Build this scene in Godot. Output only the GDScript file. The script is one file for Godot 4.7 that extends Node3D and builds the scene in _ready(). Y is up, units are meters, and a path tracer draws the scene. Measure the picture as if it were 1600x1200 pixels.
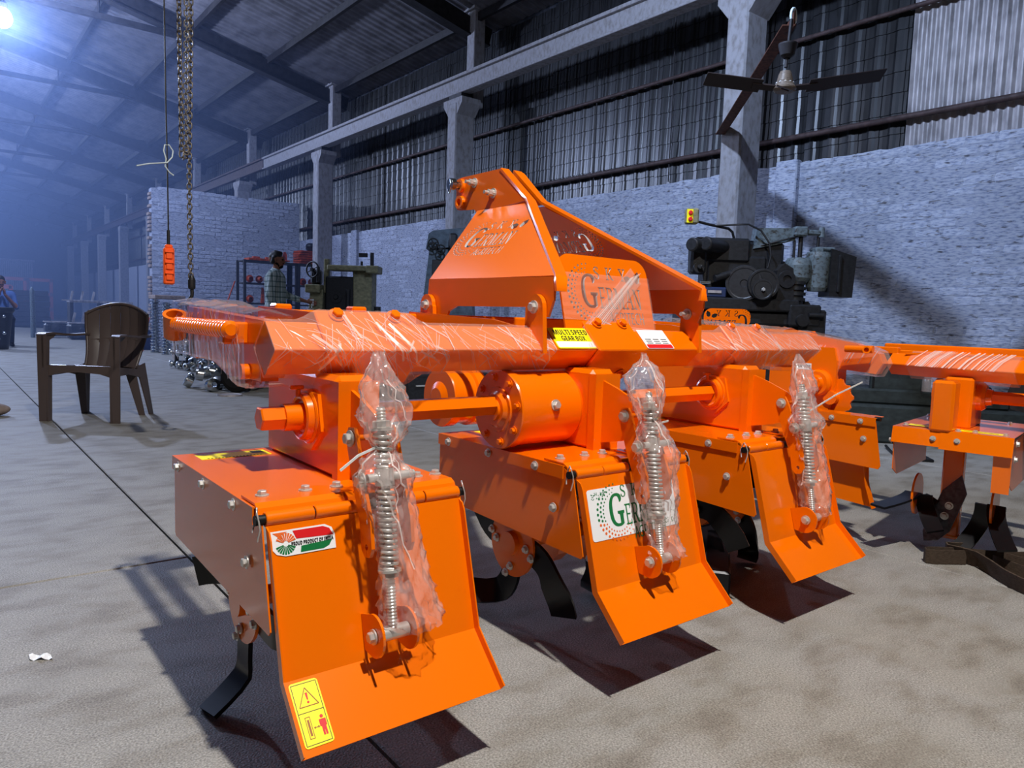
extends Node3D

# ---------------------------------------------------------------- shape helpers
var O := Vector3.ZERO          # the base of the thing being built: shapes are given in scene metres, stored relative to it
var M := {}
var taken := {}
var cache := {}
var rng := RandomNumberGenerator.new()
const SX := Vector3(1, 0, 0)
const SY := Vector3(0, 1, 0)
const SZ := Vector3(0, 0, 1)

func V(x: float, y: float, z: float) -> Vector3:
	return Vector3(x, y, z)

func S() -> SurfaceTool:
	var st := SurfaceTool.new()
	st.begin(Mesh.PRIMITIVE_TRIANGLES)
	return st

func tri(st: SurfaceTool, a: Vector3, b: Vector3, c: Vector3, na: Vector3, nb: Vector3, nc: Vector3) -> void:
	var g := (b - a).cross(c - a)
	if g.length_squared() < 1e-18:
		return
	if g.dot(na + nb + nc) > 0.0:
		var t := b
		b = c
		c = t
		t = nb
		nb = nc
		nc = t
	st.set_normal(na)
	st.add_vertex(a - O)
	st.set_normal(nb)
	st.add_vertex(b - O)
	st.set_normal(nc)
	st.add_vertex(c - O)

func quad(st: SurfaceTool, a: Vector3, b: Vector3, c: Vector3, d: Vector3, n: Vector3) -> void:
	tri(st, a, b, c, n, n, n)
	tri(st, a, c, d, n, n, n)

func qs(st: SurfaceTool, a: Vector3, b: Vector3, c: Vector3, d: Vector3, na: Vector3, nb: Vector3, nc: Vector3, nd: Vector3) -> void:
	tri(st, a, b, c, na, nb, nc)
	tri(st, a, c, d, na, nc, nd)

# a box with chamfered edges
func box(st: SurfaceTool, c: Vector3, s: Vector3, ch := 0.0, b := Basis()) -> void:
	var h := s * 0.5
	ch = minf(ch, minf(h.x, minf(h.y, h.z)) * 0.9)
	for ax in 3:
		for sg in [-1.0, 1.0]:
			var n := Vector3.ZERO
			n[ax] = sg
			var u := (ax + 1) % 3
			var w := (ax + 2) % 3
			var p: Array[Vector3] = []
			for k in [[-1, -1], [1, -1], [1, 1], [-1, 1]]:
				var q := Vector3.ZERO
				q[ax] = sg * h[ax]
				q[u] = k[0] * (h[u] - ch)
				q[w] = k[1] * (h[w] - ch)
				p.append(c + b * q)
			quad(st, p[0], p[1], p[2], p[3], b * n)
	if ch <= 0.0:
		return
	for ax in 3:
		var u := (ax + 1) % 3
		var w := (ax + 2) % 3
		for su in [-1.0, 1.0]:
			for sw in [-1.0, 1.0]:
				var p: Array[Vector3] = []
				for k in [[-1, 0], [1, 0], [1, 1], [-1, 1]]:
					var q := Vector3.ZERO
					q[ax] = k[0] * (h[ax] - ch)
					q[u] = su * (h[u] - (ch if k[1] == 0 else 0.0))
					q[w] = sw * (h[w] - (0.0 if k[1] == 0 else ch))
					p.append(c + b * q)
				var n := Vector3.ZERO
				n[u] = su
				n[w] = sw
				quad(st, p[0], p[1], p[2], p[3], (b * n).normalized())
	for sx in [-1.0, 1.0]:
		for sy in [-1.0, 1.0]:
			for sz in [-1.0, 1.0]:
				var k := V(sx, sy, sz)
				var a := c + b * (k * V(h.x, h.y - ch, h.z - ch))
				var d := c + b * (k * V(h.x - ch, h.y, h.z - ch))
				var e := c + b * (k * V(h.x - ch, h.y - ch, h.z))
				var n := (b * k).normalized()
				tri(st, a, d, e, n, n, n)

func basis_y(d: Vector3) -> Basis:
	d = d.normalized()
	var r := SX if absf(d.x) < 0.9 else SZ
	var x := r.cross(d).normalized()
	return Basis(x, d, x.cross(d))

# a body of revolution: profile of (radius, height along the axis)
func lathe(st: SurfaceTool, a: Vector3, axis: Vector3, prof: Array, seg := 20, flat := false, turn := 0.0) -> void:
	var b := basis_y(axis)
	for i in prof.size() - 1:
		var p: Vector2 = prof[i]
		var q: Vector2 = prof[i + 1]
		var dr := q.x - p.x
		var dh := q.y - p.y
		if absf(dr) + absf(dh) < 1e-7:
			continue
		var len := sqrt(dr * dr + dh * dh)
		for k in seg:
			var t0 := TAU * k / seg + turn
			var t1 := TAU * (k + 1) / seg + turn
			var d0 := b * V(cos(t0), 0, sin(t0))
			var d1 := b * V(cos(t1), 0, sin(t1))
			var up := b.y
			var n0 := (d0 * dh - up * dr) / len
			var n1 := (d1 * dh - up * dr) / len
			if flat:
				n0 = (n0 + n1).normalized()
				n1 = n0
			qs(st, a + d0 * p.x + up * p.y, a + d1 * p.x + up * p.y, a + d1 * q.x + up * q.y, a + d0 * q.x + up * q.y, n0, n1, n1, n0)

func rod(st: SurfaceTool, a: Vector3, b: Vector3, r: float, seg := 12, r2 := -1.0) -> void:
	var e := r if r2 < 0.0 else r2
	lathe(st, a, b - a, [Vector2(0, 0), Vector2(r, 0), Vector2(e, (b - a).length()), Vector2(0, (b - a).length())], seg)

func hexbar(st: SurfaceTool, a: Vector3, b: Vector3, r: float, turn := 0.0) -> void:
	var l := (b - a).length()
	lathe(st, a, b - a, [Vector2(0, 0), Vector2(r * 0.9, 0), Vector2(r, r * 0.12), Vector2(r, l - r * 0.12), Vector2(r * 0.9, l), Vector2(0, l)], 6, true, turn)

# a round bar along points
func tube(st: SurfaceTool, pts: Array, r: float, seg := 8, closed := false) -> void:
	var n := pts.size()
	var x := Vector3.ZERO
	var rings := []
	for i in n:
		var t: Vector3
		if closed:
			t = pts[(i + 1) % n] - pts[(i + n - 1) % n]
		else:
			t = pts[mini(i + 1, n - 1)] - pts[maxi(i - 1, 0)]
		t = t.normalized()
		if x == Vector3.ZERO:
			x = basis_y(t).x
		x = (x - t * x.dot(t)).normalized()
		var y := t.cross(x)
		var ring := []
		for k in seg:
			ring.append(x * cos(TAU * k / seg) + y * sin(TAU * k / seg))
		rings.append(ring)
	var last := n if closed else n - 1
	for i in last:
		var j := (i + 1) % n
		for k in seg:
			var m := (k + 1) % seg
			var a: Vector3 = rings[i][k]
			var b: Vector3 = rings[i][m]
			var c: Vector3 = rings[j][m]
			var d: Vector3 = rings[j][k]
			qs(st, pts[i] + a * r, pts[i] + b * r, pts[j] + c * r, pts[j] + d * r, a, b, c, d)
	if not closed:
		for e in [[0, pts[0] - pts[1]], [n - 1, pts[n - 1] - pts[n - 2]]]:
			var nn: Vector3 = e[1].normalized()
			for k in seg:
				tri(st, pts[e[0]], pts[e[0]] + rings[e[0]][k] * r, pts[e[0]] + rings[e[0]][(k + 1) % seg] * r, nn, nn, nn)

# a flat outline (in the plane o + x ux + y uy) given the depth d
func prism(st: SurfaceTool, poly: Array, o: Vector3, ux: Vector3, uy: Vector3, d: Vector3) -> void:
	var p := PackedVector2Array()
	for q in poly:
		p.append(q)
	if Geometry2D.is_polygon_clockwise(p):
		p.reverse()
	var n := d.normalized()
	var ids := Geometry2D.triangulate_polygon(p)
	for i in range(0, ids.size(), 3):
		var w: Array[Vector3] = []
		for k in 3:
			w.append(o + ux * p[ids[i + k]].x + uy * p[ids[i + k]].y)
		tri(st, w[0], w[1], w[2], -n, -n, -n)
		tri(st, w[0] + d, w[1] + d, w[2] + d, n, n, n)
	var up := ux.cross(uy)
	for i in p.size():
		var a := p[i]
		var b := p[(i + 1) % p.size()]
		var e := ux * (b.x - a.x) + uy * (b.y - a.y)
		var sn := e.cross(up).normalized()
		var wa := o + ux * a.x + uy * a.y
		var wb := o + ux * b.x + uy * b.y
		quad(st, wa, wb, wb + d, wa + d, sn)

# a bent sheet: an open line of points in the plane, of thickness t, drawn out by d
func bent(st: SurfaceTool, line: Array, t: float, o: Vector3, ux: Vector3, uy: Vector3, d: Vector3) -> void:
	var up := []
	var down := []
	for i in line.size():
		var p: Vector2 = line[i]
		var n1: Vector2 = (p - line[i - 1]).normalized().orthogonal() if i > 0 else Vector2.ZERO
		var n2: Vector2 = (line[i + 1] - p).normalized().orthogonal() if i < line.size() - 1 else n1
		if i == 0:
			n1 = n2
		var n := (n1 + n2).normalized()
		var k := 1.0 / maxf(0.4, n.dot(n1))
		up.append(p + n * t * 0.5 * k)
		down.append(p - n * t * 0.5 * k)
	down.reverse()
	prism(st, up + down, o, ux, uy, d)

# a flat strap along points: w wide along wd, t thick
func ribbon(st: SurfaceTool, pts: Array, wd: Array, w: float, t: float) -> void:
	var n := pts.size()
	var rows := []
	for i in n:
		var tan: Vector3 = (pts[mini(i + 1, n - 1)] - pts[maxi(i - 1, 0)]).normalized()
		var a: Vector3 = wd[mini(i, wd.size() - 1)]
		a = (a - tan * a.dot(tan)).normalized()
		var c := tan.cross(a)
		rows.append([pts[i] + a * w * 0.5 + c * t * 0.5, pts[i] - a * w * 0.5 + c * t * 0.5, pts[i] - a * w * 0.5 - c * t * 0.5, pts[i] + a * w * 0.5 - c * t * 0.5, a, c])
	for i in n - 1:
		var r: Array = rows[i]
		var s: Array = rows[i + 1]
		qs(st, r[0], r[1], s[1], s[0], r[5], r[5], s[5], s[5])
		qs(st, r[2], r[3], s[3], s[2], -r[5], -r[5], -s[5], -s[5])
		qs(st, r[1], r[2], s[2], s[1], -r[4], -r[4], -s[4], -s[4])
		qs(st, r[3], r[0], s[0], s[3], r[4], r[4], s[4], s[4])
	for e in [[0, -1.0], [n - 1, 1.0]]:
		var r: Array = rows[e[0]]
		var nn: Vector3 = r[4].cross(r[5]) * e[1]
		quad(st, r[0], r[1], r[2], r[3], nn)

func ball(st: SurfaceTool, c: Vector3, r: Vector3, seg := 14, rings := 9) -> void:
	var g := func(i: int, k: int) -> Vector3:
		var a := PI * i / rings
		var b := TAU * k / seg
		return V(sin(a) * cos(b), cos(a), sin(a) * sin(b))
	for i in rings:
		for k in seg:
			var a: Vector3 = g.call(i, k)
			var b: Vector3 = g.call(i, k + 1)
			var d: Vector3 = g.call(i + 1, k + 1)
			var e: Vector3 = g.call(i + 1, k)
			qs(st, c + a * r, c + b * r, c + d * r, c + e * r, (a / r).normalized(), (b / r).normalized(), (d / r).normalized(), (e / r).normalized())

func arc(c: Vector2, r: float, a0: float, a1: float, n: int) -> Array:
	var out := []
	for i in n + 1:
		var a := deg_to_rad(lerpf(a0, a1, float(i) / n))
		out.append(c + Vector2(cos(a), sin(a)) * r)
	return out

func rrect(w: float, h: float, r: float, n := 4) -> Array:
	var out := []
	out += arc(Vector2(w / 2 - r, h / 2 - r), r, 0, 90, n)
	out += arc(Vector2(-w / 2 + r, h / 2 - r), r, 90, 180, n)
	out += arc(Vector2(-w / 2 + r, -h / 2 + r), r, 180, 270, n)
	out += arc(Vector2(w / 2 - r, -h / 2 + r), r, 270, 360, n)
	return out

# ---------------------------------------------------------------- naming and placing
func numbered(called: String) -> String:
	var n: int = taken.get(called, 0)
	taken[called] = n + 1
	return called if n == 0 else "%s_%03d" % [called, n]

func put(called: String, mesh: Mesh, m: Material, parent: Node, xf := Transform3D()) -> MeshInstance3D:
	var o := MeshInstance3D.new()
	o.name = numbered(called) if parent == self else called
	o.mesh = mesh
	o.material_override = m
	o.transform = xf
	o.cast_shadow = GeometryInstance3D.SHADOW_CASTING_SETTING_ON
	parent.add_child(o, true)
	return o

func obj(called: String, st: SurfaceTool, m: Material, parent: Node = self) -> MeshInstance3D:
	return put(called, st.commit(), m, parent)

func tag(o: Node, label := "", category := "", group := "", kind := "") -> Node:
	if label:
		o.set_meta("label", label)
	if category:
		o.set_meta("category", category)
	if group:
		o.set_meta("group", group)
	if kind:
		o.set_meta("kind", kind)
	return o

# starts a thing whose shapes are given in scene metres; its parts are stored relative to its base
func thing(called: String, label: String, category: String, at: Vector3, group := "") -> Node3D:
	var o := Node3D.new()
	o.name = numbered(called)
	o.position = at
	add_child(o)
	tag(o, label, category, group)
	O = at
	return o

func one(called: String, st: SurfaceTool, m: Material, label: String, category: String, at := Vector3.ZERO, group := "") -> MeshInstance3D:
	var o := obj(called, st, m)
	o.position = at
	tag(o, label, category, group)
	return o

func dup(src: Node3D, at: Vector3, label: String, turn := 0.0, group := "") -> Node3D:
	var r: Node3D = src.duplicate()
	var base := String(src.name).rstrip("0123456789").rstrip("_")
	r.name = numbered(base)
	add_child(r)
	r.position = at
	r.rotation.y = turn
	if label:
		r.set_meta("label", label)
	if group:
		r.set_meta("group", group)
	return r

func struct(o: Node) -> Node:
	o.set_meta("kind", "structure")
	return o

# hexagon bolt head with washer and shank end, looking along d
func bolt(parent: Node, p: Vector3, d: Vector3, r := 0.008, m: Material = null, called := "bolt") -> void:
	var key := "bolt%.4f" % r
	if not cache.has(key):
		var keep := O
		O = Vector3.ZERO
		var st := S()
		lathe(st, Vector3.ZERO, SY, [Vector2(r * 1.45, 0), Vector2(r * 1.45, r * 0.28), Vector2(r * 0.5, r * 0.28)], 14)
		lathe(st, V(0, r * 0.28, 0), SY, [Vector2(r, 0), Vector2(r, r * 0.75), Vector2(r * 0.86, r * 0.9), Vector2(0, r * 0.9)], 6, true)
		cache[key] = st.commit()
		O = keep
	put(called, cache[key], m if m else M.zinc, parent, Transform3D(basis_y(d), p - O))

func font(serif: bool, bold: bool) -> SystemFont:
	var key := "font%s%s" % [serif, bold]
	if not cache.has(key):
		var f := SystemFont.new()
		f.font_names = PackedStringArray(["Droid Serif" if serif else "Droid Sans"])
		f.font_weight = 700 if bold else 400
		cache[key] = f
	return cache[key]

# raised or printed lettering: p is its middle, b has x along the line and z out of the surface; fits the width w and capital height h
func text(parent: Node, words: String, p: Vector3, b: Basis, w: float, h: float, m: Material, serif := false, bold := false, depth := 0.0006, called := "lettering") -> void:
	var t := TextMesh.new()
	t.text = words
	t.font = font(serif, bold)
	t.font_size = 32
	t.pixel_size = 0.01
	t.depth = 0.01
	t.curve_step = 3.0
	var a := t.get_aabb()
	if a.size.x < 1e-4:
		return
	var sc := V(w / a.size.x, h / maxf(a.size.y, 1e-4), depth / 0.01)
	var mid := a.get_center()
	put(called, t, m, parent, Transform3D(b * Basis.from_scale(sc), p - O - b * (mid * sc)))

# a surface of nu x nv cells from a function of (i, j); flat cells or smooth
func grid(st: SurfaceTool, nu: int, nv: int, f: Callable, out: Vector3, smooth := false) -> void:
	var p := []
	for i in nu + 1:
		var row := []
		for j in nv + 1:
			row.append(f.call(i, j))
		p.append(row)
	var nr := []
	if smooth:
		for i in nu + 1:
			var row := []
			for j in nv + 1:
				var n: Vector3 = (p[mini(i + 1, nu)][j] - p[maxi(i - 1, 0)][j]).cross(p[i][mini(j + 1, nv)] - p[i][maxi(j - 1, 0)])
				n = n.normalized()
				row.append(n if n.dot(out) >= 0.0 or out == Vector3.ZERO else -n)
			nr.append(row)
	for i in nu:
		for j in nv:
			var a: Vector3 = p[i][j]
			var b: Vector3 = p[i + 1][j]
			var c: Vector3 = p[i + 1][j + 1]
			var d: Vector3 = p[i][j + 1]
			if smooth:
				qs(st, a, b, c, d, nr[i][j], nr[i + 1][j], nr[i + 1][j + 1], nr[i][j + 1])
			else:
				var n: Vector3 = (c - a).cross(d - b).normalized()
				if n.dot(out) < 0.0:
					n = -n
				quad(st, a, b, c, d, n)

# ---------------------------------------------------------------- materials
func mat(c: Color, rough := 0.6, metal := 0.0, spec := 0.5) -> StandardMaterial3D:
	var m := StandardMaterial3D.new()
	m.albedo_color = c
	m.roughness = rough
	m.metallic = metal
	m.metallic_specular = spec
	return m

func noise_tex(size: int, freq: float, oct: int, sd: int, ramp: Array, kind := FastNoiseLite.TYPE_SIMPLEX_SMOOTH, bump := 0.0) -> NoiseTexture2D:
	var n := FastNoiseLite.new()
	n.noise_type = kind
	n.seed = sd
	n.frequency = freq
	n.fractal_octaves = oct
	n.fractal_gain = 0.55
	var t := NoiseTexture2D.new()
	t.width = size
	t.height = size
	t.seamless = true
	t.noise = n
	if bump > 0.0:
		t.as_normal_map = true
		t.bump_strength = bump
	elif ramp.size():
		var g := Gradient.new()
		var offs := PackedFloat32Array()
		var cols := PackedColorArray()
		for r in ramp:
			offs.append(r[0])
			cols.append(r[1])
		g.offsets = offs
		g.colors = cols
		t.color_ramp = g
	return t

func tripl(m: StandardMaterial3D, t: Texture2D, s: Vector3, second: Texture2D = null, s2 := Vector3.ONE) -> StandardMaterial3D:
	m.albedo_texture = t
	m.uv1_triplanar = true
	m.uv1_world_triplanar = true
	m.uv1_scale = s
	if second:
		m.detail_enabled = true
		m.detail_albedo = second
		m.detail_blend_mode = BaseMaterial3D.BLEND_MODE_MUL
		m.detail_uv_layer = BaseMaterial3D.DETAIL_UV_2
		m.uv2_triplanar = true
		m.uv2_world_triplanar = true
		m.uv2_scale = s2
	return m

func film(c: Color, alpha: float, rough := 0.12) -> StandardMaterial3D:
	var m := mat(Color(c, alpha), rough, 0.0, 0.6)
	m.transparency = BaseMaterial3D.TRANSPARENCY_ALPHA
	m.cull_mode = BaseMaterial3D.CULL_DISABLED
	return m

func g3(v: float) -> Color:
	return Color(v, v, v)

func make_materials() -> void:
	var speck := noise_tex(1024, 0.22, 5, 3, [[0.0, Color(0.40, 0.38, 0.36)], [0.30, Color(0.57, 0.555, 0.53)], [0.5, Color(0.65, 0.635, 0.605)], [0.7, Color(0.72, 0.705, 0.675)], [1.0, Color(0.88, 0.87, 0.85)]])
	var cloud := noise_tex(1024, 0.014, 6, 11, [[0.0, Color(0.79, 0.77, 0.75)], [0.35, Color(0.91, 0.90, 0.885)], [0.5, g3(0.95)], [0.65, g3(0.98)], [1.0, g3(1.0)]])
	M.floor = tripl(mat(Color(0.905, 0.91, 0.915), 0.62, 0.0, 0.4), speck, Vector3.ONE * 0.75, cloud, V(0.22, 0.22, 0.40))
	M.floor.normal_enabled = true
	M.floor.normal_texture = noise_tex(1024, 0.20, 4, 5, [], FastNoiseLite.TYPE_SIMPLEX_SMOOTH, 3.0)
	M.floor.normal_scale = 0.35
	var lime := noise_tex(1024, 0.02, 5, 21, [[0.0, Color(0.36, 0.35, 0.36)], [0.20, Color(0.57, 0.60, 0.67)], [0.36, Color(0.68, 0.71, 0.80)], [0.55, Color(0.78, 0.80, 0.86)], [1.0, Color(0.86, 0.87, 0.91)]])
	var peel := noise_tex(512, 0.03, 5, 33, [[0.0, Color(0.50, 0.47, 0.45)], [0.17, Color(0.70, 0.68, 0.66)], [0.25, g3(0.96)], [1.0, g3(1.0)]])
	M.lime = tripl(mat(g3(0.92), 0.85, 0.0, 0.3), lime, V(0.6, 2.4, 0.6), peel, V(0.35, 1.3, 0.35))
	M.lime.normal_enabled = true
	M.lime.normal_texture = noise_tex(1024, 0.03, 5, 8, [], FastNoiseLite.TYPE_SIMPLEX_SMOOTH, 6.0)
	M.lime.normal_scale = 0.7
	M.lime_joint = tripl(mat(g3(0.84), 0.9, 0.0, 0.2), lime, V(0.6, 2.4, 0.6), peel, V(0.35, 1.3, 0.35))
	M.brick_raw = tripl(mat(Color(0.62, 0.56, 0.53), 0.9, 0.0, 0.2), cloud, Vector3.ONE * 0.8)
	var grime := noise_tex(512, 0.02, 5, 41, [[0.0, g3(0.55)], [0.45, g3(0.8)], [1.0, g3(1.0)]])
	M.concrete = tripl(mat(Color(0.60, 0.59, 0.60), 0.8, 0.0, 0.3), cloud, V(0.9, 0.5, 0.9))
	M.cladding = tripl(mat(Color(0.17, 0.172, 0.18), 0.34, 0.15, 0.5), grime, V(0.6, 0.25, 0.6))
	M.zinc_sheet = tripl(mat(Color(0.74, 0.71, 0.71), 0.45, 0.10, 0.5), grime, V(0.9, 0.3, 0.9))
	M.roof = tripl(mat(Color(0.50, 0.49, 0.51), 0.6, 0.15, 0.4), grime, V(0.3, 0.3, 0.15))
	M.steel_dark = tripl(mat(Color(0.20, 0.19, 0.20), 0.6, 0.2, 0.4), grime, Vector3.ONE * 0.7)
	M.rust = tripl(mat(Color(0.40, 0.25, 0.19), 0.7, 0.1, 0.3), grime, Vector3.ONE * 2.0)
	M.pipe = tripl(mat(Color(0.36, 0.29, 0.28), 0.6, 0.1, 0.35), grime, Vector3.ONE * 1.0)
	M.dim_wall = tripl(mat(Color(0.30, 0.31, 0.34), 0.9, 0.0, 0.2), grime, Vector3.ONE * 0.4)
	# the paint of the machines
	var p := mat(Color(0.955, 0.445, 0.0), 0.22, 0.0, 0.5)
	p.clearcoat_enabled = true
	p.clearcoat = 0.5
	p.clearcoat_roughness = 0.12
	M.orange = p
	M.orange_dull = tripl(mat(Color(0.80, 0.30, 0.13), 0.5, 0.0, 0.4), grime, Vector3.ONE * 1.5)
	M.zinc = mat(Color(0.84, 0.83, 0.81), 0.3, 0.55)
	M.chrome = mat(Color(0.75, 0.77, 0.78), 0.22, 1.0)
	M.black_steel = mat(Color(0.10, 0.10, 0.115), 0.3, 0.5, 0.5)
	M.blade = tripl(mat(Color(0.47, 0.48, 0.52), 0.30, 0.35), grime, Vector3.ONE * 4.0)
	M.black = mat(Color(0.06, 0.06, 0.065), 0.5, 0.0, 0.4)
	M.rubber = mat(Color(0.115, 0.11, 0.11), 0.8, 0.0, 0.3)
	M.machine_black = tripl(mat(Color(0.17, 0.17, 0.18), 0.45, 0.15, 0.5), grime, Vector3.ONE * 3.0)
	M.machine_grey = tripl(mat(Color(0.42, 0.47, 0.49), 0.5, 0.0, 0.4), noise_tex(512, 0.02, 5, 71, [[0.0, Color(0.45, 0.30, 0.22)], [0.30, Color(0.55, 0.48, 0.42)], [0.38, g3(0.85)], [1.0, g3(1.0)]]), Vector3.ONE * 2.5)
	M.machine_blue = tripl(mat(Color(0.36, 0.42, 0.47), 0.5, 0.0, 0.4), grime, Vector3.ONE * 1.2)
	M.machine_cream = tripl(mat(Color(0.62, 0.60, 0.46), 0.6, 0.0, 0.4), grime, Vector3.ONE * 1.5)
	M.machine_green = tripl(mat(Color(0.22, 0.25, 0.245), 0.6, 0.0, 0.4), grime, Vector3.ONE * 1.5)
	M.chair = mat(Color(0.33, 0.285, 0.275), 0.36, 0.0, 0.5)
	M.white = mat(Color(0.93, 0.94, 0.95), 0.4)
	M.tie = mat(Color(0.90, 0.90, 0.88), 0.45)
	M.yellow = mat(Color(0.98, 0.93, 0.05), 0.4)
	M.ink = mat(Color(0.05, 0.05, 0.05), 0.5)
	M.red = mat(Color(0.85, 0.12, 0.14), 0.4)
	M.green = mat(Color(0.07, 0.45, 0.24), 0.4)
	M.brown_ink = mat(Color(0.62, 0.36, 0.08), 0.5)
	M.dot = mat(Color(0.90, 0.42, 0.18), 0.4)
	M.dot_grey = mat(Color(0.60, 0.62, 0.62), 0.4)
	M.pendant = mat(Color(0.98, 0.36, 0.10), 0.45)
	M.cable = mat(Color(0.10, 0.10, 0.11), 0.5)
	M.cable_white = mat(Color(0.80, 0.85, 0.86), 0.35)
	M.chain = tripl(mat(Color(0.56, 0.52, 0.47), 0.38, 0.5), grime, Vector3.ONE * 6.0)
	M.blue_bin = mat(Color(0.10, 0.16, 0.30), 0.5)
	M.stretch = film(Color(1.0, 0.88, 0.82), 0.13, 0.12)
	M.fold = film(Color(1.0, 0.95, 0.93), 0.34, 0.14)
	M.bag = film(Color(1.0, 0.93, 0.91), 0.16, 0.12)
	M.strap = tripl(mat(Color(0.34, 0.29, 0.25), 0.9, 0.0, 0.2), noise_tex(512, 0.04, 4, 91, [[0.0, g3(0.55)], [0.5, g3(0.85)], [1.0, g3(1.0)]]), V(3.0, 14.0, 3.0))
	M.fan_body = tripl(mat(Color(0.50, 0.44, 0.38), 0.5, 0.1, 0.4), grime, Vector3.ONE * 6.0)
	M.fan_blade = mat(Color(0.17, 0.135, 0.13), 0.5, 0.1, 0.4)
	M.plate = tripl(mat(Color(0.27, 0.225, 0.20), 0.7, 0.1, 0.3), grime, Vector3.ONE * 1.0)
	M.skin = mat(Color(0.55, 0.38, 0.30), 0.6)
	M.hair = mat(Color(0.06, 0.055, 0.05), 0.6)
	M.lamp_case = mat(Color(0.20, 0.20, 0.21), 0.5, 0.3)
	M.body = mat(Color.WHITE, 0.75, 0.0, 0.3)
	M.body.vertex_color_use_as_albedo = true

# a floodlight: case, cooling ribs, yoke, a glowing face and the light of that size in front of it
func floodlight(at: Vector3, aim: Vector3, c: Color, power: float, cone: float, size: float, soft: float, glow: float, label: String) -> void:
	var t := thing("flood_lamp", label, "lamp", at)
	var z := (aim - at).normalized()
	var x := SY.cross(z).normalized()
	if x.length() < 0.5:
		x = SX
	var b := Basis(x, z.cross(x), z)
	var st := S()
	box(st, at, V(size * 1.3, size * 1.0, 0.09), 0.012, b)
	for i in 7:
		box(st, at + b * V((i - 3) * size * 0.17, 0, -0.065), V(0.008, size * 0.85, 0.05), 0.0, b)
	obj("case", st, M.lamp_case, t)
	st = S()
	for s in [-1.0, 1.0]:
		box(st, at + b * V(s * size * 0.68, size * 0.3, -0.02), V(0.008, size * 0.9, 0.04), 0.0, b)
	box(st, at + b * V(0, size * 0.75, -0.02), V(size * 1.37, 0.008, 0.04), 0.0, b)
	obj("yoke", st, M.lamp_case, t)
	st = S()
	box(st, at + b * V(0, 0, 0.048), V(size * 1.12, size * 0.84, 0.006), 0.0, b)
	var e := mat(c, 0.4)
	e.emission_enabled = true
	e.emission = c
	e.emission_energy_multiplier = glow
	obj("lamp_glass", st, e, t)
	st = S()
	rod(st, at + b * V(0, size * 0.75, -0.02), V(at.x, at.y + size * 0.75 + 0.8, at.z), 0.012, 8)
	obj("hanger", st, M.steel_dark, t)
	var l := SpotLight3D.new()
	l.name = "flood_light"
	l.light_color = c
	l.light_energy = power
	l.light_size = soft
	l.spot_angle = cone
	l.spot_angle_attenuation = 0.6
	l.spot_range = 80.0
	l.spot_attenuation = 2.0
	l.shadow_enabled = true
	t.add_child(l)
	l.global_transform = Transform3D(Basis(x, z.cross(x), -z) if false else Basis.looking_at(z, SY if absf(z.y) < 0.95 else SX), at + z * 0.07)
	O = Vector3.ZERO

# a bare high-bay bulb in its cap, hanging on a cord from the roof
func bulb_lamp(at: Vector3, c: Color, power: float, r: float, glow: float, label: String) -> void:
	var t := thing("bulb_lamp", label, "lamp", at)
	var st := S()
	ball(st, at, V(r, r * 1.15, r), 20, 14)
	var e := mat(c, 0.4)
	e.emission_enabled = true
	e.emission = c
	e.emission_energy_multiplier = glow
	obj("lamp_globe", st, e, t)
	st = S()
	lathe(st, at + SY * r * 1.05, SY, [Vector2(r * 0.5, 0), Vector2(r * 0.55, r * 0.5), Vector2(r * 0.3, r * 0.9), Vector2(0, r * 0.95)], 18)
	rod(st, at + SY * r * 1.8, V(at.x, 5.22 + 2.27 * (1.0 - absf(at.x + 3.0) / 10.3), at.z), 0.008, 6)
	obj("cap", st, M.lamp_case, t)
	var l := OmniLight3D.new()
	l.name = "bulb_light"
	l.light_color = c
	l.light_energy = power
	l.light_size = r
	l.omni_range = 90.0
	l.omni_attenuation = 2.0
	l.shadow_enabled = true
	t.add_child(l)
	O = Vector3.ZERO

# ---------------------------------------------------------------- the hall
const FRAMES := [0.35, -4.65, -9.7, -14.75, -19.8, -24.85, -29.9, -34.95, -40.0, -45.0, -50.0]

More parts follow.
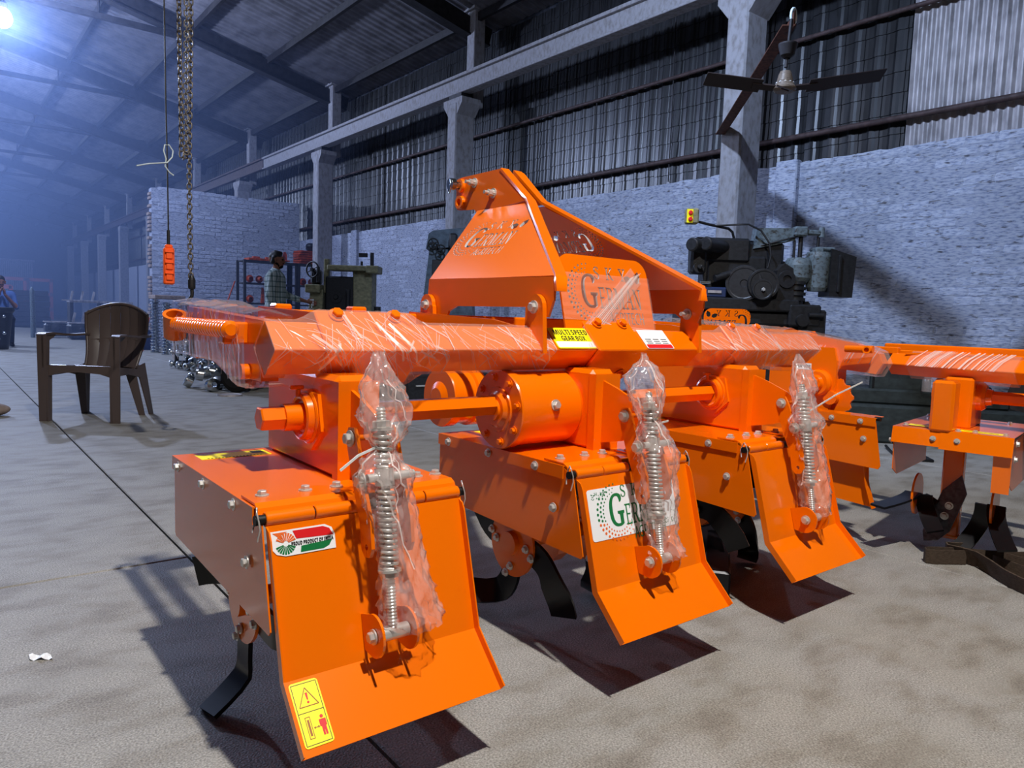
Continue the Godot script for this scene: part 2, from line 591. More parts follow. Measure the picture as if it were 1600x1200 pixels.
func build_hall() -> void:
	O = Vector3.ZERO
	# floor: cast slabs with open joints on a bed
	var st := S()
	box(st, V(-3, -0.19, -23.5), V(21, 0.30, 66), 0.0)
	var fl := struct(obj("floor", st, M.dim_wall))
	var xs := [-13.2, -10.51, -8.27, -6.03, -3.79, -1.55, 0.69, 2.93, 5.17, 7.2]
	var zcut := [[9, -12, -34, -56], [9, -7, -30, -56], [9, -11, -33, -56], [9, -5, -27, -56], [9, -13, -35, -56], [9, -2.67, -24, -56], [9, -9.4, -31, -56], [9, -13, -36, -56], [9, -8, -30, -56]]
	for i in xs.size() - 1:
		var zz: Array = zcut[i]
		for k in zz.size() - 1:
			st = S()
			var x0: float = xs[i] + 0.004
			var x1: float = xs[i + 1] - 0.004
			var z0: float = zz[k] - 0.004
			var z1: float = zz[k + 1] + 0.004
			box(st, V((x0 + x1) / 2, -0.02, (z0 + z1) / 2), V(x1 - x0, 0.04, z0 - z1), 0.004)
			obj("slab", st, M.floor, fl)
	# the long wall: whitewashed brick below, sheet cladding above
	st = S()
	box(st, V(7.13, 1.28, -23.5), V(0.24, 2.56, 66), 0.01)
	var w := obj("wall_long", st, M.lime_joint)
	struct(w)
	bricks(w, V(7.012, 0.0, -16.95), SZ, -SX, 16.95, 30, V(7.0, 1.6, -3.0))
	st = S()
	box(st, V(7.23, 4.1, -23.5), V(0.1, 3.1, 66), 0.0)
	var up := struct(obj("wall_upper", st, M.dim_wall))
	clad(up)
	# piers in the wall
	for z in [-4.32, -9.2, -14.2]:
		st = S()
		box(st, V(6.99, 1.29, z), V(0.1, 2.6, 0.24), 0.012)
		obj("pier", st, M.lime, w)
	# the white cross wall far back
	st = S()
	prism(st, [Vector2(3.74, 0), Vector2(7.0, 0), Vector2(7.0, 3.44), Vector2(6.5, 3.42), Vector2(6.08, 3.42), Vector2(6.02, 3.34), Vector2(6.08, 3.28), Vector2(5.98, 3.24), Vector2(5.86, 3.25), Vector2(5.80, 3.36), Vector2(5.70, 3.40), Vector2(5.2, 3.41), Vector2(4.1, 3.42), Vector2(3.74, 3.38)], V(0, 0, -17.46), SX, SY, V(0, 0, 0.24))
	var cw := struct(obj("wall_cross", st, M.lime_joint))
	bricks(cw, V(3.74, 0.0, -17.212), SX, SZ, 3.24, 40, V(5.0, 2.2, -17.2))
	# rough raw end of the cross wall
	st = S()
	for i in 40:
		if rng.randf() < 0.8:
			box(st, V(3.735 - rng.randf() * 0.03, 0.05 + i * 0.0845, -17.34), V(0.05, 0.06, 0.22), 0.006)
	obj("brick_end", st, M.brick_raw, cw)
	# other sides
	st = S()
	box(st, V(-13.3, 3.2, -23.5), V(0.2, 6.4, 66), 0.0)
	struct(obj("wall_side", st, M.dim_wall))
	st = S()
	box(st, V(-3, 3.7, 9.1), V(20.8, 7.4, 0.2), 0.0)
	struct(obj("wall_back", st, M.dim_wall))
	st = S()
	box(st, V(-3, 4.0, -56.1), V(20.8, 8.0, 0.2), 0.0)
	struct(obj("wall_far", st, M.dim_wall))
	st = S()
	for k in 30:
		box(st, V(1.9 + k * 0.11, 1.7, -55.93), V(0.085, 3.4, 0.05), 0.01)
	box(st, V(3.5, 3.45, -55.9), V(3.5, 0.14, 0.12), 0.02)
	struct(obj("door_1", st, M.zinc_sheet))
	build_roof()
	columns()

# whitewashed bricks set proud of a wall: o its lower start, u along, n out of the wall
func bricks(wall: Node, o: Vector3, u: Vector3, n: Vector3, length: float, rows: int, focus: Vector3) -> void:
	var kinds: Array[Mesh] = []
	for k in 7:
		var st := S()
		var bw := 0.108
		var bh := 0.034
		var d := 0.0065
		var ring := []
		var top := []
		for q in [[-1, -1], [-0.3, -1.05], [0.4, -0.97], [1, -1], [1.03, 0.1], [1, 1], [0.2, 1.05], [-0.5, 0.96], [-1, 1], [-1.03, -0.2]]:
			var jx := rng.randf_range(-0.01, 0.01)
			var jy := rng.randf_range(-0.006, 0.006)
			ring.append(V(q[0] * (bw + 0.006) + jx, q[1] * (bh + 0.005) + jy, 0.0))
			top.append(V(q[0] * bw * 0.95 + jx, q[1] * bh * 0.88 + jy, d * rng.randf_range(0.55, 1.15)))
		var mid := V(rng.randf_range(-0.03, 0.03), rng.randf_range(-0.01, 0.01), d * rng.randf_range(0.8, 1.3))
		for q in 10:
			var r := (q + 1) % 10
			var nn: Vector3 = (top[q] - mid).cross(top[r] - mid).normalized()
			tri(st, mid, top[q], top[r], nn, nn, nn)
			var sn: Vector3 = (ring[r] - ring[q]).cross(top[q] - ring[q]).normalized()
			quad(st, ring[q], ring[r], top[r], top[q], sn)
		kinds.append(st.commit())
	var b := Basis(SY.cross(n), SY, n)
	var smear := FastNoiseLite.new()
	smear.seed = 4
	smear.frequency = 0.9
	smear.fractal_octaves = 3
	var spots := []
	for r in rows:
		var y := 0.045 + r * 0.0855
		var x := 0.12 if r % 2 == 0 else 0.24
		while x < length - 0.1:
			var at := o + u * x + SY * y
			if smear.get_noise_3d(at.x, at.y * 2.0, at.z) < 0.06 and rng.randf() > 0.10:
				spots.append([o + u * (x + rng.randf_range(-0.006, 0.006)) + SY * (y + rng.randf_range(-0.003, 0.003)) - n * rng.randf_range(0.0, 0.004), rng.randi() % 7])
			x += 0.24
	spots.sort_custom(func(a, c): return (a[0] - focus).length() < (c[0] - focus).length())
	var many := SurfaceTool.new()
	for i in spots.size():
		var xf := Transform3D(b.rotated(n, rng.randf_range(-0.012, 0.012)), spots[i][0])
		if i < 300:
			put("brick", kinds[spots[i][1]], M.lime, wall, xf)
		else:
			many.append_from(kinds[spots[i][1]], 0, xf)
	tag(obj("brick_courses", many, M.lime, wall), "", "", "", "stuff")

func clad(up: Node) -> void:
	# stepped, ribbed sheet of the upper wall; one mesh for every sheet
	var st := S()
	var rows := 15
	var prof := []
	for t in 5:
		for q in [[0.0, 0.0], [0.05, 0.006], [0.075, 0.018], [0.105, 0.018], [0.13, 0.006], [0.165, 0.006], [0.172, 0.0]]:
			prof.append(Vector2(t * 0.2 + q[0], q[1]))
	prof.append(Vector2(1.0, 0.0))
	grid(st, prof.size() - 1, rows * 2 - 1, func(i: int, j: int) -> Vector3:
		var r := j / 2
		var y := 0.19 * (r if j % 2 == 0 else r + 1)
		var lean := 0.010 if j % 2 == 0 else 0.0
		return V(-prof[i].y - lean, y, prof[i].x), V(-1, 0, 0))
	var sheet: Mesh = st.commit()
	var z := -3.255 - 1.006 * 50
	while z < -3.8:
		put("cladding_sheet", sheet, M.cladding, up, Transform3D(Basis(), V(7.17 + rng.randf_range(-0.008, 0.008), 2.52 + rng.randf_range(-0.015, 0.015), z)))
		z += 1.0 + 0.006
	z = -3.24
	st = S()
	grid(st, 84, 1, func(i: int, j: int) -> Vector3:
		return V(-0.012 * cos(i * PI / 3.0), 2.9 * j, i * 0.0125), V(-1, 0, 0), true)
	var wave: Mesh = st.commit()
	while z < 8.5:
		put("corrugated_sheet", wave, M.zinc_sheet, up, Transform3D(Basis(), V(7.155, 2.47, z)))
		z += 1.0
	for y in [2.845, 3.82, 4.85]:
		st = S()
		rod(st, V(7.08, y, -54), V(7.08, y, 8.9), 0.030 if y < 3.0 else 0.024, 10)
		obj("girt", st, M.pipe, up)
	# sag rods that tie the girts
	for zz in [-6.0, -7.3, -8.6, -11.0, -12.2]:
		st = S()
		tube(st, [V(7.10, 2.6, zz), V(7.09, 3.5, zz + 0.015), V(7.10, 4.4, zz - 0.01), V(7.1, 5.2, zz)], 0.008, 6)
		obj("tie_rod", st, M.steel_dark, up)

func build_roof() -> void:
	# pitched sheet roof: eaves over the long walls, ridge along the middle
	var slope := Vector2(10.2, 2.24)
	var st := S()
	prism(st, [Vector2(7.3, 5.42), Vector2(-3.0, 7.69), Vector2(-13.4, 5.42), Vector2(-13.4, 5.56), Vector2(-3.0, 7.85), Vector2(7.3, 5.56)], V(0, 0, -56.2), SX, SY, V(0, 0, 65.4))
	var c := struct(obj("ceiling", st, M.dim_wall))
	for side in [1.0, -1.0]:
		st = S()
		var dir := V(-side * 10.3, 2.27, 0)
		var n := V(-side * 2.27, -10.3, 0).normalized()
		grid(st, 24, 1, func(i: int, j: int) -> Vector3:
			var lift: float = [0.0, 0.0, 0.016, 0.016][i % 4]
			return V(3.0 * 0 + 10.3 * side, 0, 0) + dir * j + n * lift + SZ * (i * 0.0415), n)
		var sheet: Mesh = st.commit()
		var z := -55.5
		while z < 8.0:
			put("roof_sheet", sheet, M.roof, c, Transform3D(Basis(), V(-3.0, 5.395, z)))
			z += 1.0
	for k in 8:
		for side in [1.0, -1.0]:
			var t := 0.06 + k * 0.132
			st = S()
			box(st, V(-3.0 + side * 10.3 * (1 - t), 5.30 + 2.27 * t, -23.5), V(0.06, 0.12, 64.5), 0.0)
			obj("purlin", st, M.steel_dark, c)
	for z in FRAMES:
		st = S()
		for side in [1.0, -1.0]:
			var a := V(-3.0 + side * 10.0, 5.24, z)
			var b := V(-3.0, 7.44, z)
			var d := (b - a).normalized()
			var up := V(-d.y, d.x, 0)
			if up.y < 0:
				up = -up
			box(st, (a + b) / 2, V((b - a).length(), 0.26, 0.14), 0.0, Basis(d, up, d.cross(up)))
			box(st, (a + b) / 2 - up * 0.13, V((b - a).length(), 0.03, 0.2), 0.0, Basis(d, up, d.cross(up)))
		obj("rafter", st, M.steel_dark, c)
		st = S()
		box(st, V(-3.0, 5.80, z), V(16.4, 0.09, 0.09), 0.0)
		for x in [-9.0, -6.0, -3.0, 0.0, 2.4]:
			rod(st, V(x, 5.8, z), V(x, 5.24 + 2.2 * (1 - absf(x + 3.0) / 10.0), z), 0.022, 6)
		obj("tie_beam", st, M.steel_dark, c)

func columns() -> void:
	var n := 0
	for z in FRAMES:
		n += 1
		var st := S()
		box(st, V(6.46, 2.05, z + 0.1), V(0.34, 4.1, 0.24), 0.018)
		# corbel that widens under the crane beam
		prism(st, [Vector2(-0.12, 3.92), Vector2(-0.25, 4.08), Vector2(-0.25, 4.16), Vector2(0.25, 4.16), Vector2(0.25, 4.08), Vector2(0.12, 3.92)], V(6.30, 0, z + 0.1), SZ, SY, V(0.34, 0, 0))
		box(st, V(6.70, 4.85, z + 0.1), V(0.2, 1.5, 0.2), 0.01)
		box(st, V(6.70, 5.55, z + 0.1), V(0.3, 0.06, 0.3), 0.0)
		struct(obj("trim_column", st, M.concrete))
	var st := S()
	box(st, V(6.42, 4.365, -7.4), V(0.10, 0.21, 21.0), 0.006)
	box(st, V(6.42, 4.49, -7.4), V(0.20, 0.045, 21.0), 0.006)
	box(st, V(6.42, 4.25, -7.4), V(0.18, 0.03, 21.0), 0.006)
	struct(obj("trim_crane_beam", st, M.concrete))
	st = S()
	box(st, V(6.42, 4.365, -35.5), V(0.10, 0.21, 35.1), 0.006)
	box(st, V(6.42, 4.49, -35.5), V(0.20, 0.045, 35.1), 0.006)
	struct(obj("trim_crane_rail", st, M.pipe))
	for z in FRAMES:
		st = S()
		box(st, V(6.44, 4.20, z + 0.1), V(0.2, 0.085, 0.34), 0.006)
		struct(obj("trim_bearing_pad", st, M.steel_dark))

# ---------------------------------------------------------------- the rotary weeder
func helix(st: SurfaceTool, a: Vector3, b: Vector3, r: float, wire: float, turns: int) -> void:
	var d := b - a
	var q := basis_y(d)
	var pts := []
	for i in turns * 10 + 1:
		var t := float(i) / (turns * 10)
		var w := TAU * i / 10.0
		pts.append(a + d * t + q.x * cos(w) * r + q.z * sin(w) * r)
	tube(st, pts, wire, 6)

func threaded(st: SurfaceTool, a: Vector3, b: Vector3, r: float, pitch: float, deep: float, seg := 12) -> void:
	var l := (b - a).length()
	var prof := [Vector2(0, 0), Vector2(r - deep, 0)]
	var h := 0.0
	while h + pitch < l:
		prof.append(Vector2(r, h + pitch * 0.35))
		prof.append(Vector2(r, h + pitch * 0.6))
		prof.append(Vector2(r - deep, h + pitch))
		h += pitch
	prof.append(Vector2(r - deep, l))
	prof.append(Vector2(0, l))
	lathe(st, a, b - a, prof, seg)

# one weeding head: hood, hinge, flap, gear column, rotor and spring rod; dx along the beam from the first head
func head(root: Node3D, dx: float, n: int) -> void:
	var m: Material = M.orange
	var st := S()
	# hood sheets
	bent(st, [Vector2(0.444, 0.493), Vector2(0.444, 0.5235), Vector2(0.877, 0.5235), Vector2(0.877, 0.493)], 0.003, V(dx, 0, -1.855), SX, SY, V(0, 0, 0.56))
	obj("hood_top", st, m, root)
	for x in [0.4475, 0.8705]:
		st = S()
		prism(st, [Vector2(-1.853, 0.521), Vector2(-1.30, 0.521), Vector2(-1.262, 0.50), Vector2(-1.218, 0.318), Vector2(-1.225, 0.310), Vector2(-1.845, 0.330), Vector2(-1.853, 0.338)], V(dx + x, 0, 0), SZ, SY, V(0.003, 0, 0))
		var sp := obj("hood_side", st, m, root)
		var out := -1.0 if x < 0.6 else 1.0
		for p in [[-1.80, 0.507], [-1.60, 0.507], [-1.40, 0.507], [-1.325, 0.415]]:
			bolt(sp, V(dx + x + (-0.004 if out < 0 else 0.007), p[1], p[0]), V(out, 0, 0), 0.0085)
	st = S()
	box(st, V(dx + 0.66, 0.43, -1.852), V(0.42, 0.18, 0.003), 0.0)
	obj("hood_back", st, m, root)
	# hinge strips along the front of the hood
	for s in [[0.448, 0.640], [0.700, 0.874]]:
		st = S()
		bent(st, [Vector2(-1.372, 0.529), Vector2(-1.300, 0.529), Vector2(-1.287, 0.522), Vector2(-1.281, 0.508)], 0.004, V(dx + s[0], 0, 0), SZ, SY, V(s[1] - s[0], 0, 0))
		var strip := obj("hinge_strip", st, m, root)
		for x in [s[0] + 0.03, s[0] + 0.115, s[1] - 0.012]:
			bolt(strip, V(dx + x, 0.531, -1.345), SY, 0.009)
	st = S()
	for s in [[0.455, 0.545], [0.5475, 0.638], [0.702, 0.782], [0.7845, 0.868]]:
		st = S()
		lathe(st, V(dx + s[0], 0.507, -1.268), SX, [Vector2(0.006, 0), Vector2(0.0125, 0), Vector2(0.0138, 0.0015), Vector2(0.0138, s[1] - s[0] - 0.0015), Vector2(0.0125, s[1] - s[0]), Vector2(0.006, s[1] - s[0])], 18)
		obj("hinge_knuckle", st, m, root)
	st = S()
	rod(st, V(dx + 0.437, 0.507, -1.268), V(dx + 0.884, 0.507, -1.268), 0.0095, 12)
	var hinge := obj("hinge_pin", st, M.black, root)
	for x in [0.441, 0.880]:
		st = S()
		tube(st, [V(dx + x, 0.470, -1.262), V(dx + x + 0.003, 0.492, -1.258), V(dx + x, 0.507, -1.256), V(dx + x - 0.002, 0.523, -1.262), V(dx + x + 0.001, 0.529, -1.270), V(dx + x + 0.004, 0.522, -1.276), V(dx + x + 0.002, 0.505, -1.281), V(dx + x - 0.006, 0.485, -1.272)], 0.0016, 6)
		obj("cotter_pin", st, M.zinc, hinge)
	# flap: bent sheet with lips
	st = S()
	var a := Vector2(-1.258, 0.497)
	var b := Vector2(-1.186, 0.236)
	var c := Vector2(-1.091, 0.145)
	bent(st, [a, b, c], 0.0032, V(dx + 0.455, 0, 0), SZ, SY, V(0.412, 0, 0))
	var n1 := Vector2(0.964, 0.266) * 0.017
	var nm := Vector2(0.86, 0.51) * 0.0185
	var n2 := Vector2(0.70, 0.714) * 0.017
	for x in [0.4535, 0.8645]:
		prism(st, [a, b, c, c + n2, b + nm, a.lerp(b, 0.10) + n1, a.lerp(b, 0.04) + n1 * 0.75], V(dx + x, 0, 0), SZ, SY, V(0.003, 0, 0))
	var flap := obj("flap", st, m, root)
	# clevis on the flap and the sprung rod that holds it
	for x in [0.616, 0.686]:
		st = S()
		var ear := [Vector2(-1.206, 0.318), Vector2(-1.188, 0.255)] + arc(Vector2(-1.157, 0.292), 0.040, -100, 120, 14)
		prism(st, ear, V(dx + x, 0, 0), SZ, SY, V(0.005, 0, 0))
		obj("clevis_ear", st, m, flap)
	st = S()
	rod(st, V(dx + 0.624, 0.293, -1.152), V(dx + 0.684, 0.293, -1.152), 0.0135, 14)
	rod(st, V(dx + 0.61, 0.293, -1.152), V(dx + 0.708, 0.293, -1.152), 0.006, 10)
	obj("clevis_sleeve", st, M.zinc, flap)
	bolt(flap, V(dx + 0.615, 0.293, -1.152), -SX, 0.010)
	bolt(flap, V(dx + 0.692, 0.293, -1.152), SX, 0.009)
	var p0 := V(dx + 0.654, 0.300, -1.152)
	var p1 := V(dx + 0.658, 0.705, -1.222)
	var d := (p1 - p0).normalized()
	st = S()
	threaded(st, p0, p1, 0.0095, 0.006, 0.0018)
	var rd := obj("spring_rod", st, M.zinc, root)
	st = S()
	helix(st, p0 + d * 0.110, p0 + d * 0.262, 0.0155, 0.0034, 15)
	obj("spring", st, M.zinc, rd)
	st = S()
	helix(st, p0 + d * 0.298, p0 + d * 0.366, 0.0155, 0.0036, 6)
	obj("spring", st, M.zinc, rd)
	st = S()
	for h in [0.104, 0.366]:
		lathe(st, p0 + d * h, d, [Vector2(0.006, 0), Vector2(0.022, 0), Vector2(0.022, 0.005), Vector2(0.006, 0.005)], 16)
	hexbar(st, p0 + d * 0.093, p0 + d * 0.104, 0.016)
	hexbar(st, p0 + d * 0.371, p0 + d * 0.386, 0.017)
	obj("nut", st, M.zinc, rd)
	st = S()
	var px := p0 + d * 0.280
	rod(st, px - SX * 0.036, px + SX * 0.062, 0.0085, 12)
	rod(st, px - d * 0.016, px + d * 0.016, 0.019, 14)
	obj("trunnion", st, M.zinc, rd)
	# arms that carry the trunnion, bolted to a gusset on the column
	for x in [0.618, 0.702]:
		st = S()
		prism(st, [Vector2(-1.284, 0.640), Vector2(-1.274, 0.662), Vector2(-1.252, 0.664), Vector2(-1.240, 0.645), Vector2(-1.205, 0.555), Vector2(-1.180, 0.500), Vector2(-1.172, 0.450), Vector2(-1.180, 0.432), Vector2(-1.1918, 0.4294)] + arc(Vector2(-1.1921, 0.449), 0.0055, -86, 266, 14) + [Vector2(-1.1924, 0.4293), Vector2(-1.198, 0.428), Vector2(-1.212, 0.440), Vector2(-1.222, 0.490), Vector2(-1.250, 0.550)], V(dx + x, 0, 0), SZ, SY, V(0.007, 0, 0))
		var arm := obj("lift_arm", st, m, root)
		if x < 0.65:
			bolt(arm, V(dx + x - 0.001, 0.642, -1.262), -SX, 0.011)
			bolt(arm, V(dx + x - 0.001, px.y - 0.006, px.z - 0.012), -SX, 0.012)
	st = S()
	prism(st, [Vector2(-1.44, 0.725), Vector2(-1.36, 0.70), Vector2(-1.29, 0.672), Vector2(-1.262, 0.655), Vector2(-1.255, 0.620), Vector2(-1.275, 0.585), Vector2(-1.33, 0.562), Vector2(-1.44, 0.54)], V(dx + 0.690, 0, 0), SZ, SY, V(0.008, 0, 0))
	rod(st, V(dx + 0.61, 0.642, -1.262), V(dx + 0.715, 0.642, -1.262), 0.006, 10)
	obj("gusset", st, m, root)
	# gear column
	st = S()
	box(st, V(dx + 0.7095, 0.634, -1.632), V(0.091, 0.224, 0.405), 0.012)
	bent(st, [Vector2(0.664, -1.44), Vector2(0.664, -1.415), Vector2(0.755, -1.415), Vector2(0.755, -1.44)], 0.004, V(dx, 0.524, 0), SX, SZ, V(0, 0.21, 0))
	var col := obj("gear_column", st, m, root)
	var bc := V(dx + 0.664, 0.645, -1.56)
	st = S()
	lathe(st, bc, -SX, [Vector2(0.062, 0.0), Vector2(0.062, 0.010), Vector2(0.058, 0.013), Vector2(0.054, 0.013), Vector2(0.052, 0.026), Vector2(0.046, 0.029), Vector2(0.040, 0.026), Vector2(0.036, 0.020), Vector2(0.026, 0.020)], 30)
	prism(st, [Vector2(-0.075, -0.025), Vector2(-0.055, 0.055), Vector2(0.055, 0.055), Vector2(0.075, -0.025), Vector2(0.02, -0.075), Vector2(-0.02, -0.075)], bc, SZ, SY, V(-0.008, 0, 0))
	obj("bearing", st, m, col)
	st = S()
	rod(st, bc + V(-0.03, 0.045, 0.0), bc + V(-0.03, 0.062, 0), 0.006, 8)
	box(st, bc + V(-0.034, 0.066, 0), V(0.032, 0.009, 0.012), 0.002)
	obj("grease_nipple", st, m, col)
	if n == 0:
		st = S()
		rod(st, bc, bc - SX * 0.066, 0.0305, 22)
		obj("shaft_collar", st, m, col)
		st = S()
		hexbar(st, bc - SX * 0.064, bc - SX * 0.118, 0.0275, PI / 6)
		obj("shaft_end", st, m, col)
	# rotor under the hood: discs with bolted tines
	for s in [[0.52, 0.0], [0.80, 0.6]]:
		var cx: float = dx + s[0]
		var ctr := V(cx, 0.245, -1.575)
		st = S()
		lathe(st, ctr - SX * 0.004, SX, [Vector2(0, 0), Vector2(0.095, 0), Vector2(0.095, 0.008), Vector2(0.0, 0.008)], 30)
		lathe(st, ctr - SX * 0.02, SX, [Vector2(0, 0), Vector2(0.035, 0), Vector2(0.035, 0.04), Vector2(0.0, 0.04)], 18)
		var disc := obj("rotor_disc", st, M.orange, root)
		for k in 4:
			var ang: float = TAU * k / 4.0 + s[1] + [-0.15, -0.12, 0.3][n]
			var pts := []
			var wd := []
			var side: float = [0.6, 0.4, -0.5, -1.0][k] * (1.0 if s[0] < 0.6 else -1.0)
			for i in 10:
				var t := i / 9.0
				var r := 0.062 + 0.175 * t
				var aa: float = ang + [0.15, -0.7, -0.7][n] * t * t
				var off := 0.008 + side * (0.0 if t < 0.62 else pow((t - 0.62) / 0.38, 1.4) * 0.085)
				pts.append(ctr + V(off, sin(aa) * r, cos(aa) * r))
				var tang := V(0, cos(aa), -sin(aa))
				wd.append(tang)
			st = S()
			ribbon(st, pts, wd, 0.072, 0.010)
			obj("tine", st, M.black_steel, disc)
			for q in [0.066, 0.092]:
				bolt(disc, ctr + V(-0.006, sin(ang + (0.12 if q < 0.08 else -0.1)) * q, cos(ang + (0.12 if q < 0.08 else -0.1)) * q), -SX, 0.0085)
	st = S()
	rod(st, V(dx + 0.515, 0.245, -1.575), V(dx + 0.81, 0.245, -1.575), 0.022, 14)
	obj("rotor_shaft", st, m, root)
	st = S()
	prism(st, [Vector2(-1.66, 0.52), Vector2(-1.50, 0.52), Vector2(-1.53, 0.20), Vector2(-1.56, 0.17), Vector2(-1.60, 0.17), Vector2(-1.63, 0.20)], V(dx + 0.655, 0, 0), SZ, SY, V(0.04, 0, 0))
	obj("chain_case", st, m, root)

# clamp plates that grip the square beam above and below
func clamp_on(root: Node3D, x0: float, x1: float) -> void:
	var s2 := sqrt(0.5)
	var up := V(0, s2, -s2)
	var nf := V(0, s2, s2)
	var front := V(0, 0.798, -1.49)
	var st := S()
	box(st, front + up * 0.048 + nf * 0.005 + SX * ((x0 + x1) / 2), V(x1 - x0, 0.118, 0.010), 0.003, Basis(SX, up, nf))
	var plate := obj("clamp_plate", st, M.orange, root)
	for x in [x0 + 0.05, x1 - 0.04]:
		bolt(plate, front + up * 0.094 + nf * 0.011 + SX * x, nf, 0.013, M.orange)
	st = S()
	var dn := V(0, -s2, -s2)
	var nd := V(0, -s2, s2)
	box(st, front + dn * 0.052 + nd * 0.005 + SX * ((x0 + x1) / 2), V(x1 - x0, 0.118, 0.010), 0.003, Basis(SX, -dn, nd))
	var low := obj("clamp_plate", st, M.orange, root)
	for x in [x0 + 0.05, x1 - 0.04]:
		bolt(low, front + dn * 0.096 + nd * 0.011 + SX * x, nd, 0.013, M.orange)

func logo(parent: Node, c: Vector3, b: Basis, s: float, ink: Material, rings := true, leaf: Material = null) -> void:
	# s: width of the long word; ring of dots at its start, a small word spaced out above, one below
	text(parent, "G", c + b * V(-0.365 * s, 0.0, 0), b, 0.25 * s, 0.40 * s, ink, true, true)
	text(parent, "ERMAN", c + b * V(0.125 * s, -0.075 * s, 0), b, 0.70 * s, 0.25 * s, ink, true, false)
	text(parent, "S  K  Y", c + b * V(0.0, 0.215 * s, 0), b, 0.52 * s, 0.15 * s, ink, true, false)
	text(parent, "AGRITECH", c + b * V(0.185 * s, -0.31 * s, 0), b, 0.58 * s, 0.14 * s, ink, false, false)
	if rings:
		for k in 21:
			var st := S()
			var t := deg_to_rad(92.0 + k * 11.0)
			for q in 3:
				var rr: float = [0.335, 0.285, 0.24][q] * s
				var e: float = (0.006 + [0.012, 0.010, 0.005][q] * sin(PI * clampf((k + 2) / 24.0, 0, 1))) * s
				var w := c + b * V(-0.355 * s + cos(t + q * 0.09) * rr, -0.02 * s + sin(t + q * 0.09) * rr, -0.0003)
				lathe(st, w, b.z, [Vector2(e, 0), Vector2(e, 0.0006), Vector2(0, 0.0006)], 8)
			obj("dot", st, M.dot if leaf and k > 9 else leaf if leaf else ink, parent)
	for k in 2:
		var st := S()
		var o := c + b * V((0.385 + 0.03 * k) * s, 0.10 * s, -0.0002)
		var r := b.rotated(b.z, deg_to_rad(60.0 if k == 0 else -22.0))
		prism(st, [Vector2(0, 0), Vector2(0.055, 0.06) * s, Vector2(0.05, 0.13) * s, Vector2(0.0, 0.185) * s, Vector2(-0.05, 0.12) * s, Vector2(-0.04, 0.05) * s], o, r.x, r.y, b.z * 0.0006)
		obj("leaf_mark", st, leaf if leaf else ink, parent)

# the same mark cut right through a plate: a boolean of lettering, dots and leaves; plate is a closed sheet in its own place
func cut_plate(called: String, sheet: SurfaceTool, m: Material, parent: Node, c: Vector3, b: Basis, s: float, slot := false) -> void:
	var root := CSGMesh3D.new()
	root.name = called
	root.mesh = sheet.commit()
	root.material = m
	parent.add_child(root, true)
	for q in [["G", -0.365, 0.0, 0.25, 0.40, true, true], ["ERMAN", 0.125, -0.075, 0.70, 0.25, true, false], ["S  K  Y", 0.0, 0.215, 0.52, 0.15, true, false], ["AGRITECH", 0.185, -0.31, 0.58, 0.14, false, false]]:
		var t := TextMesh.new()
		t.text = q[0]
		t.font = font(q[5], q[6])
		t.font_size = 32
		t.pixel_size = 0.01
		t.depth = 0.01
		t.curve_step = 3.0
		var a := t.get_aabb()
		var sc := V(float(q[3]) * s / a.size.x, float(q[4]) * s / a.size.y, 4.0)
		var bs := b * Basis.from_scale(sc)
		var k := CSGMesh3D.new()
		k.name = "lettering"
		k.mesh = t
		k.operation = CSGShape3D.OPERATION_SUBTRACTION
		k.transform = Transform3D(bs, c + b * V(q[1] * s, q[2] * s, 0) - O - bs * a.get_center())
		root.add_child(k, true)
	var st := S()
	for k in 21:
		var t := deg_to_rad(92.0 + k * 11.0)
		for q in 3:
			var rr: float = [0.335, 0.285, 0.24][q] * s
			var e: float = (0.006 + [0.012, 0.010, 0.005][q] * sin(PI * clampf((k + 2) / 24.0, 0, 1))) * s
			var w := Vector2(-0.355 * s + cos(t + q * 0.09) * rr, -0.02 * s + sin(t + q * 0.09) * rr)
			prism(st, arc(w, e, 0, 315, 7), c - b.z * 0.02, b.x, b.y, b.z * 0.04)
	for k in 2:
		var o := c + b * V((0.385 + 0.03 * k) * s, 0.10 * s, -0.02)
		var r := b.rotated(b.z, deg_to_rad(60.0 if k == 0 else -22.0))
		prism(st, [Vector2(0.012, 0.02) * s, Vector2(0.055, 0.06) * s, Vector2(0.05, 0.13) * s, Vector2(0.0, 0.185) * s, Vector2(-0.05, 0.12) * s, Vector2(-0.04, 0.05) * s], o, r.x, r.y, b.z * 0.04)
	if slot:
		prism(st, [Vector2(-0.10, -0.119), Vector2(0.04, -0.119), Vector2(0.04, -0.105), Vector2(-0.10, -0.105)], c - b.z * 0.02, b.x, b.y, b.z * 0.04)
	var dots := CSGMesh3D.new()
	dots.name = "cut_mark"
	dots.mesh = st.commit()
	dots.operation = CSGShape3D.OPERATION_SUBTRACTION
	root.add_child(dots, true)

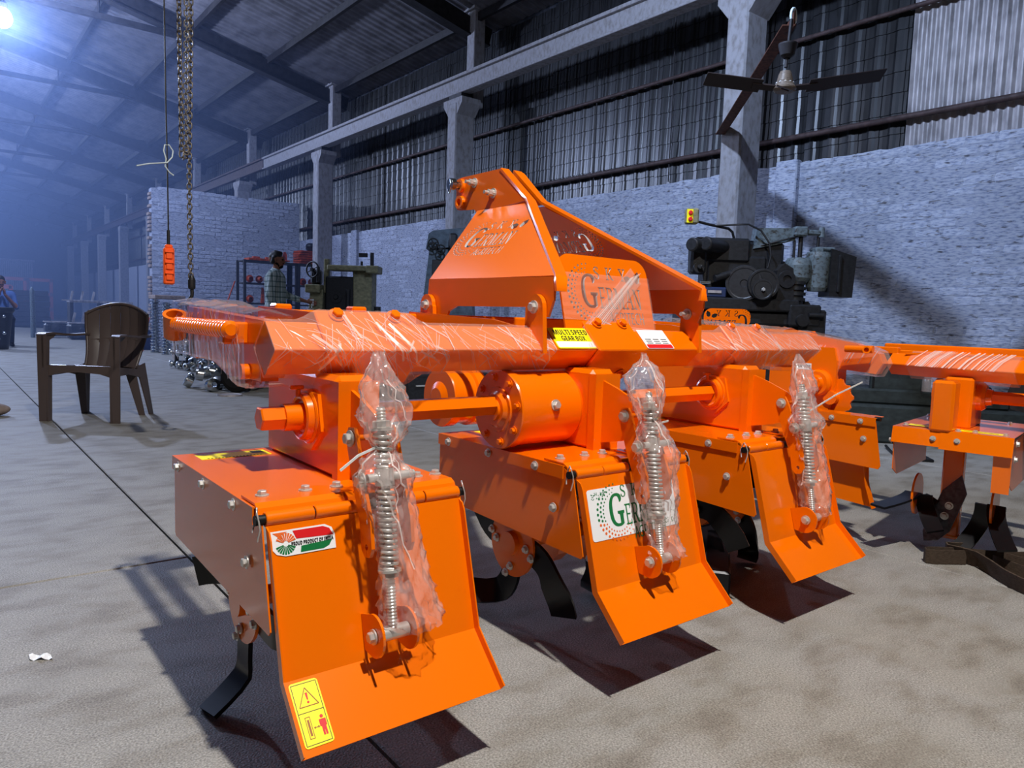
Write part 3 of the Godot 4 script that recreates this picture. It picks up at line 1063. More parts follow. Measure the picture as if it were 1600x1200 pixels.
func weeder() -> void:
	var root := thing("rotary_weeder", "orange three-row rotary weeder with film-wrapped beam and upright hitch frame in the open floor", "farm implement", V(1.63, 0, -1.55))
	var m: Material = M.orange
	# square beam set on edge
	var st := S()
	var k := 0.060
	var dia := []
	for q in 4:
		var a := q * 90.0
		dia += arc(Vector2(cos(deg_to_rad(a)), sin(deg_to_rad(a))) * (k - 0.0085), 0.006, a - 45, a + 45, 4)
	prism(st, dia, V(0.556, 0.798, -1.55), SZ, SY, V(2.158, 0, 0))
	obj("beam", st, m, root)
	for i in 3:
		head(root, [0.0, 0.755, 1.472][i], i)
	clamp_on(root, 0.668, 0.905)
	clamp_on(root, 1.492, 1.690)
	clamp_on(root, 2.155, 2.40)
	# gearbox drum on the middle head
	st = S()
	lathe(st, V(1.172, 0.633, -1.56), SX, [Vector2(0.0, 0.0), Vector2(0.030, 0.0), Vector2(0.030, 0.008), Vector2(0.042, 0.008), Vector2(0.050, 0.018), Vector2(0.060, 0.018), Vector2(0.062, 0.022), Vector2(0.106, 0.022), Vector2(0.108, 0.026), Vector2(0.108, 0.05), Vector2(0.104, 0.052), Vector2(0.104, 0.235), Vector2(0.092, 0.258), Vector2(0.0, 0.258)], 44)
	var drum := obj("gearbox", st, m, root)
	for q in 8:
		var t := TAU * q / 8 + 0.2
		bolt(drum, V(1.194, 0.633 + sin(t) * 0.088, -1.56 + cos(t) * 0.088), -SX, 0.0085, m)
	bolt(drum, V(1.312, 0.650, -1.458), V(0, 0.17, 0.98), 0.011)
	st = S()
	lathe(st, V(1.20, 0.63, -1.88), SX, [Vector2(0, 0), Vector2(0.03, 0), Vector2(0.05, 0.012), Vector2(0.088, 0.012), Vector2(0.09, 0.016), Vector2(0.09, 0.045), Vector2(0.082, 0.05), Vector2(0.082, 0.10), Vector2(0.09, 0.105), Vector2(0.09, 0.14), Vector2(0, 0.14)], 36)
	obj("input_drum", st, m, drum)
	# hexagonal drive shafts between the heads
	for s in [[0.752, 1.176], [1.507, 2.118]]:
		st = S()
		hexbar(st, V(s[0], 0.645, -1.56), V(s[1], 0.645, -1.56), 0.028, PI / 6)
		obj("drive_shaft", st, m, root)
	# second bar and side plates of the frame
	st = S()
	box(st, V(1.60, 0.856, -2.10), V(1.66, 0.055, 0.055), 0.006)
	for x in [0.80, 1.04, 2.30]:
		box(st, V(x, 0.890, -2.10), V(0.05, 0.018, 0.05), 0.005)
	obj("rear_bar", st, m, root)
	for x in [0.74, 1.24, 2.02, 2.42]:
		st = S()
		prism(st, [Vector2(-2.12, 0.89), Vector2(-2.12, 0.83), Vector2(-1.62, 0.80), Vector2(-1.56, 0.86), Vector2(-1.66, 0.875)], V(x, 0, 0), SZ, SY, V(0.012, 0, 0))
		obj("cross_plate", st, m, root)
	st = S()
	prism(st, [Vector2(0.80, -2.05), Vector2(0.98, -1.90), Vector2(1.16, -1.90), Vector2(1.20, -2.05)], V(0, 0.845, 0), SX, SZ, V(0, 0.008, 0))
	obj("deck_plate", st, m, root)
	# wheel arm sockets at both ends, with screw adjusters
	for s in [[0.585, 1.0, 0.52], [2.685, -1.0, 2.745]]:
		var x: float = s[0]
		st = S()
		prism(st, [Vector2(-1.585, 0.856), Vector2(-2.19, 0.882), Vector2(-2.17, 0.752), Vector2(-1.95, 0.745), Vector2(-1.83, 0.718), Vector2(-1.60, 0.722)], V(x - 0.02, 0, 0), SZ, SY, V(0.04, 0, 0))
		box(st, V(x + 0.06 * s[1], 0.80, -2.14), V(0.16, 0.12, 0.05), 0.006)
		rod(st, V(x - 0.04, 0.738, -1.68), V(x + 0.06, 0.738, -1.68), 0.018, 14)
		obj("arm_socket", st, m, root)
		st = S()
		threaded(st, V(s[2], 0.833, -1.66), V(s[2], 0.833, -2.125), 0.0205, 0.021, 0.0075, 18)
		lathe(st, V(s[2] + 0.006, 0.800, -2.165), V(-0.12, 0.88, 0.46), [Vector2(0.020, 0), Vector2(0.029, 0), Vector2(0.030, 0.068), Vector2(0.021, 0.068), Vector2(0.020, 0.0)], 24)
		var screw := obj("adjuster_screw", st, m, root)
		st = S()
		box(st, V((s[2] + x) / 2, 0.825, -1.70), V(absf(x - s[2]) + 0.02, 0.05, 0.03), 0.004)
		obj("screw_block", st, m, screw)
	hitch(root)
	decals(root)
	O = Vector3.ZERO

# upright hitch frame: two folded plates on ears, joined at the top link
func hitch(root: Node3D) -> void:
	var m: Material = M.orange
	for side in [0, 1]:
		var low := 1.30 if side == 0 else 1.94
		var high := 1.575 if side == 0 else 1.665
		var th := V(0.008, 0, 0)
		var st := S()
		prism(st, [Vector2(-2.095, 1.0), Vector2(-2.10, 0.95), Vector2(-2.085, 0.885), Vector2(-1.985, 0.875), Vector2(-1.975, 0.895), Vector2(-1.93, 0.912), Vector2(-1.58, 0.912), Vector2(-1.56, 0.90), Vector2(-1.49, 0.885), Vector2(-1.470, 0.93), Vector2(-1.465, 0.994)], V(low, 0, 0), SZ, SY, th)
		var a := V(low, 0.997, -2.095)
		var b := V(low, 0.997, -1.465)
		var c := V(high, 1.266, -1.938)
		var d := V(high, 1.266, -2.216)
		var n := (b - a).cross(d - a).normalized()
		if (n.x > 0) == (side == 0):
			n = -n
		prism(st, [Vector2(-2.214, 1.254), Vector2(-1.936, 1.276), Vector2(-2.066, 1.388), Vector2(-2.078, 1.397), Vector2(-2.093, 1.399), Vector2(-2.330, 1.398), Vector2(-2.350, 1.392), Vector2(-2.358, 1.376), Vector2(-2.358, 1.292), Vector2(-2.350, 1.281), Vector2(-2.335, 1.278), Vector2(-2.238, 1.272)], V(high, 0, 0), SZ, SY, th)
		# stiffening flange along the front edge
		var inn := V(1.0 if side == 0 else -1.0, 0, 0)
		ribbon(st, [V(high, 1.398, -2.085) + inn * 0.016, V(high, 1.276, -1.934) + inn * 0.016, V(low, 0.994, -1.462) + inn * 0.016, V(low, 0.955, -1.459) + inn * 0.016], [SX], 0.036, 0.009)
		var pl := obj("hitch_plate", st, m, root)
		# lettering cut through the slanting face
		var up := ((d + c) / 2 - (a + b) / 2).normalized()
		var along := (b - a).normalized()
		var nn := along.cross(up).normalized()
		var face := S()
		var upp := (up - along * up.dot(along)).normalized()
		var outline := []
		for q in [a, b, c, d]:
			outline.append(Vector2((q - a).dot(along), (q - a).dot(upp)))
		prism(face, outline, a, along, upp, -n * 0.008)
		if side == 0:
			cut_plate("hitch_face", face, m, root, (a + b) / 2 * 0.44 + (c + d) / 2 * 0.56 + V(0, 0, -0.01), Basis(along, nn.cross(along), nn), 0.26)
		else:
			cut_plate("hitch_face", face, m, root, (a + b) / 2 * 0.42 + (c + d) / 2 * 0.58 + V(0, 0, 0.03), Basis(-along, nn.cross(along), -nn), 0.20)
		var outx := -1.0 if side == 0 else 1.0
		if side == 0:
			for p in [[-2.239, 1.368], [-2.122, 1.318]]:
				bolt(pl, V(high, p[1], p[0]), -SX, 0.0125)
				st = S()
				hexbar(st, V(high, p[1], p[0]), V(high - 0.026, p[1], p[0]), 0.012)
				rod(st, V(high - 0.02, p[1], p[0]), V(high - 0.042, p[1], p[0]), 0.0065, 10)
				obj("spacer_bolt", st, M.zinc, pl)
		# rings of the top link holes
		for y in [1.368, 1.306]:
			st = S()
			lathe(st, V(high + (0.004), y, -2.325), SX * outx, [Vector2(0.014, 0.0), Vector2(0.014, 0.016), Vector2(0.024, 0.016), Vector2(0.026, 0.0)], 22)
			obj("link_ring", st, m, pl)
	var st2 := S()
	rod(st2, V(1.535, 1.368, -2.325), V(1.69, 1.368, -2.325), 0.0125, 14)
	rod(st2, V(1.522, 1.368, -2.325), V(1.54, 1.368, -2.325), 0.022, 16)
	var ring := []
	for i in 18:
		var t := TAU * i / 18
		ring.append(V(1.528 - 0.012 * cos(t), 1.362 + sin(t) * 0.026, -2.335 + cos(t) * 0.026))
	tube(st2, ring, 0.0028, 6, true)
	obj("link_pin", st2, M.chrome, root)
	# ears on the beam and on the rear bar
	for x in [1.284, 1.952]:
		for e in [[-1.530, 0.912, 0.80], [-2.084, 0.914, 0.85]]:
			var st := S()
			var poly := arc(Vector2(e[0], e[1]), 0.036, 0, 180, 10)
			poly += [Vector2(e[0] - 0.038, e[2] + 0.03), Vector2(e[0] - 0.03, e[2]), Vector2(e[0] + 0.046, e[2] - 0.012), Vector2(e[0] + 0.040, e[2] + 0.06)]
			prism(st, poly, V(x, 0, 0), SZ, SY, V(0.014, 0, 0))
			var ear := obj("hitch_ear", st, m, root)
			var dirx := -SX if x < 1.5 else SX
			bolt(ear, V(x + (0.0 if x < 1.5 else 0.014), e[1], e[0]), dirx, 0.0125)
			if x > 1.5:
				bolt(ear, V(x - 0.012, e[1], e[0]), -SX, 0.0125)
				st = S()
				rod(st, V(x, e[1], e[0]), V(x - 0.045, e[1], e[0]), 0.007, 10)
				obj("bolt_end", st, M.zinc, ear)

func decals(root: Node3D) -> void:
	var s2 := sqrt(0.5)
	# name plate standing on the beam
	var up := V(0, 0.245, -0.065).normalized()
	var nz := SX.cross(up).normalized()
	var pc := V(1.617, 0.952, -1.578)
	var st := S()
	var poly := arc(Vector2(0.142, 0.077), 0.05, 0, 90, 6) + arc(Vector2(-0.142, 0.077), 0.05, 90, 180, 6) + [Vector2(-0.192, -0.127), Vector2(0.192, -0.127)]
	prism(st, poly, pc, SX, up, nz * -0.006)
	var pb := Basis(SX, up, nz)
	cut_plate("name_plate", st, M.orange, root, pc + up * 0.018 + SX * 0.022, pb, 0.265, true)
	# yellow gearbox sticker and maker's plate on the beam's upper face
	var bu := V(0, s2, -s2)
	var bn := V(0, s2, s2)
	var bb := Basis(SX, bu, bn)
	var c := V(1.425, 0.8285, -1.5195) + bn * 0.0008
	st = S()
	prism(st, rrect(0.158, 0.078, 0.008), c, SX, bu, bn * 0.0006)
	var stk := obj("sticker", st, M.yellow, root)
	st = S()
	prism(st, rrect(0.15, 0.022, 0.004), c - bu * 0.024, SX, bu, bn * 0.0009)
	obj("white_strip", st, M.white, stk)
	text(stk, "MULTI SPEED", c + bu * 0.022 + bn * 0.0008, bb, 0.128, 0.019, M.ink, false, true)
	text(stk, "GEAR BOX", c - bu * 0.001 + bn * 0.0008, bb, 0.092, 0.018, M.ink, false, true)
	c = V(1.775, 0.8285, -1.5195) + bn * 0.0008
	st = S()
	prism(st, rrect(0.125, 0.078, 0.004), c, SX, bu, bn * 0.0006)
	stk = obj("maker_plate", st, M.white, root)
	st = S()
	prism(st, rrect(0.117, 0.016, 0.002), c - bu * 0.030, SX, bu, bn * 0.0009)
	obj("red_strip", st, M.red, stk)
	for k in 3:
		st = S()
		for q in 3:
			box(st, c + bu * (-0.001 - k * 0.008) + SX * (-0.036 + q * 0.036) + bn * 0.0009, V(0.026, 0.0025, 0.0006), 0.0, bb)
		obj("print_line", st, M.ink, stk)
	# stickers on the flaps: u up the upper panel
	var u1 := V(0, 0.261, -0.072).normalized()
	var f1 := SX.cross(u1).normalized()
	var b1 := Basis(SX, u1, f1)
	var o1 := V(0.520, 0.464, -1.2489) + f1 * 0.0022
	st = S()
	prism(st, [Vector2(-0.060, -0.008), Vector2(-0.052, -0.018), Vector2(-0.036, -0.023), Vector2(0.060, -0.023), Vector2(0.060, 0.004), Vector2(0.055, 0.016), Vector2(0.042, 0.023), Vector2(-0.060, 0.023)], o1, SX, u1, f1 * 0.0006)
	stk = obj("sticker", st, M.white, root)
	st = S()
	prism(st, [Vector2(-0.014, 0.005), Vector2(0.057, 0.002), Vector2(0.050, 0.015), Vector2(0.038, 0.020), Vector2(-0.020, 0.020)], o1, SX, u1, f1 * 0.0010)
	obj("red_band", st, M.red, stk)
	st = S()
	prism(st, [Vector2(-0.008, -0.020), Vector2(0.036, -0.020), Vector2(0.047, -0.016), Vector2(0.054, -0.006), Vector2(-0.006, -0.009)], o1, SX, u1, f1 * 0.0010)
	obj("green_band", st, M.green, stk)
	st = S()
	prism(st, [Vector2(-0.057, 0.020), Vector2(-0.040, 0.006), Vector2(-0.044, 0.014), Vector2(-0.03, 0.02)], o1, SX, u1, f1 * 0.0010)
	obj("orange_band", st, M.dot, stk)
	for k in 22:
		st = S()
		var t := deg_to_rad(k * 360.0 / 22 + 4.0)
		if absf(sin(t)) < 0.22:
			continue
		var dir := Vector2(cos(t), sin(t))
		prism(st, [dir * 0.005 + dir.orthogonal() * 0.0004, dir * 0.019 + dir.orthogonal() * 0.0019, dir * 0.019 - dir.orthogonal() * 0.0019, dir * 0.005 - dir.orthogonal() * 0.0004], o1 + SX * -0.034 - u1 * 0.001, SX, u1, f1 * 0.0012)
		obj("wheel_ray", st, M.dot if sin(t) > 0 else M.green, stk)
	text(stk, "PROUD PRODUCT OF INDIA", o1 + SX * 0.016 - u1 * 0.003 + f1 * 0.0016, b1, 0.080, 0.0066, M.ink, false, true)
	var u2 := V(0, 0.091, -0.095).normalized()
	var f2 := SX.cross(u2).normalized()
	var b2 := Basis(SX, u2, f2)
	var o2 := V(0.491, 0.193, -1.1411) + f2 * 0.0022
	st = S()
	prism(st, rrect(0.052, 0.112, 0.006), o2, SX, u2, f2 * 0.0006)
	stk = obj("warning_sticker", st, M.yellow, root)
	st = S()
	for k in [-1.0, 1.0]:
		box(st, o2 + SX * 0.0225 * k + f2 * 0.0007, V(0.0010, 0.104, 0.0006), 0.0, b2)
		box(st, o2 + u2 * 0.052 * k + f2 * 0.0007, V(0.046, 0.0010, 0.0006), 0.0, b2)
	box(st, o2 + u2 * 0.002 + f2 * 0.0007, V(0.046, 0.0010, 0.0006), 0.0, b2)
	obj("border", st, M.ink, stk)
	st = S()
	var tr := [Vector2(-0.017, 0.012), Vector2(0.017, 0.012), Vector2(0.0, 0.044)]
	for k in 3:
		var a: Vector2 = tr[k]
		var b: Vector2 = tr[(k + 1) % 3]
		ribbon(st, [o2 + SX * a.x + u2 * a.y + f2 * 0.0009, o2 + SX * b.x + u2 * b.y + f2 * 0.0009], [f2.cross(V(b.x - a.x, 0, 0) + u2 * (b.y - a.y))], 0.0014, 0.0006)
	obj("warning_triangle", st, M.brown_ink, stk)
	st = S()
	prism(st, [Vector2(-0.0022, 0.035), Vector2(0.0022, 0.035), Vector2(0.0010, 0.0225), Vector2(-0.0010, 0.0225)], o2, SX, u2, f2 * 0.0010)
	lathe(st, o2 + u2 * 0.0185, f2, [Vector2(0.0022, 0), Vector2(0.0022, 0.0010), Vector2(0, 0.0010)], 10)
	obj("exclamation_mark", st, M.red, stk)
	st = S()
	for q in [[-0.0135, 0.0], [-0.0055, 0.0]]:
		box(st, o2 + SX * q[0] - u2 * 0.024 + f2 * 0.0008, V(0.0010, 0.036, 0.0006), 0.0, b2)
	for q in [-0.006, -0.042]:
		box(st, o2 - SX * 0.0095 + u2 * q + f2 * 0.0008, V(0.009, 0.0010, 0.0006), 0.0, b2)
	box(st, o2 - SX * 0.0095 - u2 * 0.024 + f2 * 0.0008, V(0.0035, 0.027, 0.0006), 0.0, b2)
	obj("guard_mark", st, M.brown_ink, stk)
	st = S()
	box(st, o2 + SX * 0.0025 - u2 * 0.026 + f2 * 0.0008, V(0.009, 0.0012, 0.0006), 0.0, b2)
	prism(st, [Vector2(-0.003, -0.026), Vector2(0.0, -0.0235), Vector2(0.0, -0.0285)], o2, SX, u2, f2 * 0.0010)
	prism(st, [Vector2(0.008, -0.026), Vector2(0.005, -0.0235), Vector2(0.005, -0.0285)], o2, SX, u2, f2 * 0.0010)
	obj("arrow", st, M.brown_ink, stk)
	st = S()
	lathe(st, o2 + SX * 0.0145 - u2 * 0.0105, f2, [Vector2(0.0030, 0), Vector2(0.0030, 0.0010), Vector2(0, 0.0010)], 12)
	prism(st, [Vector2(0.0085, -0.0150), Vector2(0.0205, -0.0150), Vector2(0.0205, -0.027), Vector2(0.0185, -0.027), Vector2(0.0185, -0.042), Vector2(0.0152, -0.042), Vector2(0.0146, -0.030), Vector2(0.0140, -0.042), Vector2(0.0107, -0.042), Vector2(0.0107, -0.027), Vector2(0.0085, -0.027)], o2, SX, u2, f2 * 0.0010)
	obj("figure_mark", st, M.red, stk)
	# white maker's sticker on the second flap
	var o3 := V(1.392, 0.408, -1.2335) + f1 * 0.0022
	st = S()
	prism(st, rrect(0.318, 0.125, 0.008), o3, SX, u1, f1 * 0.0006)
	stk = obj("sticker", st, M.white, root)
	logo(stk, o3 + SX * 0.01 + u1 * 0.004 + f1 * 0.0008, b1, 0.205, M.green, true, M.green)
	for q in [[-0.14, 0.045, 1.0], [0.14, -0.045, -1.0]]:
		st = S()
		for k in 40:
			var w := rng.randf() * 0.055
			var h := rng.randf() * rng.randf() * 0.042 * (1.0 - w / 0.06)
			box(st, o3 + SX * (q[0] + q[2] * w - q[2] * 0.008) + u1 * (q[1] - q[2] * h + q[2] * 0.008) + f1 * 0.0008, V(0.0021, 0.0021, 0.0006), 0.0, b1)
		obj("speckle_print", st, M.green, stk)
	# warning strip lying on the first hood
	for q in [[0.568, -1.795, 0.165], [1.36, -1.80, 0.10], [2.10, -1.80, 0.16]]:
		var o4 := V(q[0], 0.5256, q[1])
		st = S()
		box(st, o4, V(q[2], 0.0006, 0.062), 0.0)
		stk = obj("sticker", st, M.yellow, root)
		st = S()
		for k in 16:
			box(st, o4 + V(-q[2] * 0.4 + k * q[2] * 0.05, 0.0004, 0.026), V(0.004, 0.0006, 0.006), 0.0)
		obj("print_line", st, M.ink, stk)
		st = S()
		box(st, o4 + V(q[2] * 0.36, 0.0004, -0.01), V(0.028, 0.0006, 0.026), 0.0)
		obj("symbol_block", st, M.ink, stk)

# ---------------------------------------------------------------- plastic bags and stretch film
func poly_bag(dx: float, label: String, prof: Array, sd: int, tie: Array) -> void:
	# prof: [height, half width, shift along x]; the bag hangs round the sprung rod
	var t := thing("plastic_bag", label, "plastic bag", V(0.655 + dx, 0.28, -1.18), "clear bags on the sprung rods")
	var nz := FastNoiseLite.new()
	nz.seed = sd
	nz.frequency = 9.0
	nz.fractal_type = FastNoiseLite.FRACTAL_RIDGED
	nz.fractal_octaves = 3
	var seg := 40
	var rows := 96
	var f := func(i: int, j: int) -> Vector3:
		var u := float(i) / rows * (prof.size() - 1)
		var a := mini(int(u), prof.size() - 2)
		var q := smoothstep(0.0, 1.0, u - a)
		var y := lerpf(prof[a][0], prof[a + 1][0], u - a)
		var w := lerpf(prof[a][1], prof[a + 1][1], q)
		var s := lerpf(prof[a][2], prof[a + 1][2], q)
		var ax := V(0.654 + dx + s, y, -1.152 - (y - 0.30) * 0.172)
		var an := TAU * j / seg
		var dir := V(cos(an), 0, sin(an) * 0.72)
		var r := w * (1.0 + 0.38 * (nz.get_noise_3d(cos(an) * 0.14 + dx, y * 1.3, sin(an) * 0.14)) - 0.10)
		return ax + dir * r + V(0, nz.get_noise_2d(an * 0.3, y * 3.0 + 5.0) * 0.008, 0)
	var st := S()
	grid(st, rows, seg, f, Vector3.ZERO, true)
	obj("bag_film", st, M.bag, t)
	# gathered folds run down the film
	st = S()
	for k in 16:
		var j := (k * 7 + sd) % seg
		var i0 := (k * 13) % 60
		var pts := []
		var wd := []
		for i in 14:
			var ii := i0 + i * 2 + (k % 3)
			if ii > rows:
				break
			var p: Vector3 = f.call(ii, float(j) + i * (0.35 if k % 2 == 0 else -0.3))
			var c := V(0.654 + dx, p.y, -1.152 - (p.y - 0.30) * 0.172)
			var n := V(p.x - c.x, 0, p.z - c.z).normalized()
			pts.append(p + n * 0.0012)
			wd.append(n.cross(SY))
		if pts.size() > 3:
			ribbon(st, pts, wd, 0.0022 + 0.0016 * (k % 3), 0.0003)
	tag(obj("fold", st, M.fold, t), "", "", "", "stuff")
	for q in tie:
		st = S()
		ribbon(st, [q[0], (q[0] + q[1]) / 2 + V(0, 0.006, 0), q[1]], [SY], 0.0048, 0.0014)
		obj("cable_tie", st, M.tie, t)
	O = Vector3.ZERO

func bags() -> void:
	poly_bag(0.0, "clear plastic bag on the sprung rod over the flap with the oval flag sticker", [[0.806, 0.010, 0.006], [0.79, 0.014, 0.006], [0.765, 0.027, 0.008], [0.73, 0.045, 0.008], [0.69, 0.050, 0.012], [0.655, 0.040, 0.01], [0.625, 0.019, 0.008], [0.60, 0.040, 0.002], [0.575, 0.053, 0.002], [0.54, 0.047, 0.008], [0.50, 0.044, 0.014], [0.45, 0.043, 0.022], [0.40, 0.046, 0.030], [0.35, 0.054, 0.034], [0.31, 0.057, 0.042], [0.292, 0.050, 0.046]], 3, [[V(0.640, 0.632, -1.205), V(0.565, 0.598, -1.195)]])
	poly_bag(0.755, "crumpled clear plastic bag on the sprung rod over the flap with the large white sticker", [[0.800, 0.006, -0.004], [0.785, 0.011, -0.002], [0.765, 0.034, -0.004], [0.735, 0.052, -0.008], [0.70, 0.053, -0.004], [0.66, 0.038, -0.002], [0.635, 0.028, 0.0], [0.60, 0.044, 0.008], [0.56, 0.060, 0.016], [0.51, 0.053, 0.016], [0.46, 0.051, 0.014], [0.41, 0.049, 0.014], [0.36, 0.043, 0.016], [0.33, 0.042, 0.016], [0.31, 0.058, 0.020], [0.295, 0.046, 0.03]], 17, [[V(1.42, 0.612, -1.205), V(1.53, 0.622, -1.25)]])
	poly_bag(1.472, "clear plastic bag on the sprung rod over the flap without any sticker", [[0.795, 0.006, -0.004], [0.775, 0.018, 0.0], [0.74, 0.036, 0.012], [0.70, 0.046, 0.018], [0.66, 0.040, 0.008], [0.62, 0.044, 0.0], [0.59, 0.062, 0.004], [0.565, 0.050, 0.004], [0.53, 0.044, 0.008], [0.48, 0.049, 0.018], [0.43, 0.052, 0.022], [0.38, 0.054, 0.026], [0.33, 0.052, 0.024], [0.30, 0.044, 0.026]], 29, [[V(2.150, 0.622, -1.20), V(2.466, 0.704, -1.195)]])

# stretch film wound round the square beam from x0 to x1; swell: how far clamp plates push it out
func beam_film(label: String, x0: float, x1: float, bulge: Array, folds: int, sd: int) -> void:
	var t := thing("stretch_film", label, "plastic film", V((x0 + x1) / 2, 0.80, -1.55), "")
	var nz := FastNoiseLite.new()
	nz.seed = sd
	nz.frequency = 14.0
	nz.fractal_octaves = 3
	var nx := int((x1 - x0) * 90.0)
	var seg := 32
	var f := func(i: float, j: float) -> Vector3:
		var x := lerpf(x0, x1, i / nx)
		var an := TAU * j / seg + PI / 2
		var q := fposmod(j, 8.0) / 8.0
		var c0 := floorf(j / 8.0)
		var a := Vector2(cos(PI / 2 * c0 + PI / 2), sin(PI / 2 * c0 + PI / 2))
		var b := Vector2(cos(PI / 2 * (c0 + 1) + PI / 2), sin(PI / 2 * (c0 + 1) + PI / 2))
		var p := a.lerp(b, q)
		var k := 0.0635
		for s in bulge:
			k += 0.024 * smoothstep(s[0] - 0.05, s[0] + 0.01, x) * (1.0 - smoothstep(s[1] - 0.01, s[1] + 0.05, x))
		k += 0.0016 * nz.get_noise_2d(x * 2.2 + j * 0.02, j * 0.25)
		return V(x, 0.798 + p.y * k, -1.55 - p.x * k)
	var st := S()
	grid(st, nx, seg, func(i: int, j: int) -> Vector3: return f.call(float(i), float(j)), Vector3.ZERO, false)
	obj("film_skin", st, M.stretch, t)
	st = S()
	var r := RandomNumberGenerator.new()
	r.seed = sd
	for k in folds:
		var i0 := r.randf() * nx
		var lean: float = ([0.5, 0.62, -0.30, 0.85, 0.15][(k / 9) % 5] + r.randf_range(-0.07, 0.07)) * nx * 0.10 / maxf(0.2, x1 - x0)
		var j0 := r.randf_range(-0.5, 10.0)
		var j1 := minf(j0 + r.randf_range(2.0, 8.0), 16.5)
		var pts := []
		for q in 9:
			var u := q / 8.0
			var ii := clampf(i0 + lean * u, 0, nx)
			var p: Vector3 = f.call(ii, lerpf(j0, j1, u))
			var c := V(p.x, 0.798, -1.55)
			pts.append(p + (p - c).normalized() * 0.0012)
		var wmid: Vector3 = (pts[4] - V(pts[4].x, 0.798, -1.55)).normalized()
		ribbon(st, pts, [wmid.cross(pts[8] - pts[0])], r.randf_range(0.0005, 0.0018) if k % 11 else r.randf_range(0.003, 0.006), 0.0002)
	tag(obj("fold", st, M.fold, t), "", "", "", "stuff")
	O = Vector3.ZERO

func films() -> void:
	beam_film("clear stretch film wound round the beam end above the first head", 0.553, 1.00, [[0.668, 0.905]], 120, 5)
	beam_film("thin clear stretch film on the beam between the first head and the name plate", 1.0, 1.335, [], 60, 6)
	beam_film("clear stretch film wound round the beam end above the third head", 1.965, 2.717, [[2.155, 2.40]], 130, 8)
	# film over the name plate: a skin and a broad gathered band
	var t := thing("stretch_film", "clear stretch film drawn across the upright lettered plate", "plastic film", V(1.617, 0.95, -1.57))
	var up := V(0, 0.245, -0.065).normalized()
	var nz := SX.cross(up).normalized()
	var pc := V(1.617, 0.952, -1.578) + nz * 0.003
	var st := S()
	grid(st, 24, 12, func(i: int, j: int) -> Vector3:
		var x := lerpf(-0.194, 0.194, i / 24.0)
		var y := lerpf(-0.085, 0.07, j / 12.0) - (0.02 * x / 0.19 if j == 0 else 0.0)
		return pc + SX * x + up * y + nz * (0.0012 * sin(y * 260.0 + x * 9.0)), nz, false)
	obj("film_skin", st, M.stretch, t)
	st = S()
	for k in 7:
		var a := pc + SX * (0.158 - k * 0.008) + up * (0.085 - k * 0.003) + nz * 0.003
		var b := pc + SX * (-0.08 - k * 0.011) + up * -0.118 + nz * 0.005
		ribbon(st, [a, (a + b) / 2 + nz * 0.003, b, V(b.x - 0.02, 0.80, -1.480)], [nz.cross(b - a)], 0.0012 + 0.0012 * (k % 3), 0.0003)
	var wide := S()
	var wa := pc + SX * 0.135 + up * 0.075 + nz * 0.002
	var wb := pc + SX * -0.11 + up * -0.118 + nz * 0.004
	ribbon(wide, [wa, (wa + wb) / 2 + nz * 0.002, wb, V(wb.x - 0.02, 0.80, -1.482)], [nz.cross(wb - wa)], 0.062, 0.0003)
	obj("film_band", wide, M.stretch, t)
	for k in 6:
		var a := pc + SX * (-0.10 + k * 0.02) + up * (-0.06 - k * 0.006) + nz * 0.003
		ribbon(st, [a, a + SX * 0.10 - up * 0.03 + nz * 0.002, pc + SX * 0.19 - up * (0.10 + 0.004 * k) + nz * 0.002], [up], 0.0015 + 0.0008 * (k % 3), 0.0003)
	tag(obj("fold", st, M.fold, t), "", "", "", "stuff")
	# film round the wheel arm sockets
	for s in [[0.585, "clear stretch film round the arm socket with the screw eye", 4], [2.685, "clear stretch film round the arm socket at the beam end beside the third head", 9]]:
		var x: float = s[0]
		t = thing("stretch_film", s[1], "plastic film", V(x, 0.80, -1.9))
		st = S()
		var r := RandomNumberGenerator.new()
		r.seed = s[2]
		var nn := FastNoiseLite.new()
		nn.seed = s[2]
		nn.frequency = 12.0
		var half := 0.052
		var f := func(i: int, j: int) -> Vector3:
			var z := lerpf(-1.60, -2.215, i / 40.0)
			var lo := lerpf(0.708, 0.752, smoothstep(3.0, 16.0, float(i)))
			var hi := lerpf(0.868, 0.895, i / 40.0)
			var q: Array = [[-1.0, lo], [-1.08, lerpf(lo, hi, 0.33)], [-1.08, lerpf(lo, hi, 0.66)], [-1.0, hi], [0.0, hi + 0.012], [1.0, hi], [1.05, (lo + hi) / 2], [1.0, lo], [-1.0, lo]]
			var n := nn.get_noise_2d(z * 6.0, j * 3.0)
			return V(x + q[j][0] * half * (1.0 + 0.06 * n), q[j][1] + 0.004 * n, z)
		grid(st, 40, 8, f, Vector3.ZERO, false)
		obj("film_skin", st, M.stretch, t)
		st = S()
		for k in 46:
			var z := r.randf_range(-2.2, -1.62)
			var a := V(x - half * 1.09, r.randf_range(0.72, 0.80), z)
			var b := V(x - half * 1.09, r.randf_range(0.80, 0.875), z + r.randf_range(-0.10, 0.06))
			ribbon(st, [a, (a + b) / 2 - SX * 0.0015, b], [SZ], r.randf_range(0.0008, 0.004), 0.0003)
		for k in 3:
			var pts := []
			for i in 14:
				var u := i / 13.0
				pts.append(V(x - 0.02 + 0.03 * k, 0.885 + sin(u * PI) * (0.010 + 0.004 * k), -2.20 + u * (0.20 + 0.06 * k)))
			var loose := S()
			ribbon(loose, pts, [SX], 0.05, 0.0003)
			obj("film_edge", loose, M.stretch, t)
		tag(obj("fold", st, M.fold, t), "", "", "", "stuff")
	O = Vector3.ZERO

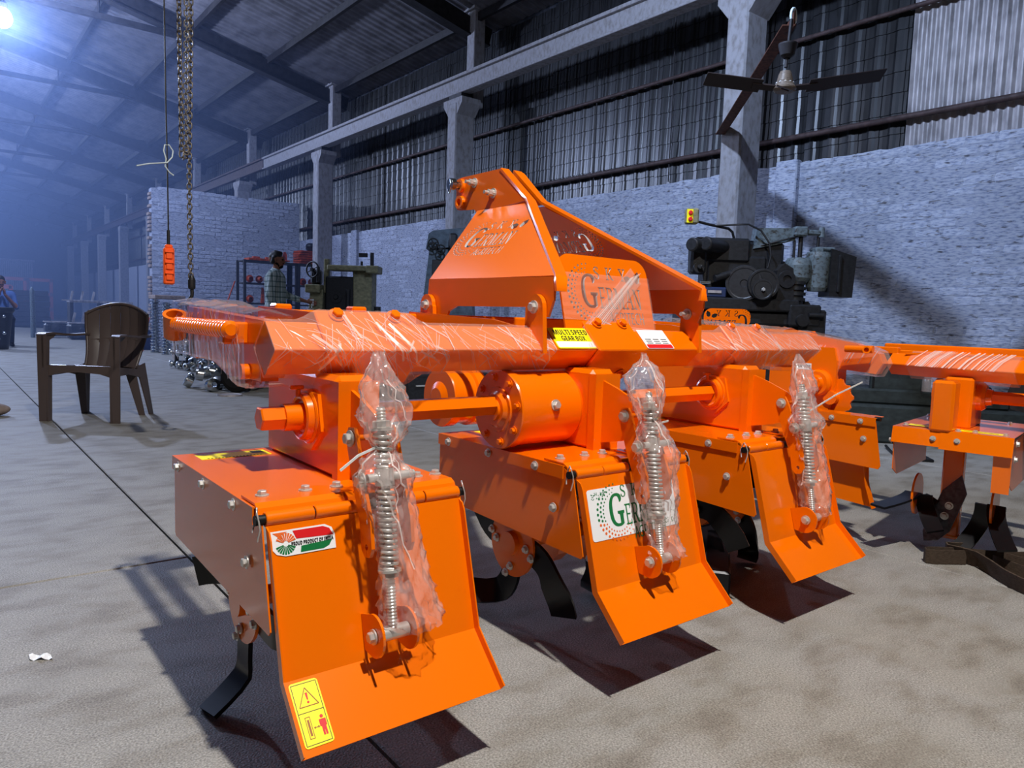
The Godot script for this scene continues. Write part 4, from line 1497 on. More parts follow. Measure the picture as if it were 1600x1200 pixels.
# ---------------------------------------------------------------- the two weeders beside it
func frame_bar(st: SurfaceTool, a: Vector3, b: Vector3, k: float) -> void:
	var d := (b - a).normalized()
	var w := d.cross(SY).normalized()
	var dia := []
	for q in 4:
		var an := q * 90.0
		dia += arc(Vector2(cos(deg_to_rad(an)), sin(deg_to_rad(an))) * (k - 0.0085), 0.006, an - 45, an + 45, 3)
	prism(st, dia, a, w, SY, b - a)

func weeder_behind() -> void:
	var t := thing("rotary_weeder", "orange rotary weeder partly hidden behind the third head, with a small drive label", "farm implement", V(3.0, 0, -1.6))
	var m: Material = M.orange
	var st := S()
	# hood: side sheet, folded lip, thin top
	prism(st, [Vector2(-1.90, 0.525), Vector2(-1.366, 0.525), Vector2(-1.352, 0.515), Vector2(-1.322, 0.345), Vector2(-1.330, 0.332), Vector2(-1.90, 0.348)], V(2.925, 0, 0), SZ, SY, V(0.004, 0, 0))
	var side := obj("hood_side", st, m, t)
	st = S()
	bent(st, [Vector2(2.921, 0.500), Vector2(2.919, 0.533), Vector2(2.985, 0.536)], 0.003, V(0, 0, -1.90), SX, SY, V(0, 0, 0.55))
	obj("hood_top", st, m, t)
	for z in [-1.66, -1.53, -1.41]:
		bolt(side, V(2.917, 0.515, z), -SX, 0.008)
	bolt(side, V(2.924, 0.445, -1.395), -SX, 0.0085)
	st = S()
	rod(st, V(2.935, 0.530, -1.36), V(2.935, 0.530, -1.338), 0.009, 10)
	obj("hinge_pin", st, M.black, t)
	st = S()
	bent(st, [Vector2(-1.62, 0.36), Vector2(-1.40, 0.33), Vector2(-1.383, 0.25), Vector2(-1.352, 0.163)], 0.004, V(2.948, 0, 0), SZ, SY, V(0.03, 0, 0))
	prism(st, [Vector2(-1.58, 0.34), Vector2(-1.39, 0.33), Vector2(-1.385, 0.25), Vector2(-1.352, 0.163), Vector2(-1.60, 0.175)], V(2.975, 0, 0), SZ, SY, V(0.004, 0, 0))
	obj("flap", st, m, t)
	st = S()
	prism(st, [Vector2(-1.90, 0.50), Vector2(-1.90, 0.80), Vector2(-1.60, 0.80), Vector2(-1.585, 0.745), Vector2(-1.585, 0.60), Vector2(-1.62, 0.50)], V(3.03, 0, 0), SZ, SY, V(0.09, 0, 0))
	var col := obj("gear_column", st, m, t)
	st = S()
	lathe(st, V(3.03, 0.645, -1.655), -SX, [Vector2(0.058, 0), Vector2(0.058, 0.016), Vector2(0.05, 0.03), Vector2(0.035, 0.03), Vector2(0.03, 0.05), Vector2(0, 0.05)], 26)
	obj("bearing", st, m, col)
	st = S()
	hexbar(st, V(2.98, 0.645, -1.655), V(2.93, 0.645, -1.655), 0.027)
	obj("shaft_end", st, m, col)
	st = S()
	prism(st, rrect(0.075, 0.028, 0.002), V(3.0295, 0.712, -1.735), SZ, SY, -SX * 0.0006)
	var lab := obj("label_strip", st, M.white, t)
	text(lab, "GEAR DRIVE", V(3.0286, 0.712, -1.735), Basis(SZ, SY, -SX), 0.066, 0.013, M.ink, false, true)
	st = S()
	box(st, V(3.08, 0.27, -1.74), V(0.05, 0.50, 0.10), 0.006)
	box(st, V(3.08, 0.012, -1.74), V(0.14, 0.024, 0.30), 0.004)
	obj("stand_leg", st, m, t)
	# sprocket with teeth
	st = S()
	var teeth := []
	for i in 44:
		var a := TAU * i / 44
		var r := 0.088 if i % 4 < 2 else 0.078
		teeth.append(Vector2(cos(a), sin(a)) * r)
	prism(st, teeth, V(3.05, 0.585, -1.60), SZ, SY, V(0.01, 0, 0))
	lathe(st, V(3.05, 0.585, -1.60), -SX, [Vector2(0.03, 0), Vector2(0.03, 0.03), Vector2(0, 0.03)], 18)
	obj("sprocket", st, m, t)
	st = S()
	frame_bar(st, V(3.11, 0.815, -1.74), V(3.74, 0.83, -2.95), 0.055)
	obj("beam", st, m, t)
	st = S()
	prism(st, [Vector2(-1.80, 0.862), Vector2(-1.52, 0.822), Vector2(-1.425, 0.785), Vector2(-1.405, 0.745), Vector2(-1.43, 0.70), Vector2(-1.62, 0.712), Vector2(-1.66, 0.745), Vector2(-1.80, 0.76)], V(3.06, 0, 0), SZ, SY, V(0.05, 0, 0))
	obj("arm_socket", st, m, t)
	st = S()
	tube(st, [V(3.00, 0.800, -1.535), V(3.01, 0.802, -1.425)], 0.0155, 14)
	lathe(st, V(2.985, 0.800, -1.440), V(-0.9, 0.1, 0.4), [Vector2(0.0095, 0.004), Vector2(0.0155, 0.004), Vector2(0.016, -0.02)], 16)
	obj("cross_tube", st, m, t)
	# name plate seen from behind
	var nz := V(-0.82, 0, 0.57).normalized()
	var ux := V(0.57, 0, 0.82).normalized()
	st = S()
	prism(st, rrect(0.27, 0.11, 0.045, 6), V(3.755, 0.925, -2.665), ux, SY, nz * 0.006)
	cut_plate("name_plate", st, m, t, V(3.755, 0.90, -2.665), Basis(-ux, SY, -nz), 0.24)
	O = Vector3.ZERO
	# film on its socket
	t = thing("stretch_film", "clear stretch film round the sloping arm socket of the weeder behind the third head", "plastic film", V(3.08, 0.78, -1.6))
	st = S()
	prism(st, [Vector2(-1.78, 0.870), Vector2(-1.52, 0.832), Vector2(-1.415, 0.795), Vector2(-1.392, 0.745), Vector2(-1.42, 0.690), Vector2(-1.63, 0.700), Vector2(-1.66, 0.735), Vector2(-1.78, 0.755)], V(3.045, 0, 0), SZ, SY, V(0.075, 0, 0))
	obj("film_skin", st, M.stretch, t)
	st = S()
	for k in 12:
		var z := rng.randf_range(-1.75, -1.43)
		ribbon(st, [V(3.044, 0.74, z - 0.02), V(3.043, 0.775, z), V(3.044, 0.81, z + 0.02)], [SZ], rng.randf_range(0.001, 0.004), 0.0003)
	tag(obj("fold", st, M.fold, t), "", "", "", "stuff")
	O = Vector3.ZERO

func weeder_end() -> void:
	var t := thing("rotary_weeder", "orange weeder with a pointed dark shovel under an open hood, beside the webbing strap", "farm implement", V(3.25, 0, -1.1))
	var m: Material = M.orange
	var u := V(0.17, 0, 0.985)
	var w := V(0.985, 0, -0.17)
	var a := V(2.945, 0.508, -1.297)
	var l := 0.40
	var st := S()
	bent(st, [Vector2(0.0, -0.060), Vector2(0.012, 0.0), Vector2(0.56, 0.0)], 0.003, a, w, SY, u * (l * 0.415))
	bent(st, [Vector2(-0.004, -0.066), Vector2(0.010, 0.0035), Vector2(0.56, 0.0035)], 0.003, a + u * (l * 0.415), w, SY, u * (l * 0.585))
	var hood := obj("hood_top", st, m, t)
	for q in [[0.09, 0.05], [0.33, 0.05], [0.44, 0.04], [0.55, 0.03], [0.68, 0.05], [0.92, 0.05], [0.05, 0.5], [0.8, 0.5]]:
		bolt(hood, a + u * (q[0] * l) + w * q[1] + SY * 0.005, SY, 0.0075)
	for q in [0.36, 0.56]:
		bolt(hood, a + u * (q * l) + w * 0.002 - SY * 0.03, -w + SY * 0.2, 0.0075)
	for q in [[0.006, 0.56, -0.002], [l - 0.006, 0.56, 0.002]]:
		st = S()
		prism(st, [Vector2(0.01, -0.012), Vector2(0.56, -0.002), Vector2(0.56, -0.20), Vector2(0.09, -0.20), Vector2(0.02, -0.17)], a + u * q[0], w, SY, u * 0.003)
		if q[0] > 0.1:
			prism(st, [Vector2(0.015, -0.03), Vector2(0.022, -0.205), Vector2(0.026, -0.205), Vector2(0.019, -0.03)], a + u * (l - 0.06), w, SY, u * 0.056)
		var sd := obj("hood_side", st, m, t)
		if q[0] > 0.1:
			for k in [0.03, 0.012]:
				bolt(sd, a + u * (l + 0.002) + w * (0.02 + k) - SY * (0.02 if k > 0.02 else 0.075), u, 0.009)
		else:
			bolt(sd, a - u * 0.001 + w * 0.02 - SY * 0.055, -u, 0.009)
	# yellow stickers on the hood
	for q in [[0.27, 0.09, 0.14], [0.72, 0.07, 0.16]]:
		st = S()
		var c: Vector3 = a + u * (q[0] * l) + w * q[1] + SY * 0.0055
		box(st, c, V(q[2], 0.0006, 0.05), 0.0, Basis(u, SY, u.cross(SY)))
		var sk := obj("sticker", st, M.yellow, t)
		st = S()
		box(st, c + SY * 0.0005, V(q[2] * 0.7, 0.0006, 0.006), 0.0, Basis(u, SY, u.cross(SY)))
		obj("print_line", st, M.ink, sk)
	# column, bearing, shaft, square beam
	st = S()
	var cc := a + u * 0.165 + w * 0.05
	box(st, cc + SY * 0.095, V(0.078, 0.195, 0.10), 0.010, Basis(u, SY, u.cross(SY)))
	obj("gear_column", st, m, t)
	st = S()
	box(st, cc + u * 0.02 + w * 0.22 + SY * 0.10, V(0.10, 0.20, 0.22), 0.008, Basis(u, SY, u.cross(SY)))
	obj("gear_case", st, m, t)
	st = S()
	var bc := cc + u * 0.07 + w * 0.22 + SY * 0.125
	lathe(st, bc, u, [Vector2(0.056, 0), Vector2(0.056, 0.018), Vector2(0.046, 0.03), Vector2(0.034, 0.03), Vector2(0.03, 0.05), Vector2(0, 0.05)], 28)
	obj("bearing", st, m, t)
	st = S()
	hexbar(st, bc, bc + u * 0.6, 0.025)
	hexbar(st, bc - u * 0.16, bc - u * 0.13, 0.028)
	obj("drive_shaft", st, m, t)
	st = S()
	frame_bar(st, V(3.225, 0.742, -1.44), V(3.10, 0.742, -0.35), 0.048)
	obj("beam", st, m, t)
	st = S()
	box(st, V(3.30, 0.785, -1.22), V(0.03, 0.03, 0.5), 0.004)
	box(st, V(3.40, 0.80, -1.0), V(0.05, 0.05, 1.1), 0.005)
	prism(st, [Vector2(3.2, -1.38), Vector2(3.42, -1.30), Vector2(3.42, -1.12), Vector2(3.24, -1.16)], V(0, 0.785, 0), SX, SZ, V(0, 0.008, 0))
	box(st, V(3.235, 0.797, -1.50), V(0.03, 0.03, 0.16), 0.004)
	obj("rear_frame", st, m, t)
	# shovel on its shank
	st = S()
	var p := V(3.235, 0, -1.185)
	box(st, p + V(0.045, 0.275, 0.0), V(0.05, 0.47, 0.075), 0.006, Basis(w, SY, w.cross(SY)))
	box(st, p + V(0.05, 0.045, 0.01), V(0.07, 0.014, 0.10), 0.003, Basis(w, SY, w.cross(SY)))
	obj("shank", st, m, t)
	st = S()
	var bl := Basis(u, (SY * 0.93 + w * 0.2 + u * 0.26).normalized(), Vector3.ZERO)
	bl.z = bl.x.cross(bl.y).normalized()
	prism(st, [Vector2(0.0, 0.30), Vector2(-0.042, 0.225), Vector2(-0.045, 0.10), Vector2(-0.045, 0.04), Vector2(-0.026, 0.0), Vector2(0.02, 0.012), Vector2(0.045, 0.06), Vector2(0.045, 0.225)], V(3.195, 0.022, -1.215), bl.x, bl.y, bl.z * 0.010)
	var shv := obj("shovel", st, M.blade, t)
	for q in [0.12, 0.165]:
		bolt(shv, V(3.195, 0.022, -1.215) + bl.y * q + bl.x * 0.005 + bl.z * (0.0105 if bl.z.dot(-w) > 0 else -0.0005), -w, 0.011)
	# tines under the hood
	st = S()
	for q in [[0.06, 0.20], [0.33, 0.20]]:
		var c: Vector3 = a + u * q[0] + w * q[1]
		c.y = 0.22
		lathe(st, c, u, [Vector2(0, 0), Vector2(0.085, 0), Vector2(0.085, 0.008), Vector2(0, 0.008)], 26)
	obj("rotor_disc", st, m, t)
	for q in [[0.05, -0.04, 0.19, -0.05], [0.09, 0.10, 0.10, 0.05], [0.05, 0.24, 0.17, 0.05], [0.34, 0.02, 0.10, 0.05], [0.34, 0.26, 0.13, -0.05], [0.30, 0.16, 0.03, -0.05]]:
		st = S()
		var c: Vector3 = a + u * q[0] + w * 0.20
		c.y = 0.22
		var e: Vector3 = a + u * q[0] + w * q[1]
		e.y = q[2]
		var pts := []
		for i in 8:
			var f := i / 7.0
			pts.append(c.lerp(e, f) + u * (q[3] * f * f * 1.4) + w * 0.03 * sin(f * PI))
		ribbon(st, pts, [u], 0.062, 0.009)
		obj("tine", st, M.black_steel, t)
	O = Vector3.ZERO
	t = thing("stretch_film", "clear stretch film round the beam of the weeder with the pointed shovel", "plastic film", V(3.19, 0.74, -1.2))
	st = S()
	frame_bar(st, V(3.228, 0.742, -1.36), V(3.17, 0.742, -0.95), 0.060)
	obj("film_skin", st, M.stretch, t)
	st = S()
	for k in 40:
		var z := rng.randf_range(-1.35, -0.98)
		var x := 3.19 + (z + 1.13) * -0.115
		ribbon(st, [V(x - 0.063, 0.741, z), V(x - 0.034, 0.776, z + 0.02), V(x - 0.001, 0.806, z + 0.05)], [SZ], rng.randf_range(0.001, 0.0045), 0.0003)
	tag(obj("fold", st, M.fold, t), "", "", "", "stuff")
	O = Vector3.ZERO

# ---------------------------------------------------------------- people: one skin over tapered bones
func skin_over(st: SurfaceTool, bones: Array, cell: float, blend: float) -> void:
	# bones: [a, b, ra, rb, colour]; surface nets over the smooth union
	var lo := V(1e9, 1e9, 1e9)
	var hi := -lo
	for q in bones:
		var r: float = maxf(q[2], q[3]) + cell * 2.0
		for p in [q[0], q[1]]:
			lo = lo.min(p - V(r, r, r))
			hi = hi.max(p + V(r, r, r))
	var n := Vector3i(((hi - lo) / cell).ceil()) + Vector3i.ONE
	var far := 1e3
	var val := PackedFloat32Array()
	val.resize(n.x * n.y * n.z)
	val.fill(far)
	for q in bones:
		var a: Vector3 = q[0]
		var b: Vector3 = q[1]
		var ba := b - a
		var bb := maxf(ba.length_squared(), 1e-9)
		var reach: float = maxf(q[2], q[3]) + blend * 2.0 + cell * 1.5
		var l := Vector3i(((a.min(b) - V(reach, reach, reach) - lo) / cell).floor()).clamp(Vector3i.ZERO, n - Vector3i.ONE)
		var h := Vector3i(((a.max(b) + V(reach, reach, reach) - lo) / cell).ceil()).clamp(Vector3i.ZERO, n - Vector3i.ONE)
		for z in range(l.z, h.z + 1):
			for y in range(l.y, h.y + 1):
				for x in range(l.x, h.x + 1):
					var p := lo + V(x, y, z) * cell
					var t := clampf((p - a).dot(ba) / bb, 0.0, 1.0)
					var d: float = (p - a - ba * t).length() - lerpf(q[2], q[3], t)
					var i := (z * n.y + y) * n.x + x
					var o := val[i]
					var m := maxf(blend - absf(o - d), 0.0) / blend
					val[i] = minf(o, d) - m * m * blend * 0.25
	var at := func(x: int, y: int, z: int) -> float: return val[(z * n.y + y) * n.x + x]
	var verts := {}
	var cols := {}
	var corners := [Vector3i(0, 0, 0), Vector3i(1, 0, 0), Vector3i(0, 1, 0), Vector3i(1, 1, 0), Vector3i(0, 0, 1), Vector3i(1, 0, 1), Vector3i(0, 1, 1), Vector3i(1, 1, 1)]
	var edges := [[0, 1], [2, 3], [4, 5], [6, 7], [0, 2], [1, 3], [4, 6], [5, 7], [0, 4], [1, 5], [2, 6], [3, 7]]
	for z in n.z - 1:
		for y in n.y - 1:
			for x in n.x - 1:
				var first := val[(z * n.y + y) * n.x + x]
				if absf(first) > cell * 3.0:
					continue
				var v := []
				var inside := 0
				for c in corners:
					var s := val[((z + c.z) * n.y + y + c.y) * n.x + x + c.x]
					v.append(s)
					if s < 0.0:
						inside += 1
				if inside == 0 or inside == 8:
					continue
				var sum := Vector3.ZERO
				var k := 0
				for e in edges:
					if (v[e[0]] < 0.0) != (v[e[1]] < 0.0):
						var t: float = v[e[0]] / (v[e[0]] - v[e[1]])
						sum += Vector3(corners[e[0]]).lerp(Vector3(corners[e[1]]), t)
						k += 1
				var p := lo + (V(x, y, z) + sum / k) * cell
				verts[Vector3i(x, y, z)] = p
				var best := 1e9
				var col := Color.WHITE
				for q in bones:
					var ba: Vector3 = q[1] - q[0]
					var t := clampf((p - q[0]).dot(ba) / maxf(ba.length_squared(), 1e-9), 0.0, 1.0)
					var d: float = (p - q[0] - ba * t).length() - lerpf(q[2], q[3], t)
					if d < best:
						best = d
						col = q[4]
				cols[Vector3i(x, y, z)] = col
	var normal := func(p: Vector3) -> Vector3:
		var g := Vector3.ZERO
		var q := (p - lo) / cell
		var i := Vector3i(q.floor()).clamp(Vector3i.ONE, n - Vector3i(3, 3, 3))
		g.x = at.call(i.x + 1, i.y, i.z) - at.call(i.x - 1, i.y, i.z) + at.call(i.x + 2, i.y, i.z) - at.call(i.x, i.y, i.z)
		g.y = at.call(i.x, i.y + 1, i.z) - at.call(i.x, i.y - 1, i.z) + at.call(i.x, i.y + 2, i.z) - at.call(i.x, i.y, i.z)
		g.z = at.call(i.x, i.y, i.z + 1) - at.call(i.x, i.y, i.z - 1) + at.call(i.x, i.y, i.z + 2) - at.call(i.x, i.y, i.z)
		return g.normalized() if g.length_squared() > 1e-12 and g.length() < 50.0 else SY
	var tri_c := func(ks: Array) -> void:
		var p: Array[Vector3] = [verts[ks[0]], verts[ks[1]], verts[ks[2]]]
		var nn: Array[Vector3] = [normal.call(p[0]), normal.call(p[1]), normal.call(p[2])]
		var order := [0, 1, 2]
		if (p[1] - p[0]).cross(p[2] - p[0]).dot(nn[0] + nn[1] + nn[2]) > 0.0:
			order = [0, 2, 1]
		for o in order:
			st.set_color(cols[ks[o]])
			st.set_normal(nn[o])
			st.add_vertex(p[o] - O)
	for key in verts:
		var c: Vector3i = key
		for ax in 3:
			var e := Vector3i.ZERO
			e[ax] = 1
			var u := Vector3i.ZERO
			u[(ax + 1) % 3] = 1
			var w := Vector3i.ZERO
			w[(ax + 2) % 3] = 1
			var o: Vector3i = c + e
			if o.x >= n.x or o.y >= n.y or o.z >= n.z:
				continue
			if (at.call(c.x, c.y, c.z) < 0.0) == (at.call(o.x, o.y, o.z) < 0.0):
				continue
			if not (verts.has(c - u) and verts.has(c - w) and verts.has(c - u - w)):
				continue
			tri_c.call([c, c - u, c - u - w])
			tri_c.call([c, c - u - w, c - w])

func lin(r: float, g: float, b: float) -> Color:
	return Color(r, g, b).srgb_to_linear()

func hand_bones(wrist: Vector3, dir: Vector3, side: Vector3, palm: Vector3, c: Color) -> Array:
	var out := [[wrist, wrist + dir * 0.085, 0.022, 0.026, c], [wrist + dir * 0.03 + side * 0.014, wrist + dir * 0.085 + side * 0.022, 0.018, 0.016, c]]
	for k in 4:
		var s := side * (0.030 - k * 0.020)
		var l: float = [0.068, 0.076, 0.072, 0.056][k]
		var b := wrist + dir * 0.085 + s
		var m := b + dir * l * 0.5 + palm * 0.010
		out.append([b, m, 0.0095, 0.009, c])
		out.append([m, m + dir * l * 0.42 + palm * 0.024, 0.009, 0.0075, c])
	var tb := wrist + dir * 0.03 + side * 0.03
	out.append([tb, tb + dir * 0.035 + side * 0.022, 0.012, 0.0105, c])
	out.append([tb + dir * 0.035 + side * 0.022, tb + dir * 0.066 + side * 0.022 + palm * 0.010, 0.0105, 0.009, c])
	return out

func head_bones(c: Vector3, f: Vector3, r: Vector3, sk: Color, beard: Color) -> Array:
	# c: middle of the head, f: where the face looks, r: its right
	var lip := lin(0.50, 0.28, 0.25)
	var eye := lin(0.10, 0.07, 0.06)
	return [
		[c + V(0, 0.030, 0) - f * 0.012, c + V(0, 0.022, 0) - f * 0.038, 0.080, 0.078, sk], [c + V(0, -0.01, 0) + f * 0.030, c + V(0, -0.07, 0) + f * 0.038, 0.062, 0.040, sk],
		[c + V(0, -0.085, 0) + f * 0.05, c + V(0, -0.055, 0) + f * 0.012, 0.034, 0.052, beard], [c + V(0, 0.012, 0) + f * 0.090, c + V(0, -0.030, 0) + f * 0.106, 0.009, 0.014, sk],
		[c + V(0, 0.035, 0) + f * 0.078 + r * 0.030, c + V(0, 0.035, 0) + f * 0.078 - r * 0.030, 0.018, 0.018, sk],
		[c + r * 0.031 + V(0, 0.010, 0) + f * 0.080, c + r * 0.033 + V(0, 0.010, 0) + f * 0.080, 0.012, 0.012, eye], [c - r * 0.031 + V(0, 0.010, 0) + f * 0.080, c - r * 0.033 + V(0, 0.010, 0) + f * 0.080, 0.012, 0.012, eye],
		[c + r * 0.018 + V(0, -0.058, 0) + f * 0.084, c - r * 0.018 + V(0, -0.058, 0) + f * 0.084, 0.009, 0.009, lip], [c + r * 0.02 + V(0, -0.045, 0) + f * 0.088, c - r * 0.02 + V(0, -0.045, 0) + f * 0.088, 0.007, 0.007, beard],
		[c + r * 0.082 + V(0, 0.018, 0) - f * 0.012, c + r * 0.078 + V(0, -0.022, 0) - f * 0.004, 0.016, 0.011, sk], [c - r * 0.082 + V(0, 0.018, 0) - f * 0.012, c - r * 0.078 + V(0, -0.022, 0) - f * 0.004, 0.016, 0.011, sk],
	]

func people() -> void:
	var check := Image.create(64, 64, false, Image.FORMAT_RGB8)
	check.fill(Color(0.62, 0.66, 0.64))
	for k in 2:
		check.fill_rect(Rect2i(k * 32, 0, 7, 64), Color(0.36, 0.43, 0.43))
		check.fill_rect(Rect2i(k * 32 + 12, 0, 3, 64), Color(0.80, 0.84, 0.82))
	for k in 2:
		for x in 64:
			for y in 7:
				check.set_pixel(x, k * 32 + y, check.get_pixel(x, k * 32 + y) * Color(0.62, 0.68, 0.68))
	var shirt := mat(Color.WHITE, 0.85, 0.0, 0.2)
	shirt.albedo_texture = ImageTexture.create_from_image(check)
	shirt.uv1_triplanar = true
	shirt.uv1_scale = V(7, 7, 7)
	var sk := lin(0.52, 0.35, 0.27)
	var dark := lin(0.10, 0.10, 0.12)
	var black := lin(0.05, 0.045, 0.04)
	var p := V(3.86, 0, -10.33)
	var t := thing("person", "man in a grey-green checked shirt with dark hair and beard standing by the shelves", "person", p)
	var f := V(0.86, 0, 0.51)
	var r := V(-0.51, 0, 0.86)
	var up := func(y: float, a := 0.0, b := 0.0) -> Vector3: return p + SY * y + f * a + r * b
	var wr: Vector3 = up.call(0.80, 0.02, 0.26)
	var wl: Vector3 = up.call(1.02, 0.40, -0.16)
	var body := [
		[up.call(0.92, 0, 0.07), up.call(0.92, 0, -0.07), 0.125, 0.125, dark], [up.call(1.0), up.call(1.30, -0.01), 0.12, 0.13, sk], [up.call(1.36, -0.01, 0.14), up.call(1.36, -0.01, -0.14), 0.075, 0.075, sk], [up.call(1.38, -0.01), up.call(1.52, 0.012), 0.055, 0.05, sk],
		[up.call(0.90, 0, 0.09), up.call(0.48, 0.02, 0.10), 0.088, 0.06, dark], [up.call(0.48, 0.02, 0.10), up.call(0.09, -0.01, 0.11), 0.058, 0.042, dark], [up.call(0.04, -0.03, 0.11), up.call(0.035, 0.15, 0.12), 0.040, 0.032, black],
		[up.call(0.90, 0, -0.09), up.call(0.48, 0.03, -0.10), 0.088, 0.06, dark], [up.call(0.48, 0.03, -0.10), up.call(0.09, 0.0, -0.11), 0.058, 0.042, dark], [up.call(0.04, -0.02, -0.11), up.call(0.035, 0.16, -0.12), 0.040, 0.032, black],
		[up.call(1.36, -0.01, 0.18), up.call(1.09, -0.03, 0.235), 0.052, 0.042, sk], [up.call(1.09, -0.03, 0.235), wr, 0.040, 0.025, sk],
		[up.call(1.36, -0.01, -0.18), up.call(1.11, 0.07, -0.23), 0.052, 0.042, sk], [up.call(1.11, 0.07, -0.23), wl, 0.040, 0.025, sk],
	]
	var st := S()
	skin_over(st, body, 0.017, 0.035)
	skin_over(st, hand_bones(wr, V(0, -1, 0), f, -r, sk), 0.006, 0.008)
	skin_over(st, hand_bones(wl, (f * 0.95 - SY * 0.2).normalized(), SY, r, sk), 0.006, 0.008)
	var hc: Vector3 = up.call(1.585, 0.015)
	skin_over(st, head_bones(hc, f, r, sk, black), 0.007, 0.014)
	obj("body", st, M.body, t)
	st = S()
	var c0 := Color.WHITE
	skin_over(st, [
		[up.call(0.90, 0, 0.07), up.call(0.90, 0, -0.07), 0.142, 0.142, c0], [up.call(0.96), up.call(1.30, -0.01), 0.142, 0.148, c0], [up.call(1.365, -0.01, 0.14), up.call(1.365, -0.01, -0.14), 0.084, 0.084, c0], [up.call(1.40, -0.012, 0.03), up.call(1.44, -0.01, -0.03), 0.068, 0.066, c0],
		[up.call(1.36, -0.01, 0.18), up.call(1.09, -0.03, 0.238), 0.066, 0.056, c0], [up.call(1.09, -0.03, 0.238), up.call(0.86, 0.0, 0.255), 0.055, 0.040, c0], [up.call(1.36, -0.01, -0.18), up.call(1.11, 0.07, -0.233), 0.066, 0.056, c0], [up.call(1.11, 0.07, -0.233), up.call(1.04, 0.30, -0.19), 0.055, 0.042, c0]], 0.017, 0.035)
	obj("shirt", st, shirt, t)
	st = S()
	skin_over(st, [[hc + V(0, 0.052, 0) - f * 0.01, hc + V(0, 0.045, 0) - f * 0.045, 0.078, 0.074, c0], [hc + V(0, 0.095, 0) + f * 0.045, hc + V(0, 0.09, 0) - f * 0.02, 0.032, 0.05, c0], [hc + r * 0.07 + V(0, 0.03, 0) - f * 0.03, hc + r * 0.06 - f * 0.05 - V(0, 0.03, 0), 0.03, 0.03, c0], [hc - r * 0.07 + V(0, 0.03, 0) - f * 0.03, hc - r * 0.06 - f * 0.05 - V(0, 0.03, 0), 0.03, 0.03, c0]], 0.009, 0.02)
	obj("hair", st, M.hair, t)
	# seated man far off by the edge of the hall
	p = V(1.08, 0, -17.6)
	t = thing("person", "seated man in a pale blue shirt far down the hall, hands raised", "person", p)
	f = V(0.1, 0, 0.99)
	r = V(-0.99, 0, 0.1)
	var blue := lin(0.32, 0.42, 0.62)
	var wa: Vector3 = p + V(0.05, 1.0, 0.30)
	st = S()
	skin_over(st, [
		[p + V(0.09, 0.55, 0), p + V(-0.09, 0.55, 0), 0.12, 0.12, dark], [p + V(0, 0.62, 0), p + V(0, 0.95, 0.0), 0.13, 0.14, blue], [p + V(0.15, 1.0, 0), p + V(-0.15, 1.0, 0), 0.08, 0.08, blue], [p + V(0, 1.02, 0), p + V(0, 1.16, 0.01), 0.055, 0.05, sk],
		[p + V(0.10, 0.55, 0.02), p + V(0.13, 0.53, 0.42), 0.085, 0.065, dark], [p + V(0.13, 0.53, 0.42), p + V(0.13, 0.10, 0.40), 0.06, 0.045, dark], [p + V(0.13, 0.04, 0.38), p + V(0.14, 0.035, 0.56), 0.04, 0.03, black],
		[p + V(-0.10, 0.55, 0.02), p + V(-0.13, 0.53, 0.42), 0.085, 0.065, dark], [p + V(-0.13, 0.53, 0.42), p + V(-0.13, 0.10, 0.40), 0.06, 0.045, dark], [p + V(-0.13, 0.04, 0.38), p + V(-0.14, 0.035, 0.56), 0.04, 0.03, black],
		[p + V(0.19, 1.0, 0), p + V(0.24, 0.76, 0.10), 0.06, 0.045, blue], [p + V(0.24, 0.76, 0.10), wa, 0.042, 0.027, sk], [p + V(-0.19, 1.0, 0), p + V(-0.24, 0.76, 0.10), 0.06, 0.045, blue], [p + V(-0.24, 0.76, 0.10), wa + V(-0.09, 0, 0), 0.042, 0.027, sk]], 0.02, 0.035)
	skin_over(st, hand_bones(wa, V(-0.2, 0.95, 0.1).normalized(), V(0, 0.1, 1).normalized(), V(-1, 0, 0), sk), 0.007, 0.008)
	skin_over(st, hand_bones(wa + V(-0.09, 0, 0), V(0.2, 0.95, 0.1).normalized(), V(0, 0.1, 1).normalized(), V(1, 0, 0), sk), 0.007, 0.008)
	hc = p + V(0, 1.24, 0.02)
	skin_over(st, head_bones(hc, f, r, sk, black), 0.009, 0.014)
	obj("body", st, M.body, t)
	st = S()
	skin_over(st, [[hc + V(0, 0.052, -0.01), hc + V(0, 0.045, -0.045), 0.078, 0.074, c0], [hc + V(0, 0.09, 0.04), hc + V(0, 0.09, -0.02), 0.03, 0.05, c0]], 0.010, 0.02)
	obj("hair", st, M.hair, t)
	O = V(1.08, 0, -17.72)
	t = thing("stool", "dark stool under the seated man far down the hall", "stool", V(1.08, 0, -17.66))
	st = S()
	rod(st, V(1.08, 0.40, -17.66), V(1.08, 0.435, -17.66), 0.17, 20)
	obj("seat", st, M.black, t)
	for k in 4:
		var a := TAU * k / 4 + 0.78
		st = S()
		rod(st, V(1.08 + cos(a) * 0.13, 0.40, -17.66 + sin(a) * 0.13), V(1.08 + cos(a) * 0.19, 0, -17.66 + sin(a) * 0.19), 0.016, 8)
		obj("leg", st, M.black, t)
	O = Vector3.ZERO

